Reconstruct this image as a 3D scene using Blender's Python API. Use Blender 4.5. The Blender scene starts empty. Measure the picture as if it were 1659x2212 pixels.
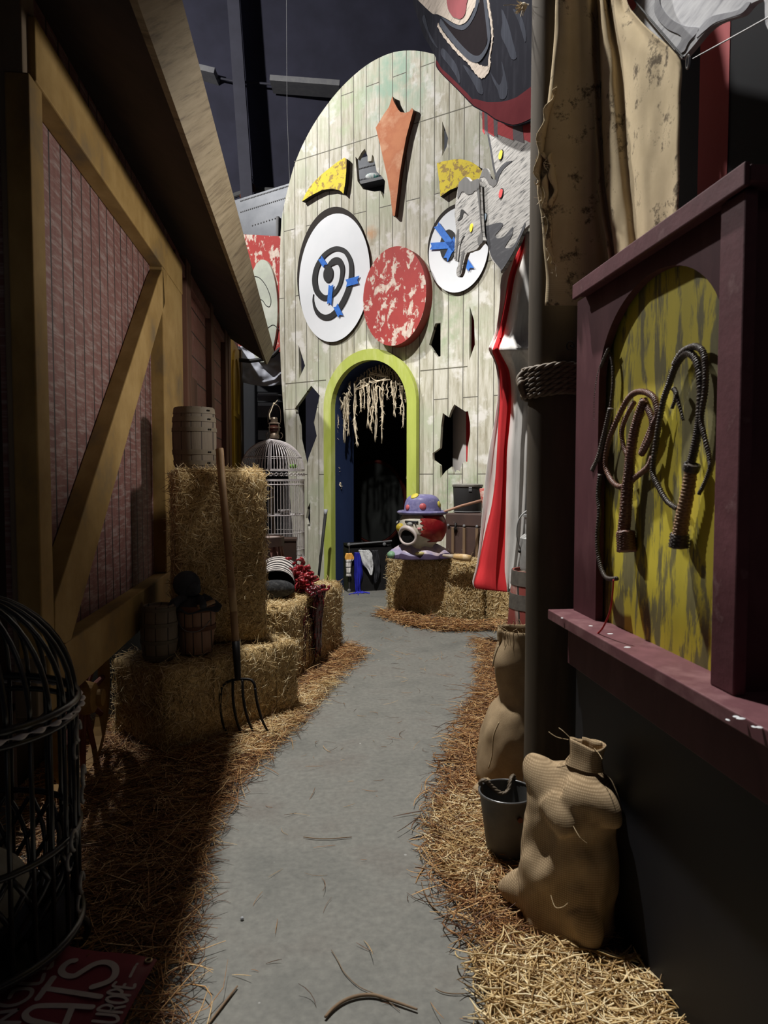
import bpy, bmesh, math, random
import numpy as np
from mathutils import Vector, Matrix, noise
from mathutils.geometry import tessellate_polygon

random.seed(7); rng = np.random.default_rng(11)
S = bpy.context.scene
C = S.collection
PI = math.pi

# ------------------------------------------------------------------ camera
W, H, FPX = 1659.0, 2212.0, 1534.0
EYE = 1.45
YAW, PITCH = math.radians(6.18), math.radians(2.84)
cam = bpy.data.cameras.new('camera'); camo = bpy.data.objects.new('camera', cam); C.objects.link(camo)
camo.location = (0, 0, EYE); camo.rotation_euler = (PI/2 - PITCH, 0, -YAW)
cam.sensor_fit = 'HORIZONTAL'; cam.sensor_width = 36.0; cam.lens = FPX/W*36.0
cam.clip_start = 0.05; cam.clip_end = 100
cam.dof.use_dof = True; cam.dof.focus_distance = 6.0; cam.dof.aperture_fstop = 8.5
S.camera = camo
# ------------------------------------------------------------------ exposure, world, lamps
S.view_settings.view_transform = 'Standard'; S.view_settings.look = 'None'
S.view_settings.gamma = 1.0; S.view_settings.use_curve_mapping = False
S.view_settings.exposure = 0.0
wd = bpy.data.worlds.new('World'); S.world = wd; wd.use_nodes = True
wd.node_tree.nodes['Background'].inputs[0].default_value = (0.75, 0.8, 1.0, 1)
wd.node_tree.nodes['Background'].inputs[1].default_value = 0.012
def lamp(name, kind, loc, target, power, size=0.3, color=(1, 1, 1), cone=None, blend=0.4):
    l = bpy.data.lights.new(name, kind); l.energy = power; l.color = color
    if kind == 'AREA': l.shape = 'DISK'; l.size = size
    if kind in ('SPOT', 'POINT'): l.shadow_soft_size = size
    if kind == 'SPOT': l.spot_size = math.radians(cone); l.spot_blend = blend
    o = bpy.data.objects.new(name, l); C.objects.link(o); o.location = loc
    o.rotation_euler = (Vector(target) - Vector(loc)).to_track_quat('-Z', 'Y').to_euler()
    return o
# work lamp high over the aisle, flood high on the left for the facade, two added fills: wagon side, behind the camera
lamp('aisle_lamp', 'SPOT', (-0.50, 4.3, 8.0), (0.4, 5.3, 0), 2800, size=0.10, color=(1.0, 0.985, 0.95), cone=86, blend=0.62)
lamp('left_flood', 'POINT', (-3.9, 7.6, 7.9), (0.7, 8.9, 4.5), 1750, size=0.12, color=(1.0, 0.98, 0.95))
lamp('wagon_fill', 'SPOT', (1.25, 3.95, 2.45), (-1.0, 4.3, 2.9), 125, size=0.12, color=(1.0, 0.95, 0.88), cone=104, blend=0.6)  # added fill hidden by the post, stands in for bounce on the wagon
lamp('rear_fill', 'AREA', (1.4, -1.5, 4.6), (-0.6, 4.5, 1.2), 3, size=0.8, color=(1.0, 0.93, 0.84))  # added weak fill for general ambient light, no fixture there

# ------------------------------------------------------------------ picture -> place
R_ = Vector((math.cos(YAW), -math.sin(YAW), 0))
FH = Vector((math.sin(YAW), math.cos(YAW), 0))
FW = FH*math.cos(PITCH) + Vector((0, 0, -math.sin(PITCH)))
UP = FH*math.sin(PITCH) + Vector((0, 0, math.cos(PITCH)))
E0 = Vector((0, 0, EYE))
def ray(px, py): return FW + R_*((px-W/2)/FPX) + UP*((H/2-py)/FPX)
def P(px, py, depth):
    d = ray(px, py); return E0 + d*(depth/d.dot(FH))
def F(px, py, z=0.0):
    d = ray(px, py); return E0 + d*((z-EYE)/d.z)
def PX(px, py, x):
    d = ray(px, py); return E0 + d*(x/d.x)
class Frame:
    """vertical plane through o, local x along it at angle a, local -y its front, z up"""
    def __init__(s, o, a):
        s.o = Vector((o[0], o[1], 0)); s.a = a
        s.x = Vector((math.cos(a), math.sin(a), 0)); s.y = Vector((-math.sin(a), math.cos(a), 0))
    def uv(s, px, py, off=0.0):
        d = ray(px, py); t = ((s.o + s.y*off - E0).dot(s.y))/d.dot(s.y)
        p = E0 + d*t; return ((p-s.o).dot(s.x), p.z)
    def pl(s, pts, off=0.0, k=None):
        """trace: k = (scale, x offset, y offset) of the crop the points were read in"""
        if k: pts = [(a/k[0]+k[1], b/k[0]+k[2]) for a, b in pts]
        return [s.uv(a, b, off) for a, b in pts]
    def w(s, u, y, v): return s.o + s.x*u + s.y*y + Vector((0, 0, v))

# ------------------------------------------------------------------ materials
MATS = {}
def newmat(name):
    m = bpy.data.materials.new(name); m.use_nodes = True
    nt = m.node_tree; b = nt.nodes['Principled BSDF']; return m, nt, b
def N(nt, typ, **kw):
    n = nt.nodes.new(typ)
    for k, v in kw.items():
        if k in n.inputs.keys(): n.inputs[k].default_value = v
        else: setattr(n, k, v)
    return n
def c4(c): return (c[0], c[1], c[2], 1)
def ramp(nt, fac, stops, interp='LINEAR'):
    r = nt.nodes.new('ShaderNodeValToRGB'); r.color_ramp.interpolation = interp
    while len(r.color_ramp.elements) < len(stops): r.color_ramp.elements.new(0.5)
    for e, (p, c) in zip(r.color_ramp.elements, stops):
        e.position = p; e.color = c4(c) if len(c) == 3 else c
    nt.links.new(fac, r.inputs[0]); return r
def coords(nt, stretch=(1, 1, 1), rot=(0, 0, 0), uv=False):
    tc = nt.nodes.new('ShaderNodeTexCoord'); mp = nt.nodes.new('ShaderNodeMapping')
    mp.inputs['Scale'].default_value = stretch; mp.inputs['Rotation'].default_value = rot
    nt.links.new(tc.outputs['UV' if uv else 'Object'], mp.inputs[0]); return mp.outputs[0]
def noisef(nt, vec, scale, detail=6, rough=0.6, dist=0.0):
    n = N(nt, 'ShaderNodeTexNoise', Scale=scale, Detail=detail, Roughness=rough, Distortion=dist)
    nt.links.new(vec, n.inputs['Vector']); return n.outputs[0]
def mixc(nt, fac, a, b, typ='MIX'):
    m = nt.nodes.new('ShaderNodeMix'); m.data_type = 'RGBA'; m.blend_type = typ
    for sock, v in ((m.inputs[0], fac), (m.inputs[6], a), (m.inputs[7], b)):
        if hasattr(v, 'node'): nt.links.new(v, sock)
        elif isinstance(v, (int, float)): sock.default_value = v
        else: sock.default_value = c4(v)
    return m.outputs[2]
def bump(nt, b, h, strength, dist=0.01):
    bp = N(nt, 'ShaderNodeBump', Strength=strength, Distance=dist)
    nt.links.new(h, bp.inputs['Height']); nt.links.new(bp.outputs[0], b.inputs['Normal'])
def mat(name, c1, c2=None, scale=8, stretch=(1, 1, 1), rough=0.8, bmp=0.3, metal=0.0, lo=0.35, hi=0.65, c3=None, detail=6, bd=0.006, spec=0.22, uv=False):
    """two or three tone noise colour with the same noise as relief"""
    if name in MATS: return MATS[name]
    m, nt, b = newmat(name); v = coords(nt, stretch, uv=uv)
    f = noisef(nt, v, scale, detail)
    c2 = c2 or tuple(min(1, x*0.72) for x in c1)
    st = [(lo, c1), (hi, c2)] if c3 is None else [(lo, c1), ((lo+hi)/2, c2), (hi, c3)]
    r = ramp(nt, f, st); nt.links.new(r.outputs[0], b.inputs['Base Color'])
    b.inputs['Roughness'].default_value = rough; b.inputs['Metallic'].default_value = metal
    if spec is not None: b.inputs['Specular IOR Level'].default_value = spec
    if bmp: bump(nt, b, f, bmp, bd)
    MATS[name] = m; return m
def peel(name, paint, under, scale=6, thresh=0.55, stretch=(1, 1, 1), paint2=None, rough=0.7, soft=0.02, bmp=0.35):
    """paint flaking off to reveal what is under it"""
    if name in MATS: return MATS[name]
    m, nt, b = newmat(name); v = coords(nt, stretch)
    f = noisef(nt, v, scale, 9, 0.66, 0.3); g = noisef(nt, v, scale*0.35, 4)
    p = ramp(nt, g, [(0.35, paint), (0.65, paint2 or tuple(x*0.7 for x in paint))]).outputs[0]
    u = ramp(nt, noisef(nt, v, scale*3, 4), [(0.35, under), (0.65, tuple(x*0.75 for x in under))]).outputs[0]
    k = ramp(nt, f, [(thresh-soft, (0, 0, 0)), (thresh+soft, (1, 1, 1))]).outputs[0]
    nt.links.new(mixc(nt, k, p, u), b.inputs['Base Color']); b.inputs['Roughness'].default_value = rough
    bump(nt, b, k, -bmp, 0.004); MATS[name] = m; return m
def planks(name, swap, pw, pl_, tones, gap=(0.02, 0.02, 0.015), scuff=None, scuff_rot=0.0, scuff_stretch=(1, 1, 1), scuff_t=0.55, rough=0.75, mortar=0.006, offset=0.37, streak=14, vary=0.35, patches=None, blot=None):
    """boards: swap gives (board axis, cross axis) out of object coords"""
    if name in MATS: return MATS[name]
    m, nt, b = newmat(name)
    tc = nt.nodes.new('ShaderNodeTexCoord'); sx = nt.nodes.new('ShaderNodeSeparateXYZ'); cx = nt.nodes.new('ShaderNodeCombineXYZ')
    nt.links.new(tc.outputs['Object'], sx.inputs[0])
    nt.links.new(sx.outputs[swap[0]], cx.inputs[0]); nt.links.new(sx.outputs[swap[1]], cx.inputs[1])
    br = N(nt, 'ShaderNodeTexBrick', Scale=1.0, offset=offset, offset_frequency=2)
    br.inputs['Brick Width'].default_value = pl_; br.inputs['Row Height'].default_value = pw
    br.inputs['Mortar Size'].default_value = mortar; br.inputs['Mortar Smooth'].default_value = 0.15
    br.inputs['Color1'].default_value = (0, 0, 0, 1); br.inputs['Color2'].default_value = (1, 1, 1, 1); br.inputs['Mortar'].default_value = (0.5, 0.5, 0.5, 1)
    nt.links.new(cx.outputs[0], br.inputs['Vector'])
    mp = nt.nodes.new('ShaderNodeMapping'); mp.inputs['Scale'].default_value = (1, 9, 1); nt.links.new(cx.outputs[0], mp.inputs[0])
    f = noisef(nt, mp.outputs[0], streak*0.16, 8, 0.7)
    add = nt.nodes.new('ShaderNodeMath'); add.operation = 'MULTIPLY_ADD'; add.inputs[1].default_value = vary*0.3; nt.links.new(br.outputs[0], add.inputs[0]); nt.links.new(f, add.inputs[2])
    n = len(tones); col = ramp(nt, add.outputs[0], [(0.32 + 0.42*i/max(1, n-1), t) for i, t in enumerate(tones)]).outputs[0]
    if patches:
        for (pc, sc, th, so) in patches:
            k = ramp(nt, noisef(nt, cx.outputs[0], sc, 5, 0.6), [(th-so, (0, 0, 0)), (th+so, (1, 1, 1))]).outputs[0]
            col = mixc(nt, k, col, pc)
    if scuff:
        mq = nt.nodes.new('ShaderNodeMapping'); mq.inputs['Rotation'].default_value = (0, 0, scuff_rot); mq.inputs['Scale'].default_value = scuff_stretch
        nt.links.new(cx.outputs[0], mq.inputs[0])
        k = ramp(nt, noisef(nt, mq.outputs[0], 7, 8, 0.72), [(scuff_t-0.05, (0, 0, 0)), (scuff_t+0.1, (1, 1, 1))]).outputs[0]
        col = mixc(nt, k, col, scuff)
    if blot:
        for (x, y, r, c) in blot:
            d = nt.nodes.new('ShaderNodeVectorMath'); d.operation = 'DISTANCE'; d.inputs[1].default_value = (x, y, 0); nt.links.new(cx.outputs[0], d.inputs[0])
            k = ramp(nt, d.outputs['Value'], [(r*0.35, (1, 1, 1)), (r, (0, 0, 0))]).outputs[0]
            kk = mixc(nt, 1.0, k, ramp(nt, noisef(nt, cx.outputs[0], 5, 6), [(0.4, (0, 0, 0)), (0.62, (0.8, 0.8, 0.8))]).outputs[0], 'MULTIPLY')
            col = mixc(nt, kk, col, c)
    col = mixc(nt, br.outputs['Fac'], col, gap)
    nt.links.new(col, b.inputs['Base Color']); b.inputs['Roughness'].default_value = rough
    inv = nt.nodes.new('ShaderNodeMath'); inv.operation = 'MULTIPLY_ADD'; inv.inputs[1].default_value = -1.0
    nt.links.new(br.outputs['Fac'], inv.inputs[0]); nt.links.new(f, inv.inputs[2])
    bump(nt, b, inv.outputs[0], 0.5, 0.005)
    MATS[name] = m; return m
def flat(name, c, rough=0.6, metal=0.0, spec=0.25):
    if name in MATS: return MATS[name]
    m, nt, b = newmat(name); v = coords(nt)
    f = noisef(nt, v, 14, 5)
    nt.links.new(ramp(nt, f, [(0.3, c), (0.7, tuple(x*0.86 for x in c))]).outputs[0], b.inputs['Base Color'])
    b.inputs['Roughness'].default_value = rough; b.inputs['Metallic'].default_value = metal
    if spec is not None: b.inputs['Specular IOR Level'].default_value = spec
    MATS[name] = m; return m
def weave(name, c1, c2, n=300, rough=0.95, bmp=0.6, dirt=None, dth=0.6, ob=False):
    """plain woven cloth in uv metres"""
    if name in MATS: return MATS[name]
    m, nt, b = newmat(name); o = coords(nt); v = coords(nt, rot=(0, PI/2, 0)) if ob else coords(nt, uv=True)
    if ob:
        sp = nt.nodes.new('ShaderNodeSeparateXYZ'); nt.links.new(o, sp.inputs[0]); cb = nt.nodes.new('ShaderNodeCombineXYZ'); sm = nt.nodes.new('ShaderNodeMath'); sm.operation = 'ADD'
        nt.links.new(sp.outputs[0], sm.inputs[0]); nt.links.new(sp.outputs[1], sm.inputs[1]); nt.links.new(sm.outputs[0], cb.inputs[0]); nt.links.new(sp.outputs[2], cb.inputs[1]); v = cb.outputs[0]
    w1 = N(nt, 'ShaderNodeTexWave', Scale=n/6.28, Distortion=1.5, bands_direction='X'); w1.inputs['Detail Scale'].default_value = 0.4
    w2 = N(nt, 'ShaderNodeTexWave', Scale=n/6.28, Distortion=1.5, bands_direction='Y'); w2.inputs['Detail Scale'].default_value = 0.4
    nt.links.new(v, w1.inputs[0]); nt.links.new(v, w2.inputs[0])
    mx = nt.nodes.new('ShaderNodeMath'); mx.operation = 'MULTIPLY'; nt.links.new(w1.outputs['Fac'], mx.inputs[0]); nt.links.new(w2.outputs['Fac'], mx.inputs[1])
    f = noisef(nt, o, 9, 6)
    ad = nt.nodes.new('ShaderNodeMath'); ad.operation = 'MULTIPLY_ADD'; ad.inputs[1].default_value = 0.6; nt.links.new(mx.outputs[0], ad.inputs[0]); nt.links.new(f, ad.inputs[2])
    col = ramp(nt, ad.outputs[0], [(0.4, c2), (0.95, c1)]).outputs[0]
    if dirt:
        k = ramp(nt, noisef(nt, o, 9, 12, 0.8), [(dth-0.03, (0, 0, 0)), (dth+0.03, (1, 1, 1))]).outputs[0]
        col = mixc(nt, k, col, dirt)
    nt.links.new(col, b.inputs['Base Color']); b.inputs['Roughness'].default_value = rough; b.inputs['Specular IOR Level'].default_value = 0.1
    bump(nt, b, mx.outputs[0], bmp, 0.0004); MATS[name] = m; return m

# ------------------------------------------------------------------ mesh building
class MB:
    def __init__(s): s.v = []; s.f = []; s.uv = None; s.mi = []; s.cur = 0
    def add(s, vs, fs):
        k = len(s.v); s.v += [tuple(p) for p in vs]; s.f += [tuple(i+k for i in f) for f in fs]; s.mi += [s.cur]*len(fs); return s
    def box(s, lo, hi):
        (a, b, c), (d, e, f) = lo, hi
        return s.add([(a, b, c), (d, b, c), (d, e, c), (a, e, c), (a, b, f), (d, b, f), (d, e, f), (a, e, f)],
                     [(3, 2, 1, 0), (4, 5, 6, 7), (0, 1, 5, 4), (1, 2, 6, 5), (2, 3, 7, 6), (3, 0, 4, 7)])
    def bar(s, a, b, w, d, up=(0, 0, 1)):
        """rectangular bar from a to b, w across (perp to up), d along up"""
        a = Vector(a); b = Vector(b); t = (b-a).normalized(); up = Vector(up); x = t.cross(up).normalized(); u = x.cross(t).normalized()
        q = [(-w/2, -d/2), (w/2, -d/2), (w/2, d/2), (-w/2, d/2)]
        return s.add([p + x*i + u*j for p in (a, b) for i, j in q], [(3, 2, 1, 0), (4, 5, 6, 7), (0, 1, 5, 4), (1, 2, 6, 5), (2, 3, 7, 6), (3, 0, 4, 7)])
    def tube(s, pts, r, n=8, closed=False, cap=True):
        pts = [Vector(p) for p in pts]; m = len(pts)
        rs = r if isinstance(r, (list, tuple)) else [r]*m
        vs, fs = [], []; prev = None
        for i, p in enumerate(pts):
            a = pts[(i-1) % m] if (closed or i > 0) else p; b = pts[(i+1) % m] if (closed or i < m-1) else p
            t = (b-a); t = t.normalized() if t.length > 1e-9 else Vector((0, 0, 1))
            if prev is None:
                x = t.cross(Vector((0, 0, 1)))
                if x.length < 1e-3: x = t.cross(Vector((1, 0, 0)))
            else: x = prev - t*prev.dot(t)
            if x.length < 1e-6: x = t.orthogonal()
            x.normalize(); prev = x; y = t.cross(x)
            for k in range(n):
                q = 2*PI*k/n; vs.append(p + x*(rs[i]*math.cos(q)) + y*(rs[i]*math.sin(q)))
        for i in range(m if closed else m-1):
            for k in range(n):
                a, b = i*n+k, i*n+(k+1) % n; c, d = ((i+1) % m)*n+(k+1) % n, ((i+1) % m)*n+k
                fs.append((a, b, c, d))
        if cap and not closed:
            fs.append(tuple(range(n-1, -1, -1))); fs.append(tuple(range((m-1)*n, m*n)))
        return s.add(vs, fs)
    def lathe(s, prof, c=(0, 0, 0), n=32, axis=None, sx=1.0, sy=1.0, cap=True):
        """prof: (r, z) from bottom to top"""
        M = Matrix.Identity(3) if axis is None else Vector((0, 0, 1)).rotation_difference(Vector(axis)).to_matrix()
        c = Vector(c); vs = []; m = len(prof)
        for r, z in prof:
            for k in range(n):
                q = 2*PI*k/n; vs.append(c + M @ Vector((r*sx*math.cos(q), r*sy*math.sin(q), z)))
        fs = [(i*n+k, i*n+(k+1) % n, (i+1)*n+(k+1) % n, (i+1)*n+k) for i in range(m-1) for k in range(n)]
        if cap: fs += [tuple(range(n-1, -1, -1)), tuple(range((m-1)*n, m*n))]
        return s.add(vs, fs)
    def ext(s, polys, y0, y1):
        """outline (u, v) with holes, thick from y0 (front) to y1"""
        polys = [clean_poly(p) for p in polys]
        flatp = [p for q in polys for p in q]; n = len(flatp)
        tri = tessellate_polygon([[Vector((a, b, 0)) for a, b in q] for q in polys])
        vs = [(a, y0, b) for a, b in flatp] + [(a, y1, b) for a, b in flatp]; fs = []
        for t in tri:
            (ax, ay), (bx, by), (cx, cy) = [flatp[i] for i in t]
            if (bx-ax)*(cy-ay)-(by-ay)*(cx-ax) < 0: t = (t[0], t[2], t[1])
            fs.append(tuple(t)); fs.append((t[2]+n, t[1]+n, t[0]+n))
        k = 0
        for qi, q in enumerate(polys):
            m = len(q); ar = sum(q[i][0]*q[(i+1) % m][1]-q[(i+1) % m][0]*q[i][1] for i in range(m))
            fl = (ar > 0) == (qi == 0)
            for i in range(m):
                a, b = k+i, k+(i+1) % m
                fs.append((b, a, a+n, b+n) if fl else (a, b, b+n, a+n))
            k += m
        return s.add(vs, fs)
    def loft(s, rows, closed=False, cap0=False, cap1=False, flip=False):
        """rows of equally many points; makes uv in metres"""
        n = len(rows[0]); k0 = len(s.v); rows = [[Vector(p) for p in r] for r in rows]
        vs = [p for r in rows for p in r]; fs = []
        for i in range(len(rows)-1):
            for k in range(n if closed else n-1):
                a, b = i*n+k, i*n+(k+1) % n; q = (a, b, b+n, a+n); fs.append(q[::-1] if flip else q)
        if s.uv is None: s.uv = [(0, 0)]*k0
        s.uv += [(0, 0)]*(k0-len(s.uv)); vv = 0
        for i, r in enumerate(rows):
            if i: vv += (r[n//2]-rows[i-1][n//2]).length
            u = 0
            for k in range(n):
                if k: u += (r[k]-r[k-1]).length
                s.uv.append((u, vv))
        if cap0: fs.append(tuple(range(n)) if flip else tuple(range(n-1, -1, -1)))
        if cap1: m = (len(rows)-1)*n; fs.append(tuple(range(m+n-1, m-1, -1)) if flip else tuple(range(m, m+n)))
        return s.add(vs, fs)
    def ball(s, c, rx, ry=None, rz=None, n=20, m=12):
        ry = ry or rx; rz = rz or rx
        prof = [(math.sin(PI*i/m), -math.cos(PI*i/m)) for i in range(m+1)]; prof[0] = (0.01, -1); prof[-1] = (0.01, 1)
        vs = [(c[0]+r*rx*math.cos(2*PI*k/n), c[1]+r*ry*math.sin(2*PI*k/n), c[2]+z*rz) for r, z in prof for k in range(n)]
        fs = [(i*n+k, i*n+(k+1) % n, (i+1)*n+(k+1) % n, (i+1)*n+k) for i in range(m) for k in range(n)] + [tuple(range(n-1, -1, -1)), tuple(range(m*n, (m+1)*n))]
        return s.add(vs, fs)
def clean_poly(p):
    q = []
    for a in p:
        if not q or (a[0]-q[-1][0])**2 + (a[1]-q[-1][1])**2 > 1e-8: q.append((a[0], a[1]))
    if (q[0][0]-q[-1][0])**2 + (q[0][1]-q[-1][1])**2 < 1e-8: q.pop()
    return q
def cr(pts, n=6, closed=False):
    """Catmull-Rom through points of any dimension"""
    P_ = [np.array(p, float) for p in pts]; m = len(P_); out = []
    for i in range(m if closed else m-1):
        g = lambda j: P_[j % m] if closed else P_[min(max(j, 0), m-1)]
        a, b, c, d = g(i-1), g(i), g(i+1), g(i+2)
        for k in range(n):
            t = k/n; out.append(tuple(0.5*((2*b) + (c-a)*t + (2*a-5*b+4*c-d)*t*t + (3*b-a-3*c+d)*t**3)))
    if not closed: out.append(tuple(P_[-1]))
    return out
def ellipse(cu, cv, a, b, n=48, t0=0, t1=2*PI):
    return [(cu+a*math.cos(t0+(t1-t0)*i/n), cv+b*math.sin(t0+(t1-t0)*i/n)) for i in range(n if t1-t0 > 6.2 else n+1)]
def ribbon(pts, w):
    """flat band round a polyline in (u, v); w number or list"""
    m = len(pts); ws = w if isinstance(w, (list, tuple)) else [w]*m; L, R = [], []
    for i in range(m):
        a = np.array(pts[max(i-1, 0)]); b = np.array(pts[min(i+1, m-1)]); t = b-a; t = t/(np.linalg.norm(t)+1e-9); nn = np.array((-t[1], t[0]))
        L.append(tuple(np.array(pts[i])+nn*ws[i]/2)); R.append(tuple(np.array(pts[i])-nn*ws[i]/2))
    return L, R
def ext_ribbon(mb, pts, w, y0, y1):
    L, R = ribbon(pts, w); n = len(L)
    vs = [(a, y, b) for y in (y0, y1) for q in (L, R) for a, b in q]; fs = []
    for i in range(n-1):
        a, b, c, d = i, i+1, n+i+1, n+i
        fs += [(d, c, b, a), (a+2*n, b+2*n, c+2*n, d+2*n), (a, b, b+2*n, a+2*n), (c, d, d+2*n, c+2*n)]
    fs += [(0, 2*n, 3*n, n), (n-1, 2*n-1, 4*n-1, 3*n-1)]
    mb.add(vs, fs)
def obj(name, mb, m, parent=None, smooth=False, world=False, kind=None, bevel=0, seg=2, solid=0, sub=0, auto=None):
    vs = mb.v
    if world and parent is not None:
        inv = wmat(parent).inverted(); vs = [tuple(inv @ Vector(p)) for p in vs]
    me = bpy.data.meshes.new(name); me.from_pydata(vs, [], mb.f)
    for x in (m if isinstance(m, (list, tuple)) else [m]): me.materials.append(x)
    if isinstance(m, (list, tuple)): me.polygons.foreach_set('material_index', mb.mi)
    if mb.uv is not None:
        uvs = mb.uv + [(0, 0)]*(len(mb.v)-len(mb.uv)); lay = me.uv_layers.new(name='UVMap')
        li = np.empty(len(me.loops), np.int32); me.loops.foreach_get('vertex_index', li)
        lay.data.foreach_set('uv', np.array(uvs, np.float32)[li].ravel())
    me.update()
    if smooth: me.polygons.foreach_set('use_smooth', [True]*len(me.polygons))
    o = bpy.data.objects.new(name, me); C.objects.link(o)
    if parent is not None: o.parent = parent
    if auto:
        b_ = bmesh.new(); b_.from_mesh(me)
        for e in b_.edges:
            if len(e.link_faces) == 2 and e.calc_face_angle(0) > math.radians(auto): e.smooth = False
        b_.to_mesh(me); b_.free()
    if bevel:
        md = o.modifiers.new('bevel', 'BEVEL'); md.width = bevel; md.segments = seg; md.limit_method = 'ANGLE'
    if solid:
        md = o.modifiers.new('thickness', 'SOLIDIFY'); md.thickness = solid; md.offset = 0
    if sub:
        md = o.modifiers.new('smooth', 'SUBSURF'); md.levels = sub; md.render_levels = sub
    if kind: o['kind'] = kind
    return o
def wmat(o):
    M = Matrix.Translation(o.location) @ o.rotation_euler.to_matrix().to_4x4()
    return wmat(o.parent) @ M if o.parent else M
def tag(o, label, cat, group=None, kind=None):
    o['label'] = label; o['category'] = cat
    if group: o['group'] = group
    if kind: o['kind'] = kind
    return o
def thing(name, label, cat, loc=(0, 0, 0), rz=0.0, group=None, rot=None):
    o = bpy.data.objects.new(name, None); C.objects.link(o); o.empty_display_size = 0.1
    o.location = loc; o.rotation_euler = rot or (0, 0, rz)
    return tag(o, label, cat, group)
def struct(name, mb, m, parent=None, **k): return obj(name, mb, m, parent, kind='structure', **k)
def nz(x, y, z, s=1.0): return noise.noise(Vector((x*s, y*s, z*s)))

# ------------------------------------------------------------------ straw strands
def strands_mesh(cen, ang, pit, L, r, bend, seg=3):
    """numpy: bent thin three sided stalks"""
    n = len(cen); t = np.linspace(-0.5, 0.5, seg+1)
    ca, sa = np.cos(ang), np.sin(ang); cp, sp = np.cos(pit), np.sin(pit)
    T = np.stack([ca*cp, sa*cp, sp], 1); X = np.stack([-sa, ca, 0*sa], 1); Z = np.cross(T, X)
    pts = cen[:, None, :] + T[:, None, :]*(L[:, None]*t[None, :])[..., None] + X[:, None, :]*((bend*L)[:, None]*(0.25-t[None, :]**2)*4)[..., None]
    taper = np.ones(seg+1); taper[0] = 0.55; taper[-1] = 0.45
    vs = []
    for k in range(3):
        q = 2*PI*k/3
        off = X*math.cos(q) + Z*math.sin(q)
        vs.append(pts + off[:, None, :]*(r[:, None]*taper[None, :])[..., None])
    V = np.stack(vs, 2).reshape(-1, 3)
    m = (seg+1)*3; fs = []
    for i in range(seg):
        for k in range(3): fs.append((i*3+k, i*3+(k+1) % 3, (i+1)*3+(k+1) % 3, (i+1)*3+k))
    Fq = (np.array(fs)[None, :, :] + (np.arange(n)*m)[:, None, None]).reshape(-1, 4)
    return V, Fq
def strand_obj(name, V, Fq, m, parent=None, per=15):
    me = bpy.data.meshes.new(name)
    nv, nf = len(V), len(Fq); me.vertices.add(nv); me.loops.add(nf*4); me.polygons.add(nf)
    me.vertices.foreach_set('co', V.astype(np.float32).ravel()); me.loops.foreach_set('vertex_index', Fq.astype(np.int32).ravel())
    me.polygons.foreach_set('loop_start', np.arange(nf, dtype=np.int32)*4)
    me.update(calc_edges=True); me.validate(); me.materials.append(m)
    at = me.attributes.new('tone', 'FLOAT', 'POINT'); at.data.foreach_set('value', np.repeat(rng.random(nv//per), per).astype(np.float32))
    o = bpy.data.objects.new(name, me); C.objects.link(o)
    if parent: o.parent = parent
    return o
def inpoly(xy, poly):
    x, y = xy[:, 0], xy[:, 1]; r = np.zeros(len(x), bool); m = len(poly)
    for i in range(m):
        x1, y1 = poly[i]; x2, y2 = poly[(i+1) % m]
        c = ((y1 > y) != (y2 > y)) & (x < (x2-x1)*(y-y1)/(y2-y1+1e-12)+x1); r ^= c
    return r
def sample(poly, n):
    a = np.array(poly); lo, hi = a.min(0), a.max(0); out = np.empty((0, 2))
    while len(out) < n:
        p = rng.uniform(lo, hi, (n*2, 2)); out = np.vstack([out, p[inpoly(p, poly)]])
    return out[:n]
def straw_pile(name, label, poly, n, Lr, r, h, m, edge=0.05, group=None, cat='straw'):
    xy = sample(poly, n) + rng.normal(0, edge, (n, 2)); z = rng.uniform(0.003, h, n)
    L = rng.uniform(Lr[0], Lr[1], n)
    pit = rng.normal(0, 0.16, n); z = np.maximum(z, np.abs(np.sin(pit))*L*0.5+0.003)
    V, Fq = strands_mesh(np.column_stack([xy, z]), rng.uniform(0, 2*PI, n), pit, L, rng.uniform(0.6, 1.25, n)*r, rng.normal(0, 0.13, n), 4)
    return tag(strand_obj(name, V, Fq, m, None, 15), label, cat, group, 'stuff')
def straw_mat(name, tones, scale=55, rough=0.6, tag_tone=True):
    if name in MATS: return MATS[name]
    m, nt, b = newmat(name); v = coords(nt)
    f = noisef(nt, v, scale, 2); k = len(tones)
    at = N(nt, 'ShaderNodeAttribute', attribute_name='tone'); ad = nt.nodes.new('ShaderNodeMath'); ad.operation = 'MULTIPLY_ADD'; ad.inputs[1].default_value = .8
    nt.links.new(at.outputs['Fac'], ad.inputs[0]); md = nt.nodes.new('ShaderNodeMath'); md.operation = 'MULTIPLY_ADD'; md.inputs[1].default_value = .5; md.inputs[2].default_value = -.15
    nt.links.new(f, md.inputs[0]); nt.links.new(md.outputs[0], ad.inputs[2])
    if not tag_tone: ad.inputs[1].default_value = 0; ad.inputs[2].default_value = 0; md.inputs[1].default_value = 1.6; md.inputs[2].default_value = -.3
    nt.links.new(ramp(nt, ad.outputs[0], [(0.05+0.9*i/(k-1), t) for i, t in enumerate(tones)]).outputs[0], b.inputs['Base Color'])
    b.inputs['Roughness'].default_value = rough; MATS[name] = m; return m
PINE = straw_mat('pine_straw', [(0.045, 0.014, 0.005), (0.16, 0.062, 0.018), (0.36, 0.16, 0.05), (0.62, 0.36, 0.14), (0.80, 0.58, 0.30)])
STRAW = straw_mat('dry_straw', [(0.14, 0.07, 0.025), (0.40, 0.24, 0.09), (0.68, 0.47, 0.20), (0.86, 0.68, 0.38), (0.92, 0.80, 0.54)])
HAYS = straw_mat('hay_strand', [(0.16, 0.09, 0.03), (0.42, 0.28, 0.11), (0.68, 0.50, 0.24), (0.84, 0.68, 0.40), (0.92, 0.80, 0.54)], 70)
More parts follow.
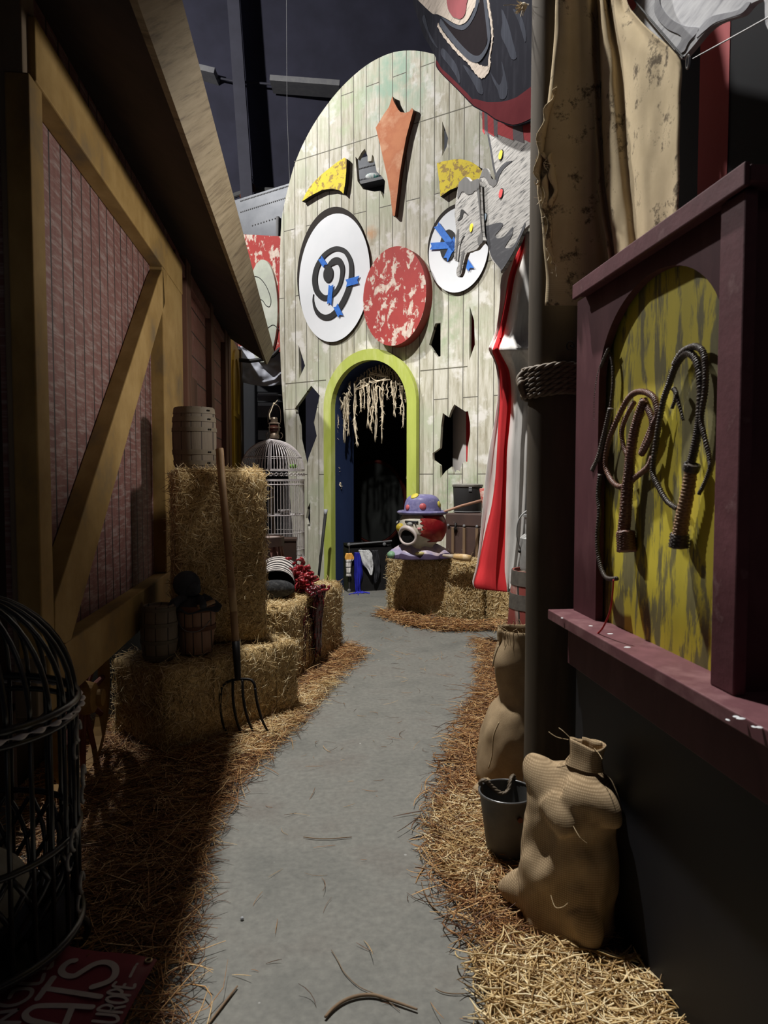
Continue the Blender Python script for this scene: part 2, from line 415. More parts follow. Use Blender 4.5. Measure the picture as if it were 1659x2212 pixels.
# ================================================================== the hall
def floor_material():
    m, nt, b = newmat('concrete_floor'); v = coords(nt)
    f = noisef(nt, v, 2.2, 8, 0.62); g = noisef(nt, v, 38, 4, 0.6)
    col = ramp(nt, f, [(0.3, (0.165, 0.165, 0.150)), (0.52, (0.225, 0.221, 0.199)), (0.75, (0.185, 0.167, 0.148))]).outputs[0]
    col = mixc(nt, 0.35, col, ramp(nt, g, [(0.3, (0.1, 0.1, 0.1)), (0.7, (0.5, 0.5, 0.48))]).outputs[0], 'OVERLAY')
    vo = N(nt, 'ShaderNodeTexVoronoi', Scale=9.0, feature='F1'); nt.links.new(v, vo.inputs['Vector'])
    spot = ramp(nt, vo.outputs['Distance'], [(0.035, (1, 1, 1)), (0.06, (0, 0, 0))]).outputs[0]
    sp2 = ramp(nt, noisef(nt, v, 3.5, 2), [(0.5, (0, 0, 0)), (0.56, (0.7, 0.7, 0.7))]).outputs[0]
    col = mixc(nt, mixc(nt, 1.0, spot, sp2, 'MULTIPLY'), col, (0.6, 0.6, 0.58))
    dk = ramp(nt, noisef(nt, v, 1.1, 9, 0.7, 0.6), [(0.63, (0, 0, 0)), (0.72, (0.5, 0.5, 0.5))]).outputs[0]
    col = mixc(nt, dk, col, (0.15, 0.15, 0.145))
    nt.links.new(col, b.inputs['Base Color'])
    nt.links.new(ramp(nt, f, [(0.3, (0.62,)*3), (0.7, (0.8,)*3)]).outputs[0], b.inputs['Roughness'])
    b.inputs['Specular IOR Level'].default_value = 0.3
    bump(nt, b, g, 0.35, 0.003); return m
struct('floor', MB().box((-6, -3, -0.1), (6, 15, 0)), floor_material())
NAVY = mat('dark_navy_wall', (0.040, 0.040, 0.062), (0.030, 0.030, 0.045), 1.5, rough=0.9, bmp=0)
struct('wall_back', MB().box((-6, 14.0, 0), (6, 14.2, 13)), NAVY)
struct('wall_left', MB().box((-6.2, -3, 0), (-6, 14.2, 13)), NAVY)
struct('wall_right', MB().box((6, -3, 0), (6.2, 14.2, 13)), NAVY)
struct('wall_rear', MB().box((-6, -3.2, 0), (6, -3, 13)), NAVY)
struct('ceiling', MB().box((-6.2, -3.2, 13), (6.2, 14.2, 13.2)), flat('black_ceiling', (0.02, 0.02, 0.024), 0.95))
# leaning steel column against the back wall, conduit run and its lit boxes
STEEL = mat('painted_steel', (0.050, 0.050, 0.068), (0.042, 0.042, 0.056), 3, rough=0.7, bmp=0)
mb = MB(); mb.bar(P(487, -250, 13.2), P(537, 470, 13.2), 0.21, 0.3, up=(0, 1, 0))
tag(obj('steel_column', mb, STEEL), 'dark leaning steel column high up on the back wall', 'column')
t = thing('conduit_rail', 'thin conduit with pale boxes high on the back wall', 'conduit', P(580, 180, 13.6))
mb = MB(); mb.tube([P(395, 140, 13.6), P(470, 168, 13.6), P(510, 176, 13.6), P(590, 182, 13.6), P(760, 196, 13.6)], 0.021, 6); obj('pipe', mb, STEEL, t, world=True)
GREYM = mat('grey_metal', (0.2, 0.2, 0.2), (0.16, 0.16, 0.17), 9, rough=0.6, bmp=0)
for a, b in (((436, 159), (469, 167)), ((587, 182), (735, 193))):
    mb = MB(); mb.bar(P(a[0], a[1], 13.55), P(b[0], b[1], 13.55), 0.45, 0.10); obj('box', mb, GREYM, t, world=True)
mb = MB(); mb.tube([P(617, -300, 11), P(620, 240, 11), P(627, 420, 11)], 0.004, 5)
tag(obj('hanging_wire', mb, GREYM), 'thin wire hanging down the dark back wall', 'wire')

# ================================================================== clown facade
FA = Frame(P(740, 1275, 9.08), math.radians(-39.36))
fac = thing('clown_facade', 'giant weathered plank clown face with green arched doorway mouth', 'clown face front', FA.o, FA.a)
z2 = (2.86, 580, 80); z4 = (3.77, 340, 780); z5 = (3.318, 680, 740)
uL, uR = FA.uv(640, 1100)[0], FA.uv(1172, 1100)[0]
outl = cr([FA.uv(*p) for p in [(617, 950), (608, 820), (604, 700), (604, 590), (608, 480), (620, 415), (640, 345), (668, 285), (700, 235), (740, 186), (790, 142), (840, 116), (884, 109), (930, 115), (985, 135), (1050, 190), (1105, 300), (1145, 450), (1168, 640), (1175, 850)]], 4)
outl = [(uL, 0)] + outl + [(uR, 0)]
# doorway
dL, dR = FA.uv(722, 1000)[0], FA.uv(885, 1000)[0]; dT = FA.uv(812.6, 778)[1]
oL, oR = FA.uv(706.5, 1000)[0], FA.uv(905.4, 1000)[0]; oT = FA.uv(810, 754.5)[1]
def arch(l, r, top, z0=0.0, n=28):
    c, a = (l+r)/2, (r-l)/2; sp = top-a
    return [(l, z0)] + [(c-a*math.cos(PI*i/n), sp+a*math.sin(PI*i/n)) for i in range(n+1)] + [(r, z0)]
door_cut = arch(dL-0.03, dR+0.03, dT+0.03)
outl = outl[:1] + outl[1:-1] + outl[-1:] + [(dR+0.03, 0)] + door_cut[::-1][1:-1] + [(dL-0.03, 0)]
holes = [
    FA.pl([(537, 740), (552, 755), (575, 712), (595, 690), (612, 735), (613, 770), (635, 765), (640, 725), (650, 740), (668, 830), (700, 860), (720, 890), (712, 1000), (690, 950), (655, 955), (585, 940), (550, 890)], k=z2),
    FA.pl([(1073, 520), (1110, 625), (1100, 680), (1073, 735)], k=z2),
    FA.pl([(1063, 1765), (1030, 1770), (992, 1900), (1045, 1980), (1063, 1970)], k=z2),
    FA.pl([(1243, 1660), (1270, 1750), (1275, 1900), (1240, 2000)], k=z2),
    FA.pl([(1253, 200), (1322, 280), (1275, 500), (1298, 610), (1230, 790), (1215, 890), (1160, 640), (1155, 520), (1120, 385)], k=z4),
    FA.pl([(645, 745), (659, 790), (646, 818)]),
    FA.pl([(1245, 1150), (1225, 1190), (1208, 1280), (1225, 1340), (1245, 1400)], k=z4),
    FA.pl([(1000, 443), (1080, 495), (1098, 490), (1113, 580), (1113, 660), (1098, 740), (1093, 860), (1075, 853), (1055, 870), (1045, 900), (1040, 935), (1015, 915), (997, 950), (980, 890), (940, 920), (900, 970), (897, 880), (845, 840), (843, 795), (897, 755), (905, 600), (918, 505), (960, 535), (975, 490)], k=z5),
]
PLANK = planks('weathered_planks', (2, 0), 0.19, 2.35, [(0.27, 0.24, 0.16), (0.46, 0.43, 0.33), (0.61, 0.58, 0.48), (0.69, 0.665, 0.58)], gap=(0.12, 0.11, 0.085), mortar=0.0055,
               patches=[((0.46, 0.49, 0.35), 1.1, 0.60, 0.10), ((0.42, 0.37, 0.27), 2.9, 0.66, 0.06), ((0.74, 0.71, 0.65), 3.4, 0.60, 0.04)],
               blot=[(FA.uv(855, 165)[1], FA.uv(855, 165)[0], 0.75, (0.30, 0.46, 0.35)), (FA.uv(740, 240)[1], FA.uv(740, 240)[0], 0.5, (0.42, 0.50, 0.30)), (FA.uv(960, 690)[1], FA.uv(960, 690)[0], 0.6, (0.34, 0.42, 0.25)), (FA.uv(985, 1060)[1], FA.uv(985, 1060)[0], 0.42, (0.26, 0.38, 0.20)), (FA.uv(800, 505)[1], FA.uv(800, 505)[0], 0.12, (0.60, 0.30, 0.13))])
mb = MB().ext([outl]+holes, 0.0, 0.05); mb.cur = 1   # with two joints that run the full width
for (x0, y0, x1) in ((636, 349, 1040), (617, 829, 704), (908, 801, 1010)):
    u0, v0 = FA.uv(x0, y0); u1 = FA.uv(x1, y0-50)[0]; mb.box((u0, -0.002, v0-0.005), (u1, 0.001, v0+0.005))
obj('plank_board', mb, [PLANK, flat('joint_dark', (0.16, 0.15, 0.11))], fac)
EYEW = mat('eye_white', (0.86, 0.87, 0.89), (0.80, 0.82, 0.84), 2.5, rough=0.55, bmp=0.03)
BLK = flat('matte_black', (0.028, 0.027, 0.027), 0.6); BLKE = flat('edge_black', (0.035, 0.028, 0.024), 0.8)
TAPE = mat('blue_tape', (0.035, 0.16, 0.62), (0.05, 0.22, 0.72), 25, rough=0.5, bmp=0.2)
def disc(name, cx, cy, hw, hh, t, m, em, parent=None):
    u, v = FA.uv(cx, cy, -t)
    mb = MB(); e = ellipse(u, v, hw, hh, 72); mb.ext([e], -t, 0); n = len(e)
    mb.mi = [1 if len(f) == 4 else 0 for f in mb.f]
    return obj(name, mb, [m, em], fac if parent is None else parent), u, v
eyeL, cu, cv = disc('eye', 720, 601, (FA.uv(795, 590)[0]-FA.uv(643, 620)[0])/2, 0.795, 0.035, EYEW, BLKE)
u, v = FA.uv(717, 590, -.03); ob_ = obj('eye_rim', MB().ext([ellipse(u-.010, v+.018, (FA.uv(795, 590)[0]-FA.uv(643, 620)[0])/2, 0.80, 72)], -0.03, -.001), BLKE, eyeL)
eyeL['label'] = 'large white left eye with a black spiral'
z6 = (6.706, 640, 430); yo = -0.035
sp = cr(FA.pl([(470, 985), (490, 950), (560, 900), (625, 905), (668, 985), (672, 1080), (640, 1230), (570, 1350), (480, 1420), (400, 1430), (320, 1360), (282, 1260), (275, 1130), (310, 980), (400, 830), (520, 740), (620, 722), (720, 770), (790, 900), (805, 1060), (785, 1230), (720, 1420), (630, 1580), (520, 1690), (420, 1715), (330, 1670), (275, 1580), (250, 1470), (255, 1380)], yo, z6), 5)
m_ = len(sp); wd_ = [0.075]*m_
for i in range(m_):
    t_ = i/(m_-1); wd_[i] = 0.055 + 0.03*math.sin(t_*9.0+1)**2
    if t_ < 0.06: wd_[i] *= 0.35 + t_*10.8
    if t_ > 0.9: wd_[i] *= max(0.12, (1-t_)/0.1)
mb = MB(); ext_ribbon(mb, sp, wd_, yo-0.012, yo); obj('spiral', mb, BLK, eyeL)
u, v = FA.uv(640+470/6.706, 430+1090/6.706, yo)
obj('pupil', MB().ext([ellipse(u, v, 0.078, 0.105, 32)], yo-0.014, yo), BLK, eyeL)
def tape(parent, a, b, w, k, off):
    p, q = FA.pl([a, b], off, k); mb = MB(); L, R = ribbon([p, ((p[0]+q[0])/2, (p[1]+q[1])/2), q], w)
    d = (q[0]-p[0], q[1]-p[1]); ln = math.hypot(*d); d = (d[0]/ln, d[1]/ln)
    poly = [L[0], L[1], (L[2][0]+d[0]*0.02, L[2][1]+d[1]*0.02), ((L[2][0]+R[2][0])/2-d[0]*0.015, (L[2][1]+R[2][1])/2-d[1]*0.015), R[2], R[1], R[0], ((L[0][0]+R[0][0])/2+d[0]*0.02, (L[0][1]+R[0][1])/2+d[1]*0.02)]
    mb.ext([poly], off-0.006, off); obj('tape', mb, TAPE, parent)
for a, b, w in (((345, 850), (420, 965), 0.07), ((505, 1240), (480, 1520), 0.07), ((720, 1220), (900, 1170), 0.09), ((570, 1540), (640, 1690), 0.075)):
    tape(eyeL, a, b, w, z6, yo-0.014)
eyeR, cu, cv = disc('eye', 989, 540, (FA.uv(1054, 530)[0]-FA.uv(926, 550)[0])/2, 0.47, 0.035, EYEW, BLKE)
u, v = FA.uv(986, 532, -.03); obj('eye_rim', MB().ext([ellipse(u, v, (FA.uv(1054, 530)[0]-FA.uv(926, 550)[0])/2, 0.47, 72)], -0.03, -.001), BLKE, eyeR)
eyeR['label'] = 'smaller white right eye crossed with blue tape'
u, v = FA.uv(580+1112/2.86, 80+1288/2.86, yo)
obj('pupil', MB().ext([ellipse(u, v, 0.105, 0.175, 32)], yo-0.012, yo), BLK, eyeR)
for a, b, w in (((1038, 1160), (1155, 1315), 0.075), ((1000, 1293), (1170, 1283), 0.075), ((1160, 1240), (1098, 1372), 0.07), ((1185, 1340), (1250, 1432), 0.07)):
    tape(eyeR, a, b, w, z2, yo-0.013)
REDP = peel('peeling_red', (0.42, 0.045, 0.035), (0.74, 0.60, 0.50), 7.0, 0.54, (1.1, 1, 0.75), (0.34, 0.03, 0.028))
nose, cu, cv = disc('nose', 850.5, 640, (FA.uv(919, 630, -.14)[0]-FA.uv(783, 650, -.14)[0])/2, 0.575, 0.15, REDP, flat('nose_side', (0.30, 0.05, 0.04)))
YEL = peel('peeling_yellow', (0.86, 0.68, 0.03), (0.46, 0.30, 0.06), 13, 0.535, (1, 1, 1), (0.80, 0.62, 0.03))
def plate(name, pts, k, t, m, em, smooth=0):
    p = FA.pl(pts, -t, k)
    if smooth: p = cr(p, smooth, True)
    mb = MB().ext([p], -t, 0); mb.mi = [1 if len(f) == 4 else 0 for f in mb.f]
    return obj(name, mb, [m, em], fac)
plate('eyebrow', [(468, 745), (482, 752), (480, 830), (474, 900), (463, 968), (440, 947), (390, 936), (330, 945), (270, 975), (207, 1015), (230, 965), (255, 925), (290, 885), (330, 847), (370, 815), (420, 775)], z2, 0.07, YEL, BLKE)
plate('eyebrow', [(1040, 780), (1075, 768), (1110, 762), (1150, 755), (1190, 755), (1230, 763), (1260, 775), (1290, 795), (1325, 830), (1360, 900), (1300, 890), (1230, 905), (1170, 925), (1120, 945), (1062, 985), (1055, 900)], z2, 0.07, YEL, BLKE)
ORG = mat('orange_patch', (0.60, 0.24, 0.12), (0.54, 0.20, 0.10), 5, rough=0.75, bmp=0.1, c3=(0.66, 0.34, 0.20))
plate('forehead_patch', [(765, 366), (772, 395), (785, 420), (800, 447), (815, 463), (845, 468), (870, 460), (885, 438), (895, 452), (870, 545), (850, 620), (828, 740), (810, 850), (795, 980), (780, 1105), (768, 1105), (750, 960), (732, 860), (710, 760), (688, 660), (662, 560), (690, 515), (710, 480), (745, 430)], z2, 0.07, ORG, flat('patch_edge', (0.10, 0.03, 0.015)))
LIME = mat('lime_paint', (0.50, 0.56, 0.12), (0.44, 0.50, 0.10), 5, (1, 1, 0.25), 0.7, 0.15, c3=(0.56, 0.60, 0.20))
mb = MB(); o_ = arch(oL, oR, oT); i_ = arch(dL, dR, dT); mb.ext([o_ + i_[::-1]], -0.07, 0.02); obj('door_frame', mb, LIME, fac)
# blue reveal behind the arch
JB = mat('dark_blue_paint', (0.028, 0.045, 0.115), (0.022, 0.035, 0.09), 4, (1, 1, 0.3), 0.6, 0.05)
o_ = arch(dL-0.03, dR+0.03, dT+0.03); i_ = arch(dL+0.005, dR-0.005, dT-0.005)
mb = MB().ext([o_ + i_[::-1]], 0.021, 0.42); obj('door_jamb', mb, JB, fac)
# ---- dark room behind the mouth
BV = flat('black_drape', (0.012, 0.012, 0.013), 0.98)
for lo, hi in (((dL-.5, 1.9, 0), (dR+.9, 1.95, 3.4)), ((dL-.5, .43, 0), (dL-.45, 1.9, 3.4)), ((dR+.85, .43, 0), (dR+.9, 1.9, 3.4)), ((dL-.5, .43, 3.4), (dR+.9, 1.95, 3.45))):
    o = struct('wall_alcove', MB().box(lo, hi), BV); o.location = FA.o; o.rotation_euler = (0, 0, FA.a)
# big dark ball with a red rim
c = P(812, 1085, 10.2)
t = thing('circus_ball', 'big dark round drum with red rim in the shadow behind the doorway', 'drum', (c.x, c.y, c.z-0.55), FA.a)
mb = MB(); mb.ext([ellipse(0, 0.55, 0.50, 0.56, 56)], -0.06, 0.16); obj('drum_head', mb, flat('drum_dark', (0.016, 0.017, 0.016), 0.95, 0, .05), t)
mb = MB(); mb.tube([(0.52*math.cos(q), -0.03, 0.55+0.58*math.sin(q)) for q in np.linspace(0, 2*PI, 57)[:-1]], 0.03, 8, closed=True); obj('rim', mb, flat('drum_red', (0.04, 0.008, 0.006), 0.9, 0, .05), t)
mb = MB(); mb.box((-0.25, -0.05, -(c.z-0.55)), (-0.2, 0.12, 0.1)); mb.box((0.2, -0.05, -(c.z-0.55)), (0.25, 0.12, 0.1)); obj('stand', mb, BLK, t)
# rope fringe hung under the arch
ROPE = straw_mat('raffia', [(0.45, 0.36, 0.24), (0.70, 0.59, 0.42), (0.86, 0.76, 0.60)], 40, .8, False)
mb = MB(); rr = random.Random(5)
def strand(px, y0, y1, off=0.10, r=0.0065, px1=None):
    n = 12; pts = []; ph = rr.uniform(0, 9)
    for i in range(n+1):
        s_ = i/n; x = px + ((px1 or px)-px)*s_ + 1.1*nz(ph, s_*4, 0, 1)*2.4
        u, v = FA.uv(x, y0+(y1-y0)*s_, off+0.05*nz(s_*2, ph, 3)); pts.append((u, off+0.02*nz(s_*3, ph, 7), v))
    mb.tube([FA.w(*p) for p in pts], [r*(0.8+0.5*rr.random()) for _ in pts], 5)
    for _ in range(7):                                   # stray fibres
        k = rr.randrange(2, n); a = FA.w(*pts[k]); d = FA.x*rr.uniform(-.04, .04) + Vector((0, 0, rr.uniform(-.05, .02)))
        mb.tube([a, a+d*0.6, a+d], 0.0022, 3)
z8 = lambda a, b: (700+a/7.373, 780+b/7.373)
for (x, a, b, x1) in ((215, 640, 1290, 205), (225, 660, 1300, 200), (275, 570, 820, 275), (310, 540, 1310, 315), (330, 560, 1150, 325), (350, 560, 1140, 340), (372, 520, 1000, 385), (400, 470, 1250, 380), (410, 340, 700, 395), (480, 330, 1260, 490), (510, 320, 880, 500), (490, 900, 1380, 535), (580, 300, 820, 585), (610, 300, 700, 600), (645, 300, 800, 645), (705, 360, 1110, 700), (715, 380, 860, 725), (775, 330, 1000, 775), (772, 700, 1140, 745), (835, 370, 1300, 820), (850, 400, 880, 830), (905, 420, 1330, 930), (940, 430, 1080, 935), (955, 300, 640, 930), (1015, 320, 660, 1010), (1080, 300, 620, 1095), (1120, 330, 920, 1120), (1140, 320, 780, 1130), (1190, 340, 480, 1215), (1235, 400, 920, 1230), (1255, 400, 1100, 1262), (1325, 480, 710, 1300), (1285, 400, 500, 1300), (205, 1300, 1640, 215), (210, 1640, 1900, 215), (220, 1900, 2000, 275), (215, 1900, 2050, 270), (1350, 1650, 2000, 1345)):
    p, q, r1 = z8(x, a), z8(x, b), z8(x1, b)
    for _ in range(2): strand(p[0]+rr.uniform(-.8, .8), p[1]+rr.uniform(-3, 3), q[1]-rr.uniform(0, 9), 0.10+rr.uniform(-.03, .05), 0.0068, r1[0]+rr.uniform(-1, 1))
for x in range(380, 1320, 24):                           # upper strings in the arch shade
    p = z8(x+rr.uniform(-9, 9), 0); top = 30+abs(x-780)**2/1100
    strand(p[0], 780+top/7.373, z8(0, 340+rr.uniform(-40, 40))[1], 0.28+rr.uniform(-.03, .03), 0.0055)
for pts in ([(490, 450), (600, 400), (720, 370)], [(500, 420), (600, 340), (710, 370)], [(540, 380), (640, 280), (715, 265)], [(720, 330), (800, 350), (930, 300), (1060, 295)], [(720, 220), (800, 300), (900, 310), (1050, 300)], [(725, 200), (850, 230), (1010, 250)], [(740, 180), (840, 205), (1020, 245)], [(790, 470), (865, 400), (940, 480)], [(715, 380), (722, 280), (728, 200)], [(490, 460), (600, 430), (700, 380)], [(290, 530), (320, 510), (350, 540)], [(380, 430), (450, 550)], [(730, 320), (850, 320), (990, 270)]):
    pp = cr([z8(*p) for p in pts], 6) if len(pts) > 2 else [z8(*p) for p in pts]
    mb.tube([FA.w(FA.uv(x, y, 0.09)[0], 0.09, FA.uv(x, y, 0.09)[1]) for x, y in pp], 0.006, 5)
tag(obj('rope_fringe', mb, ROPE, smooth=True), 'frayed tan rope strands hanging from the top of the green arched doorway', 'rope fringe', kind='stuff')

# ================================================================== behind the facade, left gap
RIV = mat('riveted_sheet', (0.115, 0.12, 0.13), (0.085, 0.09, 0.10), 4, rough=0.45, bmp=0.05, metal=0.3)
FB = Frame(FA.w(0, 1.5, 0), FA.a+math.radians(16))
t = thing('riveted_duct', 'grey riveted sheet metal hull behind the clown face', 'metal panel', FB.o, FB.a)
p = FB.pl([(500, 432), (516, 430), (622, 397), (850, 330), (1000, 290), (1000, 420), (850, 440), (700, 520), (500, 520)])
p = FB.pl([(490, 437), (516, 430), (622, 397), (770, 345), (1000, 270), (1000, 470), (604, 640), (490, 640)])
mb = MB().ext([p], 0, 0.05); mb.cur = 1
for (x0, y0, x1, y1, n) in ((520, 434, 625, 401, 34), (520, 458, 615, 428, 24), (770, 366, 850, 345, 26), (770, 390, 850, 372, 26), (545, 487, 600, 470, 10)):
    for i in range(n):
        s_ = i/(n-1); u, v = FB.uv(x0+(x1-x0)*s_, y0+(y1-y0)*s_, -.005); mb.ball((u, -.002, v), .012, n=6, m=4)
obj('riveted_sheet', mb, [RIV, GREYM], t)
mb = MB(); u0, v0 = FB.uv(760, 406, -.1); u1, v1 = FB.uv(850, 385, -.1); mb.bar((u0, -.1, v0), (u1, -.1, v1), .2, .04); obj('ledge', mb, GREYM, t)
mb = MB(); p0 = FB.uv(602, 470); mb.tube([(p0[0], -.03, p0[1]), (p0[0]-.02, -.03, p0[1]-.9)], .03, 8); obj('edge_pipe', mb, GREYM, t)
u, v = FB.uv(806, 385, -.12)
c = FB.w(u, -.12, v-0.03)
mb = MB(); mb.ball((0, 0, .05), .11, .06, .05, 16, 10); o = obj('cloth_scrap', mb, mat('white_teal_cloth', (0.75, 0.78, 0.76), (0.10, 0.42, 0.38), 14, rough=0.8, lo=.5, hi=.6)); o.location = c
tag(o, 'small white and teal cloth scrap lying on a grey metal ledge', 'cloth')
# peeling red board with the pale oval ear
FC = Frame(FA.w(0, 0.55, 0), FA.a)
t = thing('red_board', 'peeling red board with a pale oval ear standing left behind the clown face', 'board', FC.o, FC.a)
p = [FC.uv(500, 505), FC.uv(640, 512), FC.uv(640, 760), FC.uv(500, 760)]; obj('panel', MB().ext([p], 0, .04), REDP, t)
uo, vo = FC.uv(566, 672, -.04)
PALE = mat('pale_paint', (0.66, 0.66, 0.58), (0.50, 0.53, 0.44), 2.5, rough=0.75, bmp=0.1, c3=(0.40, 0.40, 0.36), lo=.32, hi=.72)
obj('ear', MB().ext([ellipse(uo, vo, 0.30, 0.74, 48)], -.04, 0), PALE, t)
for pts in ([(545, 597), (560, 600), (575, 618), (585, 645), (583, 662), (575, 660), (568, 650), (562, 647), (556, 650)], [(575, 712), (590, 702), (603, 712)]):
    q = cr([FC.uv(a, b, -.04) for a, b in pts], 5); mb = MB(); mb.tube([(a, -.041, b) for a, b in q], .006, 5); obj('ear_line', mb, BLK, t)
mb = MB(); mb.box((FC.uv(505, 700)[0], 0.02, 0), (FC.uv(505, 700)[0]+.06, .08, FC.uv(505, 740)[1])); mb.box((FC.uv(640, 700)[0]-.06, 0.045, 0), (FC.uv(640, 700)[0], .1, FC.uv(640, 740)[1])); obj('post', mb, BLK, t)
# plastic sheeting and dark shelving seen in the gap
def grid_cloth(name, f, nu, nv, m, solid=0.004, parent=None, smooth=True):
    mb = MB(); mb.loft([[f(i/nu, j/nv) for i in range(nu+1)] for j in range(nv+1)]); return obj(name, mb, m, parent, smooth, solid=solid)
POLY = mat('grey_plastic_sheet', (0.52, 0.54, 0.62), (0.64, 0.66, 0.74), 3, rough=0.6, bmp=0.15, bd=0.02)
def fsheet(a, b):
    x = 500+a*150; y = 748+b*(70+16*math.sin(a*PI)); p = P(x, y, 10.6 + 0.07*nz(a*6, b*4, 2) + .025*nz(a*14, b*9, 4)); return p
o = grid_cloth('plastic_sheet', fsheet, 40, 22, POLY)
tag(o, 'crumpled grey plastic sheet sagging behind the wagon roof end', 'plastic sheet')
mb = MB(); mb.tube([P(505, 776, 10.4), P(540, 780, 10.4), P(568, 776, 10.4), P(590, 768, 10.4), P(606, 752, 10.4)], .03, 8)
tag(obj('black_strap', mb, BLK), 'black strap sagging across the grey plastic sheet', 'strap')
DKG = mat('dark_grey_panel', (0.05, 0.052, 0.058), (0.04, 0.042, 0.046), 4, (1, 1, .2), rough=0.6, bmp=0.05)
LGT = flat('pale_grey_panel', (0.42, 0.43, 0.45), 0.7)
t = thing('utility_shelf', 'dark shelving with pale strips in the gap beside the clown face', 'shelving', P(570, 1000, 11.2)*1.0)
t.location.z = 0
mb = MB()
for (x0, y0, x1, y1) in ((500, 822, 555, 1200), (555, 822, 640, 846), (556, 858, 640, 868)):
    a, b = P(x0, y1, 11.2), P(x1, y0, 11.2); mb.box((a.x, a.y, max(0, a.z)), (b.x, a.y+.1, b.z))
obj('panel', mb, DKG, t, world=True)
mb = MB(); a, b = P(500, 1300, 11.5), P(660, 815, 11.5); mb.box((a.x, a.y+.2, 0), (b.x, a.y+.25, b.z)); obj('backing', mb, flat('shelf_back', (0.02, .02, .022)), t, world=True)
for (x0, y0, x1, y1) in ((556, 852, 640, 855), (557, 855, 600, 866), (557, 877, 602, 901), (558, 930, 600, 950)):
    mb = MB(); a, b = P(x0, y1, 11.1), P(x1, y0, 11.1); mb.box((a.x, a.y-.05, a.z), (b.x, a.y, b.z)); obj('strip', mb, LGT if y0 > 920 or y0 == 852 else GREYM, t, world=True)
t = thing('overhead_pipe', 'dark horizontal pipe with a rusty clamp and chain above the riveted hull', 'pipe', P(540, 405, 13.55))
mb = MB(); mb.tube([P(490, 428, 13.55), P(545, 409, 13.55), P(640, 414, 13.55)], .05, 10); obj('tube', mb, flat('pipe_grey', (.1, .1, .1)), t, world=True)
RUST = mat('rusty_iron', (0.22, 0.075, 0.045), (0.12, 0.05, 0.035), 20, rough=.6, metal=.4)
mb = MB()
for x, y, r in ((524, 424, .05), (533, 417, .06), (540, 408, .07)): mb.ball(P(x, y, 13.45), r*1.13, n=12, m=8)
mb.tube(cr([P(533, 412, 13.45), P(538, 402, 13.45), P(545, 400, 13.45), P(548, 408, 13.45), P(545, 413, 13.45)], 5), .034, 8); obj('clamp', mb, RUST, t, world=True)
mb = MB()
for i in range(4):
    c = P(544.5, 397-i*4, 13.45); mb.tube([c+Vector((.018*math.cos(q)*(i % 2), .018*math.cos(q)*((i+1) % 2), .03*math.sin(q))) for q in np.linspace(0, 2*PI, 11)[:-1]], .006, 5, closed=True)
obj('chain', mb, GREYM, t, world=True)
# striped tent cloth behind the right hole
RS = mat('stripe_red', (0.62, 0.045, 0.045), (0.55, 0.035, 0.04), 5, rough=.9, bmp=.05); WS = mat('stripe_white', (0.74, 0.70, 0.66), (0.66, 0.62, 0.58), 5, rough=.9, bmp=.05)
FD = Frame(FA.w(0, 0.35, 0), FA.a)
us = [FD.uv(x, 950)[0] for x in (976, 1009, 1040, 1075, 1110)]
mb = MB()
rows = [[(u + .0, .03*math.sin(i*2.2+v), v) for i, u in enumerate(us)] for v in np.linspace(.1, 4.3, 18)]
mb.loft(rows); nf = len(us)-1; mb.mi = [(k % nf) % 2 for k in range(len(mb.f))]
o = obj('striped_cloth', mb, [WS, RS], None, True, solid=.004); o.location = FD.o; o.rotation_euler = (0, 0, FD.a)
tag(o, 'red and white striped cloth glimpsed through holes right of the doorway', 'cloth')

# ================================================================== circus wagon
WG = Frame((-1.0, 5.0), PI/2)
wag = thing('circus_wagon', 'long dark red plank wagon with yellow framing and an overhanging roof', 'wagon', WG.o, WG.a)
WRED = planks('red_wagon_planks', (2, 0), 0.135, 30, [(0.105, 0.038, 0.031), (0.14, 0.055, 0.046), (0.175, 0.075, 0.062)], gap=(0.012, 0.006, 0.005), scuff=(0.24, 0.175, 0.16), scuff_rot=0.42, scuff_stretch=(6.5, 0.8, 1), scuff_t=0.53, mortar=0.008)
WREDH = planks('red_rear_planks', (0, 2), 0.21, 30, [(0.15, 0.045, 0.036), (0.20, 0.065, 0.052), (0.24, 0.09, 0.072)], gap=(0.015, 0.006, 0.005), scuff=(0.27, 0.17, 0.14), scuff_rot=0.0, scuff_stretch=(6, 0.6, 1), scuff_t=0.55, mortar=0.007)
YW = mat('yellow_brown_timber', (0.34, 0.225, 0.085), (0.25, 0.155, 0.05), 4.5, (0.6, 1, 0.6), 0.75, 0.25, c3=(0.14, 0.10, 0.055), lo=.36, hi=.74)
YW2 = mat('ochre_shutter', (0.46, 0.30, 0.035), (0.36, 0.22, 0.02), 5, (1, 1, 0.3), 0.7, 0.2)
DW = mat('dark_timber', (0.05, 0.028, 0.02), (0.035, 0.02, 0.015), 5, rough=.8)
Y = lambda px, z=1.4: WG.uv(px, 1030)[0]
yn, yc, ye = WG.uv(34, 1030)[0], WG.uv(375, 1030)[0], WG.uv(519, 1030)[0]
BD = -.085; z_sl, z_su, z_hl, z_hu = WG.uv(300, 1365, BD)[1], WG.uv(300, 1281, BD)[1], WG.uv(250, 426, BD)[1], WG.uv(250, 329, BD)[1]
obj('front_panel', MB().box((yn, 0.0, z_sl+.05), (yc-.02, .04, 3.42)), WRED, wag)
obj('rear_panel', MB().box((yc-.02, 0.005, .45), (ye-.03, .045, 3.42)), WREDH, wag)
obj('end_wall', MB().box((yn, .04, .3), (yn+.05, 1.4, 3.5)), DW, wag)
obj('header_beam', MB().box((yn+.04, BD, z_hl), (yc, 0, z_hu)), YW, wag, bevel=.006)
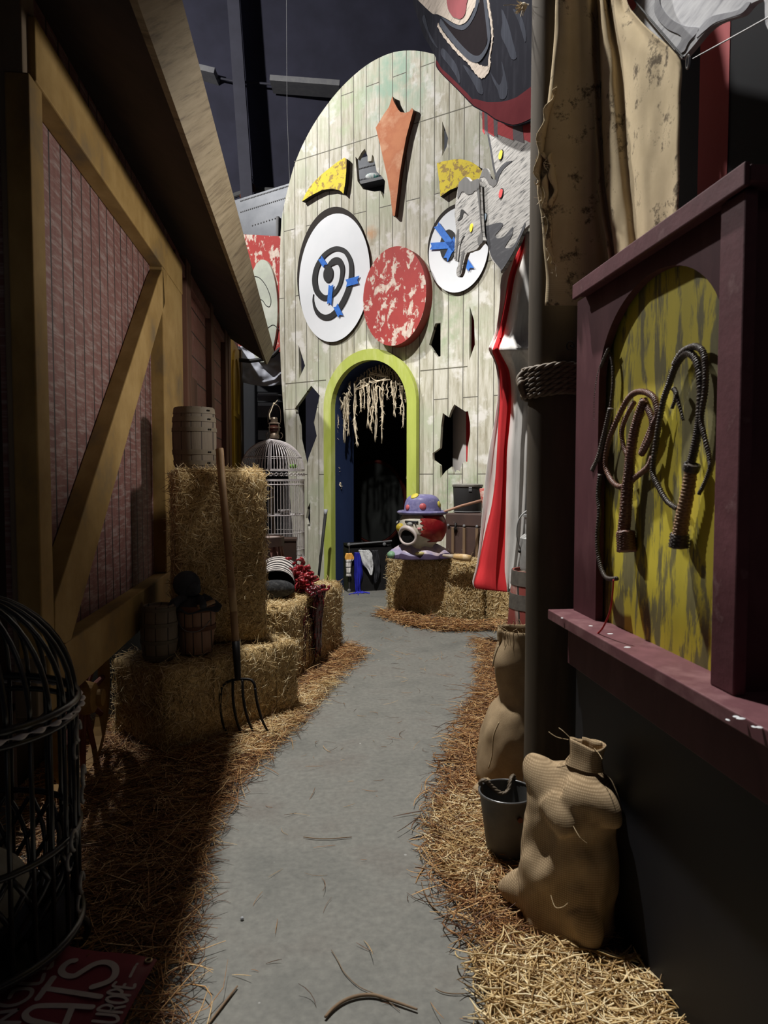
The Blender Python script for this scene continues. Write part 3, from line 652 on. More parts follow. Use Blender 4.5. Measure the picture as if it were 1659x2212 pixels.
obj('sill_beam', MB().box((yn+.04, BD, z_sl), (yc, 0, z_su)), YW, wag, bevel=.006)
YG = mat('greyed_timber', (0.20, 0.15, 0.10), (0.15, 0.11, 0.075), 5, (1, 1, .25), .8, .2)
obj('corner_post', MB().box((yn-.01, -.06, z_sl), (WG.uv(60, 1030)[0], .02, 3.42)), YG, wag, bevel=.006)
obj('corner_post', MB().box((WG.uv(60, 1030)[0], BD+.004, z_su), (WG.uv(86, 1030, BD)[0], 0, z_hl)), YW, wag, bevel=.006)
obj('corner_post', MB().box((WG.uv(359, 1030, BD)[0], BD+.004, z_su), (yc, 0.03, z_hl)), YW, wag, bevel=.006)
pb = [WG.uv(*p, off=BD+.004) for p in [(352, 580), (362, 585), (357, 655), (152, 1392), (119, 1385), (119, 1300), (343, 600)]]
obj('diagonal_brace', MB().ext([pb], BD+.004, -.002), YW, wag, bevel=.005)
for a, b in ((395, 399.5), (400.5, 405), (449, 455), (481, 486), (488, 493)):
    obj('batten', MB().box((Y(a), -.05, .45), (Y(b), .006, 3.4)), mat('batten_brown', (.17, .085, .055), (.1, .05, .035), 6, (1, 1, .2)), wag, bevel=.005)
a, b = WG.uv(376, 566)[1], WG.uv(478, 720)[1]
obj('top_rail', MB().box((yc, -.04, a-.05), (Y(481), .005, a+.05)), mat('rail_red', (.20, .10, .085), (.14, .06, .05), 6), wag, bevel=.005)
u0, u1 = Y(409), Y(424); obj('small_door', MB().box((u0, -.02, WG.uv(412, 890)[1]-.6), (u1, .006, WG.uv(412, 815)[1])), mat('batten_brown', (.17, .085, .055)), wag, bevel=.004)
# yellow arched shutter at the far end
us0, us1 = Y(494.5), Y(515); sh = obj('shutter', MB().box((us0, -.03, .5), (us1, .006, WG.uv(505, 745)[1])), YW2, wag, bevel=.006)
w_ = us1-us0; zt = WG.uv(505, 745)[1]
mb = MB(); A = arch(us0+.12*w_, us1-.12*w_, zt-.1, zt-.95, 14); B = arch(us0+.24*w_, us1-.24*w_, zt-.22, zt-.95, 14); mb.ext([A+B[::-1]], -.055, -.03); obj('arch_moulding', mb, YW2, sh)
for za, zb in ((zt-1.02, zt-.95), (zt-1.95, zt-1.88)):
    obj('moulding', MB().box((us0+.1*w_, -.055, za), (us1-.1*w_, -.03, zb)), YW2, sh)
for ua in (us0+.1*w_, us1-.2*w_): obj('moulding', MB().box((ua, -.055, zt-1.88), (ua+.1*w_, -.03, zt-1.02)), YW2, sh)
obj('corner_post', MB().box((us1, -.06, .4), (ye, .05, 3.3)), YG, wag, bevel=.006)
# roof: dark soffit sloping down to a pale fascia board
xl, zl, xu, zu = -0.50, 2.86, -0.413, 3.045
f0, f1 = 0.6, None
d_ = ray(577, 788); f1 = (E0 + d_*(xl/d_.x)).y
zl = (E0 + d_*(xl/d_.x)).z; d2 = ray(592, 758); zu = (E0 + d2*(f1/d2.y)).z; xu = (E0 + d2*(f1/d2.y)).x
mb = MB()
def prism(mb, sec, y0, y1):
    n = len(sec); mb.add([(x, y0, z) for x, z in sec]+[(x, y1, z) for x, z in sec], [tuple(range(n)), tuple(range(2*n-1, n-1, -1))]+[(i, i+n, (i+1) % n+n, (i+1) % n) for i in range(n)])
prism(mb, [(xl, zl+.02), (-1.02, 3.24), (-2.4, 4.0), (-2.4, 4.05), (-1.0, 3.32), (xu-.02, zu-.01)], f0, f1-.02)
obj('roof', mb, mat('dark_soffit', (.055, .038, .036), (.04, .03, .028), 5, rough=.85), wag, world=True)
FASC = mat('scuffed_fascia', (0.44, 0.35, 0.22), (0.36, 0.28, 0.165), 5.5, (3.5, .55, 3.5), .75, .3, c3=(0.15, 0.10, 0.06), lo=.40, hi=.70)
m_, nt_, b_ = newmat('fascia_board'); tcv = coords(nt_, (1, 1, 1), (0, 0, 0))
mp_ = nt_.nodes.new('ShaderNodeMapping'); mp_.inputs['Rotation'].default_value = (0, math.radians(42), 0); nt_.links.new(tcv, mp_.inputs[0])
mp2 = nt_.nodes.new('ShaderNodeMapping'); mp2.inputs['Scale'].default_value = (1.0, 1.0, 9.0); nt_.links.new(mp_.outputs[0], mp2.inputs[0])
g_ = noisef(nt_, mp2.outputs[0], 3.2, 8, .7); h_ = noisef(nt_, tcv, 1.6, 4)
c_ = ramp(nt_, g_, [(.36, (.30, .24, .155)), (.52, (.24, .19, .115)), (.66, (.10, .07, .042))]).outputs[0]
c_ = mixc(nt_, ramp(nt_, h_, [(.45, (0, 0, 0)), (.7, (.6, .6, .6))]).outputs[0], c_, (.15, .105, .06))
nt_.links.new(c_, b_.inputs['Base Color']); b_.inputs['Roughness'].default_value = .75
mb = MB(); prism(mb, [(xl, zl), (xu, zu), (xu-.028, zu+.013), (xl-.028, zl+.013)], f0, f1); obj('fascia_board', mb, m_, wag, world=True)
# wheel under the sill
wh_c = Vector((-1.07, 3.46, .40)); R0 = .40
wp = bpy.data.objects.new('wheel', None); C.objects.link(wp); wp.parent = wag; wp.location = wmat(wag).inverted() @ wh_c
def wy(mb, prof, n=40):
    mb.lathe(prof, (0, 0, 0), n, axis=(0, -1, 0)); return mb
WHY = mat('wheel_yellow', (.30, .17, .045), (.2, .11, .03), 8, rough=.7)
mb = MB(); mb.lathe([(R0-.045, -.025), (R0, -.025), (R0, .025), (R0-.045, .025), (R0-.045, -.025)], (0, 0, 0), 44, axis=(0, -1, 0), cap=False); obj('rim', mb, WHY, wp)
mb = MB(); mb.lathe([(.075, -.06), (.085, 0), (.07, .06), (.04, .075), (.04, .1)], (0, 0, 0), 20, axis=(0, -1, 0)); obj('hub', mb, WHY, wp)
for k in range(12):
    q = 2*PI*k/12; mb = MB(); mb.tube([(.07*math.cos(q), 0, .07*math.sin(q)), ((R0-.04)*math.cos(q), 0, (R0-.04)*math.sin(q))], [.02, .013], 8); obj('spoke', mb, mat('spoke_red', (.16, .05, .035), (.11, .035, .025), 8), wp)
obj('underside_drop', MB().box((yn+.1, .3, .05), (ye-.2, .4, .5)), flat('underside_black', (.012, .011, .011)), wag)  # black drop behind the wheel, painted for the dark under the wagon
mb = MB(); c = F(150, 1745); mb.box((-.07, -.05, 0), (.07, .05, .09)); o = obj('wheel_chock', mb, WHY, bevel=.008); o.location = (c.x-.02, c.y, 0)
tag(o, 'small yellow brown wooden chock on straw in front of the wagon wheel', 'chock')
# ================================================================== right side: whip booth
BO = Frame((0.95, 1.9), -PI/2)
bo = thing('whip_booth', 'dark plum wooden booth with an arched yellow back panel and a counter shelf', 'booth', BO.o, BO.a)
PLUM = mat('plum_paint', (0.10, 0.034, 0.041), (0.08, 0.026, 0.032), 5, (1, 1, .4), .62, .12, c3=(0.12, 0.046, 0.052))
PLUMW = mat('plum_worn_edge', (0.125, 0.046, 0.054), (0.10, 0.036, 0.042), 16, (1, 1, 1), .6, .3, c3=(0.22, 0.13, 0.13), lo=.38, hi=.82)
BLKP = mat('black_painted_board', (0.014, 0.0145, 0.018), (0.011, 0.0115, 0.014), 3, (1, 1, .4), .55, .05)
YP = peel('yellow_worn_panel', (0.60, 0.49, 0.035), (0.19, 0.165, 0.06), 9, 0.50, (1.7, 1, .36), (0.46, 0.38, 0.03), soft=.03, bmp=.15)
bl, brr = BO.uv(1243, 1000)[0], BO.uv(1609, 1000)[0]
shz = BO.uv(1240, 1318)[1]
ztop = PX(1243, 630, .92).z
il, ir = BO.uv(1291, 1000)[0], BO.uv(1562, 1000)[0]
ap = BO.uv(1438, 572); ac = (il+ir)/2; aw = (ir-il)/2; sp_ = ap[1]-0.26
ar_ = [(il, shz+.001)] + [(ac-aw*math.cos(PI*i/30), sp_+.26*math.sin(PI*i/30)) for i in range(31)] + [(ir, shz+.001)]
outer = [(bl, shz), (bl, ztop-.02), (brr, ztop-.02), (brr, shz)]
obj('arch_board', MB().ext([[outer[1], outer[2], outer[3]] + ar_[::-1] + [outer[0]]], 0, .025), PLUM, bo)
obj('back_panel', MB().box((bl+.02, .035, shz), (brr-.02, .055, ztop-.04)), YP, bo)
obj('side_board', MB().box((bl, .025, shz), (bl+.02, .3, ztop-.02)), PLUM, bo)
obj('side_board', MB().box((brr-.02, .025, shz), (brr, .5, ztop-.02)), PLUM, bo)
pl0, pl1 = BO.uv(1553, 1000, -.02)[0], BO.uv(1606, 1000, -.02)[0]
mb = MB().box((pl0, -.03, shz), (pl1, 0.0, ztop-.03)); obj('pilaster', mb, PLUMW, bo, bevel=.004)
rl, rr_ = (BO.uv(1241, 620, -.04)[0], BO.uv(1617, 352, -.04)[0])
zr = BO.uv(1617, 352, -.04)[1]
obj('roof_board', MB().box((rl, -.035, zr-.035), (rr_, .36, zr)), PLUMW, bo, bevel=.004)
obj('roof_trim', MB().box((rl, -.048, zr-.045), (rr_, -.035, zr+.004)), PLUMW, bo, bevel=.003)
s0 = PX(1185, 1318, .865); sl = -(s0.y-1.9)
shelf = mat('plum_shelf', (0.20, 0.085, 0.095), (0.15, 0.062, 0.07), 7, rough=.5, bmp=.15, c3=(0.24, .12, .125))
obj('counter_shelf', MB().box((sl, -.088, shz-.035), (1.35, .13, shz)), shelf, bo, bevel=.003)
for k, (x, y) in enumerate(((1214, 1335), (1276, 1352), (1318, 1369), (1572, 1555), (1590, 1548), (1600, 1552), (1628, 1570), (1640, 1571), (1355, 1398))):
    p = F(x, y, shz+.0005); mb = MB(); mb.ball((p.x, p.y, p.z), .004+.003*(k % 3), .006, .0012, 8, 4); obj('paint_drip', mb, EYEW, bo, world=True)
zf = BO.uv(1237, 1440, -.02)[1]
obj('counter_apron', MB().box((bl, -.02, zf), (1.35, .02, shz-.035)), PLUM, bo, bevel=.003)
obj('counter_front', MB().box((bl+.01, .01, 0), (1.35, .05, zf)), BLKP, bo)
obj('counter_end', MB().box((bl+.01, .05, 0), (bl+.05, .36, shz-.035)), BLKP, bo)
# ---- whips hanging on the yellow panel
def whip(name, label, lines, m, group='whips hanging on the yellow panel', extra=None):
    o = None; p0 = BO.w(*(lambda q: (q[0], -.02, q[1]))(BO.uv(*z9(*lines[0][1][0]), off=.05)))
    t = thing(name, label, 'whip', p0, BO.a, group)
    for nm, pts, r0, r1, off, mm in lines:
        if off > -.02: off = .005 + max(0, off)*.25
        q = cr([z9(*p) for p in pts], 7); n = len(q)
        pp = [BO.w(BO.uv(x, y, off)[0], off, BO.uv(x, y, off)[1]) for i, (x, y) in enumerate(q)]
        rs = [(r0+(r1-r0)*i/(n-1))*(1+.03*(i % 2)) for i in range(n)]
        mb = MB(); mb.tube(pp, rs, 10)
        if mm is not YARN and r0 > .004:                            # braided strand wound round the core
            for ph in (0, PI):
                hx = []
                for i in range((n-1)*4+1):
                    k = min(i//4, n-2); f = i/4-k; c = pp[k]*(1-f)+pp[k+1]*f; tg = (pp[k+1]-pp[k]).normalized()
                    a = tg.cross(Vector((.3, .8, .2))).normalized(); b = tg.cross(a); q_ = i*.9+ph; rr0 = rs[k]*.98
                    hx.append(c + a*rr0*math.cos(q_) + b*rr0*math.sin(q_))
                mb.tube(hx, r0*.22, 4)
        obj(nm, mb, mm, t, smooth=True, world=True)
    return t
z9 = lambda a, b: (1120+a/3.078, 700+b/3.078)
LBR = mat('brown_leather', (.20, .10, .07), (.12, .055, .04), 22, rough=.42, bmp=.3, spec=.4); LBK = mat('black_leather', (.10, .08, .068), (.06, .047, .04), 25, rough=.38, bmp=.3, spec=.4)
WOODH = mat('whip_wood', (.30, .18, .10), (.22, .13, .07), 9, (1, 1, .2), .45, .1); YARN = flat('red_yarn', (.55, .05, .05), .9)
whip('bullwhip', 'brown braided leather whip coiled in the middle of the yellow panel', [
    ('handle', [(835, 505), (795, 620), (765, 740), (742, 900), (735, 1000), (722, 1100), (712, 1250), (700, 1390), (705, 1450), (712, 1510)], .011, .021, -.005, LBR),
    ('thong', [(835, 505), (860, 560), (890, 640), (880, 740), (820, 860), (840, 800), (890, 680), (925, 600), (905, 500), (850, 455), (780, 455), (720, 510), (650, 650), (600, 780), (578, 930), (612, 1030), (665, 1080), (715, 1068), (790, 1010), (860, 950), (890, 885)], .009, .007, .03, LBR),
    ('inner_loop', [(770, 520), (725, 600), (690, 700), (695, 800), (725, 880)], .007, .006, .04, LBR),
    ('pommel', [(712, 1385), (716, 1440), (720, 1505)], .024, .026, -.005, LBR)], LBR)
whip('bullwhip', 'dark whip with a smooth wooden handle hanging right on the yellow panel', [
    ('handle', [(1150, 960), (1125, 1120), (1090, 1290), (1072, 1420)], .014, .019, -.002, WOODH),
    ('thong', [(1140, 950), (1165, 850), (1190, 720), (1205, 600), (1212, 400), (1190, 260), (1140, 195), (1090, 215), (1040, 290), (1005, 390), (965, 500), (935, 660), (910, 820), (892, 980), (930, 1080), (990, 1180), (1060, 1230)], .010, .006, .02, LBK),
    ('thong', [(1040, 270), (1090, 190), (1170, 150), (1225, 185), (1245, 300), (1240, 450), (1215, 620), (1235, 740), (1268, 880), (1272, 960), (1235, 1060), (1200, 1130)], .009, .0035, .015, LBK),
    ('tassel', [(1030, 430), (1050, 470), (1020, 560)], .006, .004, 0, LBK), ('tassel', [(1035, 430), (1060, 500), (1095, 640)], .006, .003, .01, LBK),
    ('knot', [(1155, 935), (1145, 975)], .018, .017, -.002, LBK), ('pommel', [(1072, 1400), (1065, 1480)], .021, .022, -.002, LBK)], LBK)
whip('bullwhip', 'thin black whip with red yarn at its tip hanging left on the yellow panel', [
    ('thong', [(600, 165), (550, 280), (522, 400), (512, 520), (512, 640)], .006, .005, -.01, LBK),
    ('handle', [(612, 560), (590, 660), (565, 770), (535, 890), (500, 970)], .008, .011, -.01, LBK),
    ('thong', [(600, 165), (625, 260), (630, 400), (612, 560)], .005, .006, .04, LBK),
    ('thong', [(545, 1000), (530, 1130), (538, 1250), (525, 1400), (530, 1530), (555, 1640), (590, 1690), (655, 1692)], .008, .006, -.01, LBK),
    ('yarn', [(632, 1700), (625, 1800), (605, 1920), (560, 2020), (515, 2070), (495, 2100)], .0022, .003, -.07, YARN)], LBK)

# ================================================================== post with rope, canvas, boards above the booth
pc = P(1190, 1400, 2.86); PR = .103
POST = mat('old_timber', (0.10, 0.08, 0.056), (0.075, 0.06, 0.043), 5, (1, 1, .12), .8, .25, c3=(0.125, 0.10, .072))
mb = MB(); mb.lathe([(PR*1.04, 0), (PR, .4), (PR, 1.2), (PR*.99, 2.5), (PR*.97, 3.9)], (0, 0, 0), 40)
o = obj('timber_post', mb, POST, smooth=True, auto=40); o.location = (pc.x, pc.y, 0); tag(o, 'thick round timber post at the far end of the plum booth', 'post')
mb = MB(); zc = P(1190, 828, 2.8).z; pts = []
for i in range(6*28+1):
    q = 2*PI*i/28; pts.append((pc.x+(PR+.017)*math.cos(q), pc.y+(PR+.017)*math.sin(q), zc-.055+.020*i/28 + .004*math.sin(3*q)))
ROPEB = straw_mat('brown_rope', [(.12, .09, .06), (.26, .20, .13), (.36, .28, .19)], 60)
for ph in (0, 2*PI/3, 4*PI/3):
    hh = []
    for i, p in enumerate(pts):
        for s_ in range(3):
            k = min(i+1, len(pts)-1); f = s_/3; c = Vector(p)*(1-f)+Vector(pts[k])*f; rad = Vector((c.x-pc.x, c.y-pc.y, 0)).normalized(); q = (i*3+s_)*.55+ph
            hh.append(c + rad*.007*math.cos(q) + Vector((0, 0, .007*math.sin(q))))
    mb.tube(hh, .0075, 5)
q0 = P(1131, 820, 2.84)
for k in range(3): mb.tube(cr([q0+Vector((.01*k, 0, .03-.02*k)), q0+Vector((-.022, -.01*k, .0-.01*k)), q0+Vector((-.01+.006*k, -.02, -.05-.012*k))], 6), .011, 7)
tag(obj('rope_wrap', mb, ROPEB, smooth=True), 'brown rope wound several times round the timber post', 'rope')
mb = MB(); c = P(1232, 747, 2.72); mb.tube([c+FH*0+R_*.014*math.cos(q)+Vector((0, 0, .016*math.sin(q))) for q in np.linspace(0, 2*PI, 17)[:-1]], .003, 6, closed=True); mb.tube([c, c+R_*.02+FH*.03], .003, 6)
tag(obj('eye_screw', mb, flat('dark_iron', (.05, .045, .04), .5, .6)), 'small iron ring screw in the post above the rope', 'ring')
CANV = weave('tan_canvas', (0.64, 0.52, 0.34), (0.46, 0.365, 0.225), 900, dirt=(0.13, 0.10, 0.065), dth=.575)
# cloth: rows of stations (px, py, depth) ; last stations run on towards the camera along the booth
def st(px, py, d=None, x=None): return P(px, py, d) if d else PX(px, py, x)
rows = []
for (y, a0, a1, a2, a3, b0, b1, b2, b3, b4) in (
        (-40, 1202, 1222, 1250, 1271, 1276, 1297, 1312, 1330, 1345), (20, 1200, 1222, 1250, 1273, 1277, 1299, 1317, 1340, 1362), (80, 1197, 1222, 1250, 1276, 1279, 1302, 1328, 1372, 1420), (130, 1194, 1222, 1252, 1277, 1281, 1305, 1338, 1400, 1469),
        (220, 1184, 1222, 1254, 1282, 1285, 1307, 1345, 1402, 1468), (320, 1174, 1222, 1256, 1288, 1290, 1311, 1353, 1404, 1466), (400, 1160, 1219, 1258, 1291, 1294, 1316, 1362, 1408, 1465), (470, 1172, 1218, 1262, 1300, 1303, 1325, 1370, 1412, 1463), (540, 1176, 1214, 1265, 1312, 1314, 1334, 1378, 1414, 1462), (600, 1180, 1212, 1266, 1318, 1320, 1340, 1380, 1416, 1461), (660, 1178, 1206, 1250, 1300, 1312, 1340, 1380, 1416, 1461)):
    r = [P(a0, y, 2.65), P(a0+8, y, 2.635), P(a1, y, 2.63), P((a1+a2)/2, y, 2.64), P(a2, y, 2.645), P((a2+a3)/2, y, 2.635), P(a3, y, 2.63), PX(b0, y, 1.035), PX((b0+b1)/2, y, 1.065), PX(b1, y, 1.04), PX((b1+b2)/2, y, 1.045), PX(b2, y, 1.075), PX((b2+b3)/2, y, 1.05), PX(b3, y, 1.055), PX((b3+b4)/2, y, 1.065), PX(b4, y, 1.06)]
    rows.append([Vector((p.x, p.y, max(p.z, zr+.012))) if (p.y < 2.5 and p.x > .87) else p for p in r])
R2 = [[cr([tuple(r[k]) for r in rows], 5)[i] for k in range(len(rows[0]))] for i in range((len(rows)-1)*5+1)]
R3 = [cr(r, 4) for r in R2]
mb = MB(); mb.loft([[Vector(p)+Vector((.004*nz(p[0]*20, p[1]*20, p[2]*8), .006*nz(p[0]*9, p[1]*9, p[2]*5), 0)) for p in r] for r in R3])
cv_ = obj('canvas_flap', mb, CANV, smooth=True, solid=.003); tag(cv_, 'stained tan canvas flap hanging between the timber post and the plum booth', 'canvas')
# ragged strips along its free edge
rag = MB()
for pts in ([(1200, 190), (1188, 215), (1170, 260), (1160, 320), (1157, 380), (1163, 400)], [(1190, 330), (1180, 370), (1172, 420), (1178, 470), (1183, 540), (1196, 570)], [(1172, 330), (1184, 360), (1192, 410), (1186, 450)]):
    q = cr(pts, 6); L = [P(x-5*math.sin(i*.9), y, 2.60-.01*math.sin(i)) for i, (x, y) in enumerate(q)]; M_ = [P(x+14*math.sin(PI*i/len(q))+2, y+3, 2.64) for i, (x, y) in enumerate(q)]
    rag.loft([[a, (Vector(a)+Vector(b))/2-FH*.012, b] for a, b in zip(L, M_)])
obj('ragged_edge', rag, CANV, cv_, smooth=True, solid=.0025)
mb = MB()
for i in range(40):
    x, y = random.choice([(1165, 290), (1158, 380), (1165, 405), (1176, 480), (1182, 520), (1195, 560), (1160, 340), (1180, 360)]); a = P(x+random.uniform(-5, 5), y+random.uniform(-25, 25), 2.6)
    mb.tube(cr([a, a+R_*random.uniform(-.012, .012)+Vector((0, 0, -.012)), a+R_*random.uniform(-.014, .014)+Vector((0, 0, random.uniform(-.04, .0)))], 4), .0009, 3)
obj('frayed_thread', mb, ROPE, cv_, kind='stuff')
# striped board wall beyond and painted cut-out at the top right
SW = Frame((1.36, 2.2), -PI/2)
t = thing('striped_board', 'tall black board with a red stripe standing behind the booth roof', 'board', SW.o, SW.a)
e = [SW.uv(x, 300)[0] for x in (1300, 1511, 1574, 1760)]
obj('black_board', MB().box((e[0], 0, 0), (e[1], .02, 3.6)), BLKP, t); obj('red_stripe', MB().box((e[1], -.004, 0), (e[2], .02, 3.6)), mat('dull_red_board', (.64, .17, .175), (.56, .145, .15), 3, (1, 1, .3), .8, .05), t)
obj('black_board', MB().box((e[2], -.002, 0), (e[3], .02, 3.6)), BLKP, t)
CB = Frame((1.17, 2.0), -PI/2)
FUR = mat('grey_fur_paint', (.62, .62, .63), (.50, .50, .52), 9, (.8, 1, 5.0), .8, .05, c3=(.17, .17, .19), lo=.4, hi=.74)
FURD = mat('dark_fur_paint', (.24, .24, .26), (.38, .38, .40), 9, (.8, 1, 5.0), .8, .05)
t = thing('animal_board', 'grey and white painted cut-out board hanging above the red stripe', 'cut-out board', CB.w(0, 0, 2.6), CB.a)
def cbp(pts): return [(u, v-2.6) for u, v in (CB.uv(x, y) for x, y in cr(pts, 5, True))]
obj('painted_board', MB().ext([cbp([(1330, -60), (1352, 0), (1368, 28), (1400, 65), (1440, 108), (1466, 128), (1476, 124), (1500, 96), (1522, 70), (1545, 52), (1574, 41), (1600, 32), (1618, 12), (1632, 3), (1650, 0), (1652, 30), (1655, 55), (1670, 60), (1700, -60)])], 0, .02), FUR, t)
obj('dark_shading', MB().ext([cbp([(1425, -30), (1428, 10), (1450, 40), (1480, 56), (1512, 62), (1490, 90), (1478, 112), (1458, 112), (1474, 80), (1440, 60), (1415, 25)])], -.003, 0), FURD, t)
obj('edge_shading', MB().ext([cbp([(1512, 62), (1535, 38), (1560, 30), (1595, 22), (1615, 5), (1622, 8), (1605, 28), (1575, 39), (1545, 50), (1522, 68), (1505, 82)])], -.003, 0), FURD, t)
obj('red_mouth', MB().ext([cbp([(1352, -20), (1372, -14), (1374, 12), (1366, 22), (1358, 10)])], -.004, 0), mat('pink_red', (.6, .12, .12), (.5, .1, .1)), t)
CORD = flat('black_cord', (.02, .02, .02), .8)
mb = MB(); mb.tube([CB.w(CB.uv(x, y, -.02)[0], -.02, CB.uv(x, y, -.02)[1]) for x, y in ((1340, -45), (1378, 10), (1476, 124))], .003, 5); tag(obj('rigging_line', mb, CORD), 'black cord crossing the grey cut-out board down to the canvas corner', 'cord')
mb = MB(); mb.tube([CB.w(CB.uv(x, y, -.03)[0], -.03, CB.uv(x, y, -.03)[1]) for x, y in ((1497, 127), (1590, 76), (1700, 15))], .002, 5); tag(obj('rigging_line', mb, flat('wire_grey', (.3, .3, .3), .4, .6)), 'thin pale wire crossing the black board at the top right', 'wire')
mb = MB(); c = CB.uv(1486, 134, -.03); mb.tube([CB.w(c[0]+.008*math.cos(q), -.03, c[1]+.019*math.sin(q)) for q in np.linspace(0, 2*PI, 15)[:-1]], .0035, 6, closed=True); tag(obj('snap_link', mb, flat('steel_bright', (.6, .6, .6), .3, .9)), 'small steel snap link beside the canvas corner', 'snap link')

# ================================================================== painted clown cut-out (head, body, pointing hand)
CL = Frame(P(1135, 1000, 5.0), math.radians(90+6.18+16-12.36+0)) if False else None
def camframe(px, d, ang):
    """vertical plane through P(px, d); local x to the right, turned so that it recedes ang degrees left of the view axis"""
    p = P(px, 1030, d); a = math.radians(ang); dirl = -(R_*(-math.sin(a)) + FH*math.cos(a)); return Frame(p, math.atan2(dirl.y, dirl.x))
BF = camframe(1135, 5.05, 16)
t = thing('clown_cutout', 'painted grey clown cut-out board with a pointing hand beside the post', 'cut-out figure', BF.o, BF.a)
zb = (5.82, 960, 240)
GF = mat('grey_white_brush', (.36, .345, .325), (.27, .26, .245), 13, (.5, 1, 6.5), .85, .03, c3=(.05, .05, .053), lo=.42, hi=.66, spec=.05)
GD = mat('dark_grey_brush', (.065, .065, .07), (.09, .09, .095), 8, (.6, 1, 4), .8, .05, c3=(.28, .27, .26), lo=.5, hi=.8, spec=.05)
GC = mat('cuff_grey', (.125, .12, .118), (.10, .098, .095), 7, (3, 1, .6), .8, .05)
def cut(fr, name, pts, k, y0, y1, m, parent, sm=4, off=None):
    p = fr.pl(pts, y0 if off is None else off, k); p = cr(p, sm, True) if sm else p
    return obj(name, MB().ext([p], y0, y1), m, parent)
body = cut(BF, 'body_board', [(475, -120), (478, 120), (490, 250), (545, 292), (560, 380), (580, 500), (610, 690), (640, 820), (660, 890), (640, 935), (605, 955), (575, 900), (552, 850), (545, 770), (520, 722), (485, 722), (468, 765), (440, 850), (425, 950), (420, 1100), (435, 1300), (455, 1480), (490, 1635), (540, 1690), (560, 1770), (600, 1875), (700, 1985), (710, 2030), (850, 1815), (940, 1645), (1010, 1480), (1180, 1300), (1250, 800), (1240, -120)], zb, 0, .025, GF, t, 3)
for i, (a, b, c, d) in enumerate(((474, 500, 478, 505), (540, 610, 545, 625), (670, 850, 668, 865), (960, 1060, 1000, 1130), (1120, 1200, 1160, 1240))):
    cut(BF, 'ruff_stripe', [(a, -60), (b, -60), (d, 290+(d-480)*.2), (c, 255+(c-480)*.2)], zb, -.004, 0, mat('ruff_red', (.36, .04, .045), (.30, .032, .036), 9, (.6, 1, 6), .8, 0, c3=(.2, .05, .05), lo=.45, hi=.8), t, 0)
for i, (a, b, c, d) in enumerate(((500, 540, 505, 545), (610, 670, 625, 668), (850, 960, 865, 1000), (1060, 1120, 1130, 1160))):
    cut(BF, 'ruff_stripe', [(a, -60), (b, -60), (d, 290+(d-480)*.22), (c, 270+(c-480)*.22)], zb, -.004, 0, mat('ruff_dark', (.12, .10, .105), (.09, .08, .085), 9, (.6, 1, 6), .8, 0), t, 0)
cut(BF, 'sleeve_shadow', [(500, 1460), (540, 1440), (590, 1425), (700, 1400), (735, 1430), (690, 1500), (640, 1560), (660, 1600), (740, 1580), (800, 1520), (860, 1460), (850, 1560), (800, 1640), (760, 1720), (860, 1700), (940, 1560), (1010, 1400), (1005, 1480), (930, 1640), (850, 1800), (715, 2010), (700, 1975), (610, 1860), (570, 1770), (550, 1690), (505, 1640)], zb, -.003, 0, GD, t)
cut(BF, 'arm_fold', [(650, 790), (690, 720), (760, 650), (850, 625), (800, 670), (740, 730), (690, 810), (668, 880)], zb, -.003, 0, GD, t)
cut(BF, 'side_edge', [(540, 300), (556, 300), (590, 470), (625, 690), (664, 870), (655, 900), (640, 840), (605, 690), (575, 500)], zb, -.003, 0, GD, t)
cut(BF, 'cuff', [(440, 850), (470, 765), (490, 725), (520, 718), (548, 750), (590, 850), (628, 858), (660, 905), (612, 955), (590, 930), (560, 915), (530, 860), (500, 825), (455, 835)], zb, -.003, 0, GC, t, 3)
for cx, cy, m in ((708, 550, (.85, .66, .06)), (710, 1035, (.62, .08, .08)), (507, 1340, (.28, .34, .40))):
    u, v = BF.uv(960+cx/5.82, 240+cy/5.82, -.006); nm = 'button'
    rg = obj('button', MB().ext([ellipse(u, v, .039, .037, 24)], -.006, 0), BLK, t); obj('button_face', MB().ext([ellipse(u, v, .033, .031, 24)], -.009, -.006), flat('button_%d' % cx, m, .6), rg)
mb = MB()
for pts in ([(170, 960), (185, 895), (210, 872), (240, 840), (268, 828), (300, 858), (330, 884), (385, 862), (425, 858), (432, 1000), (446, 1250), (462, 1500), (472, 1580), (487, 1635), (440, 1695), (400, 1742), (350, 1757), (290, 1775), (240, 1700), (190, 1600), (150, 1480), (135, 1350), (132, 1250), (146, 1100)],
            [(150, 1440), (142, 1520), (132, 1620), (126, 1750), (123, 1850), (140, 1888), (164, 1884), (178, 1840), (188, 1740), (215, 1640), (250, 1560), (200, 1480)],
            [(215, 1640), (195, 1720), (182, 1850), (172, 1930), (150, 2005), (156, 2065), (183, 2088), (212, 2045), (232, 1960), (262, 1835), (290, 1775), (320, 1740), (270, 1640)],
            [(132, 1240), (128, 1300), (138, 1362), (162, 1376), (190, 1330), (210, 1250), (190, 1180), (150, 1150)]):
    mb.ext([cr(BF.pl(pts, -.055, zb), 4, True)], -.055 + .0004*len(mb.v)/1000, -.025)
hand = obj('pointing_hand', mb, GF, t)
cut(BF, 'glove_cuff', [(182, 900), (210, 872), (240, 840), (268, 828), (300, 858), (330, 884), (385, 862), (425, 858), (430, 985), (380, 1000), (350, 1035), (290, 1045), (250, 1015), (215, 1015), (195, 1055), (165, 1100), (166, 1000)], zb, -.059, -.055, GC, hand, 3)
cut(BF, 'wrist_edge', [(408, 985), (432, 985), (446, 1250), (462, 1500), (480, 1635), (455, 1670), (430, 1690), (415, 1600), (455, 1520), (440, 1300), (420, 1100)], zb, -.059, -.055, GC, hand, 3)
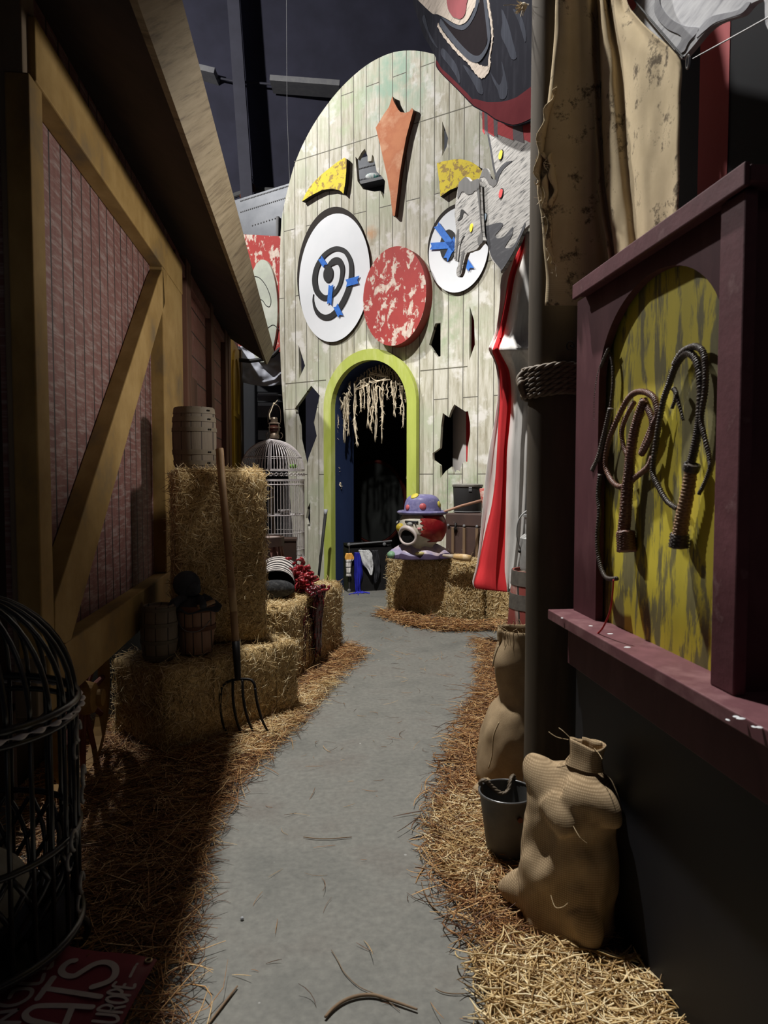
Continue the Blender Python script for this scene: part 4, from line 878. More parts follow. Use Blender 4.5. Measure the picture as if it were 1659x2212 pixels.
cut(BF, 'finger_shade', [(160, 1500), (178, 1490), (172, 1620), (160, 1740), (150, 1860), (140, 1870), (140, 1740), (148, 1620)], zb, -.0585, -.055, GC, hand, 3); cut(BF, 'finger_shade', [(215, 1800), (235, 1760), (250, 1780), (225, 1900), (205, 2010), (190, 2050), (195, 1950)], zb, -.0585, -.055, GC, hand, 3)
u0 = [(255, 1570), (225, 1620), (200, 1700), (190, 1780), (182, 1880), (172, 1890), (182, 1780), (195, 1690), (215, 1610), (240, 1570)]
cut(BF, 'finger_gap_paint', u0, zb, -.058, -.055, BLK, hand, 3)
cut(BF, 'palm_gap_paint', [(165, 1375), (190, 1330), (205, 1250), (232, 1238), (300, 1310), (245, 1275), (225, 1340), (200, 1365)], zb, -.058, -.055, BLK, hand, 3)  # black overlays on the solid hand, painting its gaps dark
u, v = BF.uv(960+337/5.82, 240+1466/5.82, -.06); obj('button', MB().ext([ellipse(u, v, .030, .032, 20)], -.062, -.055), flat('button_708', (.85, .66, .06)), hand)
# ---- the black bearded head board nearer the camera
HF = camframe(1135, 4.88, 16); zh = (6.144, 880, 0)
t = thing('bearded_head_board', 'big dark bearded clown head cut-out hanging in front of the face top', 'cut-out head', HF.o, HF.a)
HB = mat('black_beard_paint', (.009, .009, .012), (.014, .014, .018), 7, (1.6, 1, .35), .75, .05, c3=(.026, .028, .035), lo=.50, hi=.80, spec=.02)
HT = mat('tan_brush', (.25, .21, .175), (.19, .16, .13), 8, (.8, 1, 5), .8, .05, c3=(.05, .045, .045), lo=.46, hi=.72)
HG = flat('lip_grey', (.038, .041, .050), .8, 0, .02); HR = mat('maroon_paint', (.060, .012, .014), (.048, .009, .011), 4, rough=.85, bmp=0, spec=.02)
HM = flat('mouth_dark', (.010, .008, .009), .9, 0, .02)
cut(HF, 'head_board', [(75, 0), (110, 150), (160, 300), (215, 470), (300, 620), (345, 710), (378, 770), (380, 880), (460, 990), (660, 1190), (850, 1390), (900, 1430), (1050, 1510), (1160, 1590), (1280, 1640), (1400, 1672), (1540, 1640), (1700, 1560), (2000, 1300), (2250, 700), (2300, 0), (2200, -800), (1800, -1500), (1300, -1750), (800, -1600), (350, -1000), (120, -400)], zh, 0, .03, HB, t, 4)
cut(HF, 'collar', [(384, 800), (420, 860), (460, 920), (560, 1010), (700, 1150), (790, 1240), (850, 1310), (890, 1312), (960, 1330), (1050, 1352), (1200, 1352), (1300, 1340), (1450, 1290), (1600, 1180), (1900, 1000), (1900, 1350), (1700, 1530), (1540, 1620), (1400, 1655), (1280, 1622), (1160, 1572), (1050, 1492), (900, 1412), (850, 1370), (660, 1172), (460, 975), (388, 870)], zh, -.004, 0, HR, t, 2)
cut(HF, 'upper_lip_skin', [(100, -60), (140, 0), (200, 60), (330, 180), (400, 190), (520, 250), (640, 318), (720, 325), (800, 265), (880, 110), (925, -60)], zh, -.004, 0, HT, t, 3)
cut(HF, 'lip_line', [(450, 225), (520, 300), (600, 360), (720, 400), (790, 365), (850, 290), (920, 140), (960, -60), (925, -60), (890, 110), (820, 265), (730, 335), (640, 325), (560, 285)], zh, -.006, 0, HG, t, 3)
cut(HF, 'mouth', [(480, 270), (600, 365), (720, 405), (800, 365), (860, 290), (930, 140), (970, -60), (1005, -60), (1035, 200), (1055, 400), (1055, 540), (1020, 650), (950, 738), (880, 748), (780, 690), (640, 540), (540, 400)], zh, -.004, 0, HM, t, 3)
cut(HF, 'nose_tip', [(540, -40), (532, 90), (560, 160), (605, 222), (640, 236), (690, 252), (735, 230), (768, 170), (782, 60), (780, -40)], zh, -.009, 0, mat('muted_red', (.15, .032, .036), (.12, .026, .03), 5), t, 3)
mb = MB(); ext_ribbon(mb, cr(HF.pl([(400, 330), (470, 450), (560, 565), (680, 700), (800, 800), (880, 880), (960, 945), (1020, 960), (1080, 900), (1085, 780), (1115, 600), (1125, 480), (1110, 300), (1080, 120), (1055, -60)], -.006, zh), 5), [.02+.055*math.exp(-((i-32)/9)**2) + .012*(i % 3 == 0) for i in range(71)], -.006, 0); obj('lower_lip_skin', mb, HT, t)
mb = MB(); ext_ribbon(mb, cr(HF.pl([(430, 290), (540, 440), (660, 590), (790, 725), (880, 780), (960, 770), (1040, 660), (1078, 540), (1072, 400), (1050, 200), (1020, -60)], -.009, zh), 5), .045, -.009, 0); obj('lip_line', mb, HG, t)
for pts in ([(735, 860), (790, 960), (850, 1060), (900, 1150), (940, 1230), (1000, 1250), (990, 1150), (960, 1050), (880, 980), (800, 900)], [(1100, 960), (1140, 1080), (1200, 1200), (1230, 1310), (1300, 1300), (1330, 1180), (1290, 960), (1250, 820), (1265, 1000), (1220, 1130), (1160, 1060)], [(480, 780), (560, 880), (640, 1000), (690, 1110), (690, 1000), (640, 850), (560, 740), (470, 640), (440, 700)], [(230, 200), (280, 400), (360, 560), (400, 640), (330, 560), (260, 420), (200, 260)], [(1250, 120), (1330, 300), (1400, 560), (1450, 760), (1380, 780), (1320, 640), (1240, 460), (1260, 300)], [(1400, 120), (1480, 300), (1560, 560), (1570, 420), (1500, 200)]):
    cut(HF, 'beard_streak', pts, zh, -.003, 0, mat('beard_streak_grey', (.028, .030, .038), (.018, .019, .024), 7, (2, 1, .3), .85, 0, spec=.02), t, 3)
mb = MB()
for fx in (.25, .75): mb.box((fx-.004, .03, 3.5), (fx+.004, .038, 13.0))
obj('hanging_wire', mb, GREYM, t)
# frayed tuft on the post
mb = MB(); c = P(1131, 14, 2.9)
for i in range(40): d = Vector((random.gauss(-.02, .02), random.gauss(0, .015), random.gauss(-.005, .02))); mb.tube([c, c+d*.6+Vector((0, 0, .004)), c+d], .0016, 3)
mb.ball(c, .014, n=8, m=6); tag(obj('rope_tuft', mb, ROPE), 'frayed rope tuft sticking out high on the timber post', 'rope tuft')

# ================================================================== red striped tent curtain
rows = []
for (y, l, r1, r2, r, dl) in ((500, 1128, 1131, 1135, 1180, 5.9), (530, 1117, 1122, 1133, 1180, 5.9), (560, 1102, 1110, 1124, 1176, 5.92), (600, 1083, 1098, 1112, 1172, 5.95), (650, 1080, 1090, 1103, 1168, 5.96), (700, 1074, 1080, 1093, 1164, 5.97), (728, 1066, 1073, 1086, 1160, 5.95), (748, 1057, 1066, 1079, 1155, 5.86), (758, 1057, 1064, 1081, 1153, 5.88), (775, 1066, 1071, 1090, 1150, 5.95), (800, 1073, 1078, 1101, 1148, 6.0), (850, 1076, 1080, 1105, 1146, 6.02), (906, 1069, 1077, 1102, 1145, 6.03), (966, 1058, 1074, 1096, 1143, 6.03), (1030, 1049, 1070, 1094, 1141, 6.04), (1090, 1043, 1062, 1093, 1138, 6.04), (1140, 1039, 1050, 1092, 1134, 6.04), (1190, 1034, 1039, 1091, 1126, 6.03), (1225, 1029, 1032, 1091, 1119, 6.02), (1255, 1021, 1024, 1095, 1108, 6.0), (1268, 1024, 1027, 1096, 1100, 6.0)):
    k = (y-500)/780
    r_ = [P(l, y, dl), P((l+r1)/2, y+2, dl+.03), P(r1, y+3, dl+.02), P((r1*2+r2)/3, y+6*k, dl-.05-.05*k), P((r1+2*r2)/3, y+9*k, dl+.02), P(r2, y+11*k, dl-.03), P(r2+(r-r2)*.3, y+12*k, dl-.10), P(r2+(r-r2)*.6, y+12*k, dl+.02), P(r2+(r-r2)*.85, y+12*k, dl-.05), P(r, y+12*k, dl+.02)]
    rows.append(r_)
mb = MB(); n0 = len(rows[0]); big = []
for k in range(n0): big.append(cr([tuple(r[k]) for r in rows], 3))
rr3 = [[big[k][i] for k in range(n0)] for i in range(len(big[0]))]
mb.loft(rr3); nf = n0-1; mb.mi = [1 if 2 <= (i % nf) < 5 else 0 for i in range(len(mb.f))]
RC = mat('curtain_red', (.66, .04, .045), (.56, .03, .035), 5, (3, 3, .5), .9, .1); WC = mat('curtain_white', (.80, .77, .73), (.68, .65, .61), 5, (3, 3, .6), .9, .15, c3=(.42, .40, .38), lo=.4, hi=.8)
cu_ = obj('tent_curtain', mb, [WC, RC], None, True, solid=.004)
mb = MB()
for px_ in (1128, 1160): p = P(px_, 505, 5.93); mb.tube([p, (p.x, p.y, 13.0)], .004, 5)
obj('hanging_cord', mb, CORD, cu_); tag(cu_, 'white tent curtain with one broad red stripe hanging beside the timber post', 'curtain')
rows = [[P(1128, y, 6.3), P(1131, y, 6.28), P(1133.5, y, 6.3), P(1150, y, 6.3), P(1175, y, 6.25)] for y in np.linspace(560, 1130, 20)]
mb = MB(); mb.loft(rows); mb.mi = [1 if (i % 4) in (0, 1) else 0 for i in range(len(mb.f))]
cu_ = obj('tent_curtain', mb, [WC, RC], None, True, solid=.004)
mb = MB(); p = P(1140, 562, 6.3); mb.tube([p, (p.x, p.y, 13.0)], .004, 5); obj('hanging_cord', mb, CORD, cu_)
tag(cu_, 'narrow strip of red cloth showing between white curtain and timber post', 'curtain')
# ================================================================== hay bales
def hay_mat():
    m, nt, b = newmat('hay_body'); v = coords(nt); mp = nt.nodes.new('ShaderNodeMapping'); mp.inputs['Scale'].default_value = (1, 1, 1); nt.links.new(v, mp.inputs[0])
    f = noisef(nt, v, 60, 5, .75, 1.5); g = noisef(nt, v, 9, 4)
    col = ramp(nt, f, [(.34, (.07, .036, .012)), (.46, (.36, .235, .09)), (.58, (.66, .49, .24)), (.74, (.84, .68, .40))]).outputs[0]
    col = mixc(nt, .3, col, ramp(nt, g, [(.35, (.3, .3, .3)), (.7, (.62, .60, .55))]).outputs[0], 'OVERLAY')
    nt.links.new(col, b.inputs['Base Color']); b.inputs['Roughness'].default_value = .9; bump(nt, b, f, .7, .006); return m
HAY = hay_mat(); TWINE = flat('baling_twine', (.22, .15, .07), .9)
def bale(name, label, c0, c1, dep, z0, h, nf=5200, seed=1, twines=(.3, .72), vert=False, group=None, thick=1.0):
    c0 = Vector((c0.x, c0.y, 0)); c1 = Vector((c1.x, c1.y, 0)); dx = (c1-c0); L = dx.length; dx.normalize(); ang = math.atan2(dx.y, dx.x); dy = Vector((-dx.y, dx.x, 0))
    t = thing(name, label, 'hay bale', c0 + dx*L/2 + dy*dep/2 + Vector((0, 0, z0)), ang, group)
    a = (L/2, dep/2, h/2); r = .035; mb = MB(); lo = [-a[0], -a[1], 0]
    # rounded, lumpy box
    bm = bmesh.new(); bmesh.ops.create_cube(bm, size=1.0)
    bmesh.ops.subdivide_edges(bm, edges=bm.edges[:], cuts=13, use_grid_fill=True)
    for vt in bm.verts:
        p = Vector((vt.co.x*2*a[0], vt.co.y*2*a[1], vt.co.z*2*a[2])); q = Vector([max(-a[i]+r, min(a[i]-r, p[i])) for i in range(3)]); d = p-q
        if d.length > 1e-6: p = q + d.normalized()*r
        n_ = noise.noise_vector((p + Vector((seed*3.1, seed, 0)))*6)*.014
        if p.z < -a[2]+.02: n_.z = 0
        vt.co = p + n_ + Vector((0, 0, a[2]))
    bm.verts.ensure_lookup_table(); mb.v = [tuple(v.co) for v in bm.verts]; mb.f = [tuple(v.index for v in f.verts) for f in bm.faces]; bm.free()
    mb.mi = [0]*len(mb.f)
    o = obj('straw_body', mb, HAY, t, True)
    # stalks lying in the faces, some sticking out
    n = nf; g = np.random.default_rng(seed); areas = np.array([L*h, L*h*.2, dep*h, dep*h, L*dep]); fc = g.choice(5, n, p=areas/areas.sum())
    u = g.uniform(-1, 1, n); w = g.uniform(-1, 1, n); th = g.uniform(0, 2*PI, n); Ls = g.uniform(.025, .085, n); lift = g.normal(0, .16, n) + (g.random(n) < .12)*g.uniform(.2, .9, n)
    cen = np.zeros((n, 3)); T = np.zeros((n, 3))
    out = .004 + np.abs(np.sin(lift))*Ls*.5
    for k, (ax, sg, i1, i2) in enumerate(((1, -1, 0, 2), (1, 1, 0, 2), (0, -1, 1, 2), (0, 1, 1, 2), (2, 1, 0, 1))):
        s_ = fc == k; cen[s_, ax] = sg*(a[ax]+out[s_]-.004); cen[s_, i1] = u[s_]*(a[i1]-.01); cen[s_, i2] = w[s_]*(a[i2]-.01)
        T[s_, ax] = sg*np.sin(lift[s_]); T[s_, i1] = np.cos(lift[s_])*np.cos(th[s_]); T[s_, i2] = np.cos(lift[s_])*np.sin(th[s_])
    cen[:, 2] += a[2]; cen[:, 2] = np.maximum(cen[:, 2], .012)
    V, Fq = strands_mesh(cen, np.arctan2(T[:, 1], T[:, 0]), np.arcsin(np.clip(T[:, 2], -1, 1)), Ls, g.uniform(.0009, .0021, n)*thick, g.normal(0, .12, n), 3)
    V[:, 2] = np.maximum(V[:, 2], .001)
    strand_obj('loose_straw', V, Fq, HAYS, t, 12)['kind'] = 'stuff'
    for s_ in twines:
        x = -a[0]+2*a[0]*s_; mb = MB(); e = .004
        if vert: z_ = h*s_; mb.tube([(-a[0]-e, -a[1]-e, z_), (a[0]+e, -a[1]-e, z_), (a[0]+e, a[1]+e, z_), (-a[0]-e, a[1]+e, z_)], .003, 6, closed=True)
        else: mb.tube([(x, -a[1]-e, .01), (x, -a[1]-e, h-.02), (x, -a[1]+.02, h+e), (x, a[1]-.02, h+e), (x, a[1]+e, h-.02), (x, a[1]+e, .01)], .003, 6, closed=True)
        obj('twine', mb, TWINE, t)
    return t
L1a, L1b = P(357, 1456, 3.565), P(645, 1385, 4.28)
bale('hay_bale', 'low hay bale lying behind the pitchfork tines beside the wagon wheel', L1a, L1b, .52, 0, .46, 6500, 1, (.32, .80))
L2a, L2b = P(374, 1020, 4.04), P(572, 1020, 4.20)
bale('hay_bale', 'tall hay bale standing on end behind the pitchfork handle', L2a, L2b, .38, .475, 1.01, 8000, 2, (), True)
q1 = P(740, 1400, 5.98); q0_ = P(645, 1476, 4.98); dq = (q1-q0_); dq.z = 0; dq.normalize(); q0_ = q1 - dq*1.22
bale('hay_bale', 'blood stained hay bale under the striped animal haunch', q0_, q1, .46, 0, .565, 6500, 3, (.45, .8), thick=1.3)
r0, r1 = P(835, 1322, 7.62), P(1039, 1346, 7.04)
bale('hay_bale', 'hay bale in front of the doorway carrying the clown bust', r0, r1, .40, 0, .595, 6500, 4, (.36, .66), thick=1.6)
dr = (r1-r0); dr.z = 0; dr.normalize(); s0_ = r1 + dr*.03 + Vector((-dr.y, dr.x, 0))*.06
bale('hay_bale', 'shaded hay bale under the hem of the striped tent curtain', s0_, s0_+dr*.62, .40, 0, .56, 2600, 5, (.5,), thick=1.6)

# ================================================================== barrels, keg, basket, pitchfork
OAK = planks('barrel_staves', (2, 0), .06, 9, [(.105, .08, .055), (.135, .105, .074), (.165, .13, .092)], gap=(.03, .02, .015), mortar=.003)
IRON = mat('old_iron_band', (.16, .145, .125), (.10, .09, .08), 14, rough=.55, bmp=.1, metal=.5)
DKS = flat('rivet_dark', (.03, .028, .025), .5, .5)
def barrel(name, label, cat, base, rm, re, h, hoops, m, hm, rz=0.0, group=None, lid=True, riv=0):
    t = thing(name, label, cat, base, rz, group); R = lambda z: re + (rm-re)*(1-((z/h-.5)*2)**2)
    mb = MB(); mb.lathe([(R(h*i/16), h*i/16) for i in range(17)] + [(re-.012, h), (re-.014, h-.018)], n=40); obj('staves', mb, m, t, True, auto=40)
    mb = MB(); mb.lathe([(.002, h-.02), (re-.013, h-.02), (re-.013, h-.012), (.002, h-.012)], n=32); obj('lid', mb, m, t)
    for z0, z1 in hoops:
        ho = MB(); ho.lathe([(R(z0)-.002, z0), (R(z0)+.004, z0), (R(z1)+.004, z1), (R(z1)-.002, z1)], n=40, cap=False); o = obj('hoop', ho, hm, t, True, auto=40)
        for k in range(riv):
            q = riv_a + .10*k; z = (z0+z1)/2; rr_x = R(z)+.005; mb = MB(); mb.ball((rr_x*math.cos(q), rr_x*math.sin(q), z), .006, n=8, m=6); obj('rivet', mb, DKS, o)
    return t
riv_a = -.75
bb = P(421, 1018, 4.42)
barrel('wooden_barrel', 'small oak barrel with wide hoops standing on the upright hay bale', 'barrel', (bb.x, bb.y, 1.50), .133, .118, .375, ((.335, .37), (.285, .315), (.225, .25), (.085, .115), (.02, .05)), OAK, mat('wood_hoop', (.16, .13, .092), (.12, .096, .068), 9, rough=.6), riv=2)
kb = P(345, 1440, 3.78)
barrel('wooden_keg', 'small dark wooden keg on the low hay bale left of the basket', 'keg', (kb.x, kb.y, .475), .096, .080, .29, ((.26, .28), (.18, .20), (.09, .11), (.01, .03)), OAK, mat('keg_hoop', (.12, .10, .075), (.09, .075, .055), 9, rough=.7))
kb2 = P(1165, 1300, 4.95)
REDW = planks('red_grey_staves', (2, 0), .09, 9, [(.30, .045, .035), (.36, .33, .28), (.22, .04, .03)], gap=(.02, .015, .012), mortar=.004, vary=1.6)
t = thing('slatted_churn', 'tall red and grey slatted barrel with iron bands behind the timber post', 'barrel', (kb2.x, kb2.y, 0))
mb = MB(); mb.lathe([(.245, 0), (.243, .1), (.19, .80), (.178, .80), (.176, .77)], n=36); obj('staves', mb, REDW, t, True, auto=40)
mb = MB(); mb.lathe([(.003, .765), (.178, .765), (.178, .775), (.003, .775)], n=32); obj('lid', mb, OAK, t)
for z0, z1 in ((.70, .80), (.535, .64), (.30, .38), (.06, .12)):
    mb = MB(); rr_x = lambda z: .245-.055*z/.8+.005; mb.lathe([(rr_x(z0)-.004, z0), (rr_x(z0), z0), (rr_x(z1), z1), (rr_x(z1)-.004, z1)], n=40, cap=False); obj('hoop', mb, IRON, t, True, auto=40)
GALV = mat('galvanised', (.42, .42, .41), (.30, .30, .29), 12, rough=.5, bmp=.05, metal=.35)
t = thing('metal_can', 'pale galvanised can with a wire bail standing on the red and grey barrel', 'can', (kb2.x-.02, kb2.y, .802))
mb = MB(); mb.lathe([(.115, 0), (.12, .02), (.12, .22), (.105, .235), (.085, .25), (.085, .36), (.10, .37), (.10, .385), (.01, .39)], n=32); obj('can_body', mb, GALV, t, True, auto=35)
mb = MB(); mb.tube(cr([(-.122, 0, .14), (-.15, -.01, .25), (-.135, -.02, .36), (-.06, -.03, .43), (0, -.03, .44)], 6), .005, 6); obj('bail', mb, GALV, t, True)
mb = MB(); mb.ball((-.124, 0, .13), .014, n=10, m=6); obj('bail_ear', mb, DKS, t)
# bushel basket
tb = P(424, 1420, 3.93)
t = thing('bushel_basket', 'slatted wooden bushel basket with wire handle on the low hay bale', 'basket', (tb.x, tb.y, .475))
SLAT = planks('basket_slats', (2, 0), .045, 9, [(.17, .085, .055), (.23, .13, .085), (.27, .165, .11)], gap=(.03, .018, .012), mortar=.003)
mb = MB(); mb.lathe([(.003, .004), (.090, .0), (.104, .14), (.113, .265), (.106, .265), (.098, .14), (.085, .012), (.003, .012)], n=32, cap=False); obj('slatted_wall', mb, SLAT, t, True, auto=35)
for z0, z1, r in ((.235, .268, .113), (.13, .155, .1055)):
    mb = MB(); mb.lathe([(r-.004, z0), (r+.004, z0), (r+.005, z1), (r-.004, z1), (r-.004, z0)], n=36, cap=False); obj('band', mb, mat('basket_band', (.12, .055, .035), (.085, .04, .025), 9), t, True, auto=35)
mb = MB(); mb.tube(cr([(-.115, 0, .23), (-.06, -.10, .155), (0, -.12, .135), (.06, -.105, .155), (.117, 0, .23)], 8), .0022, 5); obj('wire_handle', mb, GREYM, t, True)
mb = MB(); p_ = [(.03, -.118, .27), (.11, -.06, .29)]; mb.tube([p_[0], p_[1]], .012, 10)
for k in range(6): f = .35+.08*k; c = Vector(p_[0])*(1-f)+Vector(p_[1])*f; mb.tube([c-Vector((.004, .003, 0)), c+Vector((.004, .003, 0))], .0135, 10)
obj('handle_grip', mb, mat('grip_wood', (.34, .22, .13), (.26, .16, .09), 10), t, True)
# dark stuffed doll slumped in the basket
FUZ = mat('charcoal_cloth', (.052, .055, .066), (.03, .032, .04), 12, rough=.95, bmp=.5)
t = thing('cloth_doll', 'dark grey cloth doll with a round head slumped in the bushel basket', 'doll', (tb.x, tb.y, .70))
mb = MB(); mb.ball((-.045, -.01, .155), .075, .07, .075, 24, 16); k0 = len(mb.v); mb.ball((-.005, -.055, .135), .045, .032, .04, 18, 12); mb.ball((.012, -.078, .12), .02, .014, .015, 12, 8)
mb.ball((-.03, -.072, .158), .011, .008, .009, 10, 6); mb.ball((.024, -.066, .16), .011, .008, .009, 10, 6); mb.ball((-.10, .0, .17), .02, .03, .03, 12, 8)
obj('head', mb, FUZ, t, True)
def fdoll(a, b):
    th = -PI*1.15 + a*PI*1.3; r = .035+.085*b; return (r*math.cos(th)*1.15+.005, r*math.sin(th), .095-.05*b - .03*b*b + .012*math.sin(a*23)*b + .008*nz(a*9, b*5, 1))
grid_cloth('jacket', fdoll, 44, 12, FUZ, .006, t)
for pts, r in (([(-.05, -.04, .09), (-.10, -.09, .06), (-.125, -.115, .01), (-.12, -.125, -.02)], (.024, .026, .024, .02)), ([(.03, -.05, .08), (.05, -.1, .06), (.06, -.12, .045)], (.022, .022, .018))):
    mb = MB(); q = cr([(p[0], p[1], p[2], rr_) for p, rr_ in zip(pts, r)], 5); mb.tube([p[:3] for p in q], [p[3]*(1+.1*math.sin(i*1.7)) for i, p in enumerate(q)], 12); obj('sleeve', mb, FUZ, t, True)
# pitchfork
z4c = lambda a, b: (440+a/3.2045, 950+b/3.2045)
HND = mat('fork_handle', (.30, .19, .10), (.22, .13, .065), 6, (1, 1, .2), .55, .1, c3=(.36, .25, .14)); BIR = flat('black_iron', (.022, .02, .019), .5, .6)
ft = F(530, 1600); t = thing('pitchfork', 'long handled four tine pitchfork leaning on the tall hay bale', 'pitchfork', (ft.x, ft.y, 0))
dep = lambda y: 3.84 + max(0, 1480-y)/(1480-972)*.27
PF = lambda a, b, d=0: P(*z4c(a, b), dep(950+b/3.2045)+d)
mb = MB(); q = cr([PF(108, 62), PF(112, 90), PF(120, 200), PF(140, 420), PF(160, 640), PF(190, 980), PF(222, 1400)], 6); n = len(q)
mb.tube(q, [(.012 if i == 0 else .0235-.0035*i/n) for i in range(n)], 14); obj('handle', mb, HND, t, True, world=True)
mb = MB(); mb.tube([PF(192, 1025), PF(200, 1110), PF(208, 1190)], .0215, 14); obj('bare_patch', mb, mat('bare_wood', (.42, .30, .17), (.34, .23, .12), 9, (1, 1, .3)), t, True, world=True)
mb = MB(); mb.tube([PF(222, 1395), PF(230, 1520), PF(236, 1640), PF(238, 1665)], [.0225, .021, .018, .012], 12); obj('ferrule', mb, BIR, t, True, world=True)
mb = MB(); mb.tube(cr([PF(120, 1760), PF(124, 1720), PF(146, 1688), PF(195, 1666), PF(240, 1658), PF(292, 1656), PF(330, 1664), PF(350, 1690), PF(357, 1730)], 5), .0075, 8); obj('crossbar', mb, BIR, t, True, world=True)
for pts in ([(120, 1755), (114, 1850), (130, 1950), (172, 2060)], [(202, 1672), (204, 1800), (225, 1930), (262, 2042)], [(268, 1662), (276, 1800), (305, 1930), (350, 2040)], [(356, 1720), (370, 1820), (405, 1940), (446, 2022)]):
    q = cr([PF(a, b, -.02*math.sin(PI*min(1, (b-1650)/400))) for a, b in pts], 6); n = len(q); mb = MB(); mb.tube(q, [.0075-.005*max(0, i/n-.6) for i in range(n)], 8); obj('tine', mb, BIR, t, True, world=True)

# ================================================================== bird cages and lantern
CG = mat('cage_wire', (.62, .57, .57), (.42, .385, .385), 20, rough=.45, metal=.2, bmp=0)
cc = P(589, 1030, 7.25); cz = 1.45-(1204-1030)/1534*7.25; cr_ = .318
cr2 = thing('dark_crate', 'dark crate under the tall domed bird cage', 'crate', (cc.x, cc.y, 0)); obj('crate_side', MB().box((-.24, -.24, 0), (.24, .24, cz-.004)), DW, cr2, bevel=.01)
t = thing('bird_cage', 'tall silver domed bird cage with a scroll band beside the clown face', 'bird cage', (cc.x, cc.y, cz))
zb0, zb1 = 1.45+(1030-1038)/1534*7.25-cz, 1.45+(1030-1014)/1534*7.25-cz
mb = MB(); nb = 64
for k in range(nb): q = 2*PI*k/nb; x, y = cr_*math.cos(q), cr_*math.sin(q); mb.tube([(x, y, 0), (x, y, zb0)], .0033, 5)
obj('wall_bars', mb, CG, t)
mb = MB(); H_ = .30
for k in range(nb):
    q = 2*PI*k/nb; mb.tube([(cr_*math.cos(e)*math.cos(q), cr_*math.cos(e)*math.sin(q), zb1+H_*math.sin(e)) for e in np.linspace(0, PI/2-.12, 10)], .0036, 5)
obj('dome_bars', mb, CG, t)
def ring(z, r, w, nm='ring'):
    mb = MB(); mb.tube([(r*math.cos(q), r*math.sin(q), z) for q in np.linspace(0, 2*PI, 57)[:-1]], w, 6, closed=True); obj(nm, mb, CG, t, True)
for z, w in ((0, .008), (.09, .004), (.26, .004), (.44, .004), (zb0-.04, .006), (zb1+.12, .004)): ring(z, cr_ if z < zb1 else cr_*.92, w)
for z in (zb0, zb1-.012): mb = MB(); mb.lathe([(cr_-.003, z-.006), (cr_+.006, z-.006), (cr_+.006, z+.014), (cr_-.003, z+.014), (cr_-.003, z-.006)], n=56, cap=False); obj('band', mb, CG, t, True, auto=35)
mb = MB(); zm = (zb0+zb1)/2+.002
for k in range(40):
    q = 2*PI*k/40; pts = []
    for i in range(15):
        f = i/14*2.3*PI; rr_ = .020*(1-.04*i); pts.append(((cr_+.004)*math.cos(q+rr_*math.cos(f)/cr_), (cr_+.004)*math.sin(q+rr_*math.cos(f)/cr_), zm+rr_*math.sin(f)))
    mb.tube(pts, .0028, 4)
obj('scroll_band', mb, CG, t)
mb = MB(); mb.lathe([(.05, zb1+H_-.01), (.055, zb1+H_), (.03, zb1+H_+.012), (.01, zb1+H_+.014)], n=20); obj('cap', mb, CG, t, True)
for w_ in (-.145,):                                              # door hinge strip
    mb = MB(); mb.tube([((cr_+.003)*math.cos(e)*math.cos(-1.62), (cr_+.003)*math.cos(e)*math.sin(-1.62), zb1+H_*math.sin(e)) for e in np.linspace(0, 1.2, 10)], .011, 6); obj('hinge_strip', mb, mat('hinge_dark', (.12, .10, .10), (.08, .07, .07), 30, metal=.4), t)
mb = MB(); mb.tube(cr([(-.01, -.02, .02), (.005, 0, .3), (-.02, .02, .5), (0, 0, .72)], 8), .022, 8)
for i in range(60): pass
obj('perch_rope', mb, ROPEB, t, True)
mb = MB(); mb.tube([(-.30, 0, .44), (.30, -.05, .44)], .006, 6); obj('perch', mb, CG, t)
for z in (.46, .05): mb = MB(); mb.lathe([(.05, 0), (.065, .03), (.06, .03), (.045, .006), (.003, .006)], (.12, -.1, z), 20); obj('seed_cup', mb, CG, t, True)
mb = MB(); mb.ball((.21, -.14, zb1+.03), .045, .012, .022, 10, 6); obj('green_leaf', mb, flat('leaf_green', (.16, .34, .05), .6), t)
ltop = cz+zb1+H_+.012
t = thing('lantern', 'old brown railway lantern standing on top of the tall bird cage', 'lantern', (cc.x+.02, cc.y, ltop))
LBRN = mat('lantern_brass', (.20, .15, .11), (.13, .10, .075), 12, rough=.4, metal=.6, bmp=.05)
mb = MB(); mb.lathe([(.052, 0), (.052, .03), (.042, .045), (.036, .07)], n=24); obj('fuel_base', mb, LBRN, t, True, auto=35)
mb = MB(); mb.lathe([(.036, .07), (.052, .085), (.058, .11), (.055, .135), (.046, .146)], n=24); obj('globe', mb, flat('smoked_glass', (.06, .02, .015), .12, 0), t, True)
mb = MB(); mb.lathe([(.062, .144), (.064, .150), (.045, .162), (.036, .165), (.036, .19), (.033, .192), (.036, .20), (.03, .212), (.01, .216)], n=24); obj('chimney_cap', mb, LBRN, t, True, auto=30)
mb = MB()
for k in range(4): q = PI/4+PI/2*k; mb.tube(cr([(.05*math.cos(q), .05*math.sin(q), .03), (.068*math.cos(q), .068*math.sin(q), .08), (.066*math.cos(q), .066*math.sin(q), .12), (.060*math.cos(q), .06*math.sin(q), .15)], 5), .003, 6)
mb.tube([(.064*math.cos(q), .064*math.sin(q), .11) for q in np.linspace(0, 2*PI, 25)[:-1]], .0025, 5, closed=True); obj('wire_guard', mb, LBRN, t, True)
mb = MB(); mb.tube(cr([(.062, 0, .16), (.066, 0, .22), (.055, 0, .31), (.01, 0, .345), (-.04, 0, .30), (-.06, 0, .22), (-.062, 0, .16)], 6), .0035, 6); obj('bail', mb, LBRN, t, True)
for s_ in (-1, 1): mb = MB(); mb.tube([(s_*(.062+.022*math.sin(q)), 0, .03+.028*math.cos(q)) for q in np.linspace(0, PI, 10)], .004, 6); obj('side_loop', mb, LBRN, t, True)
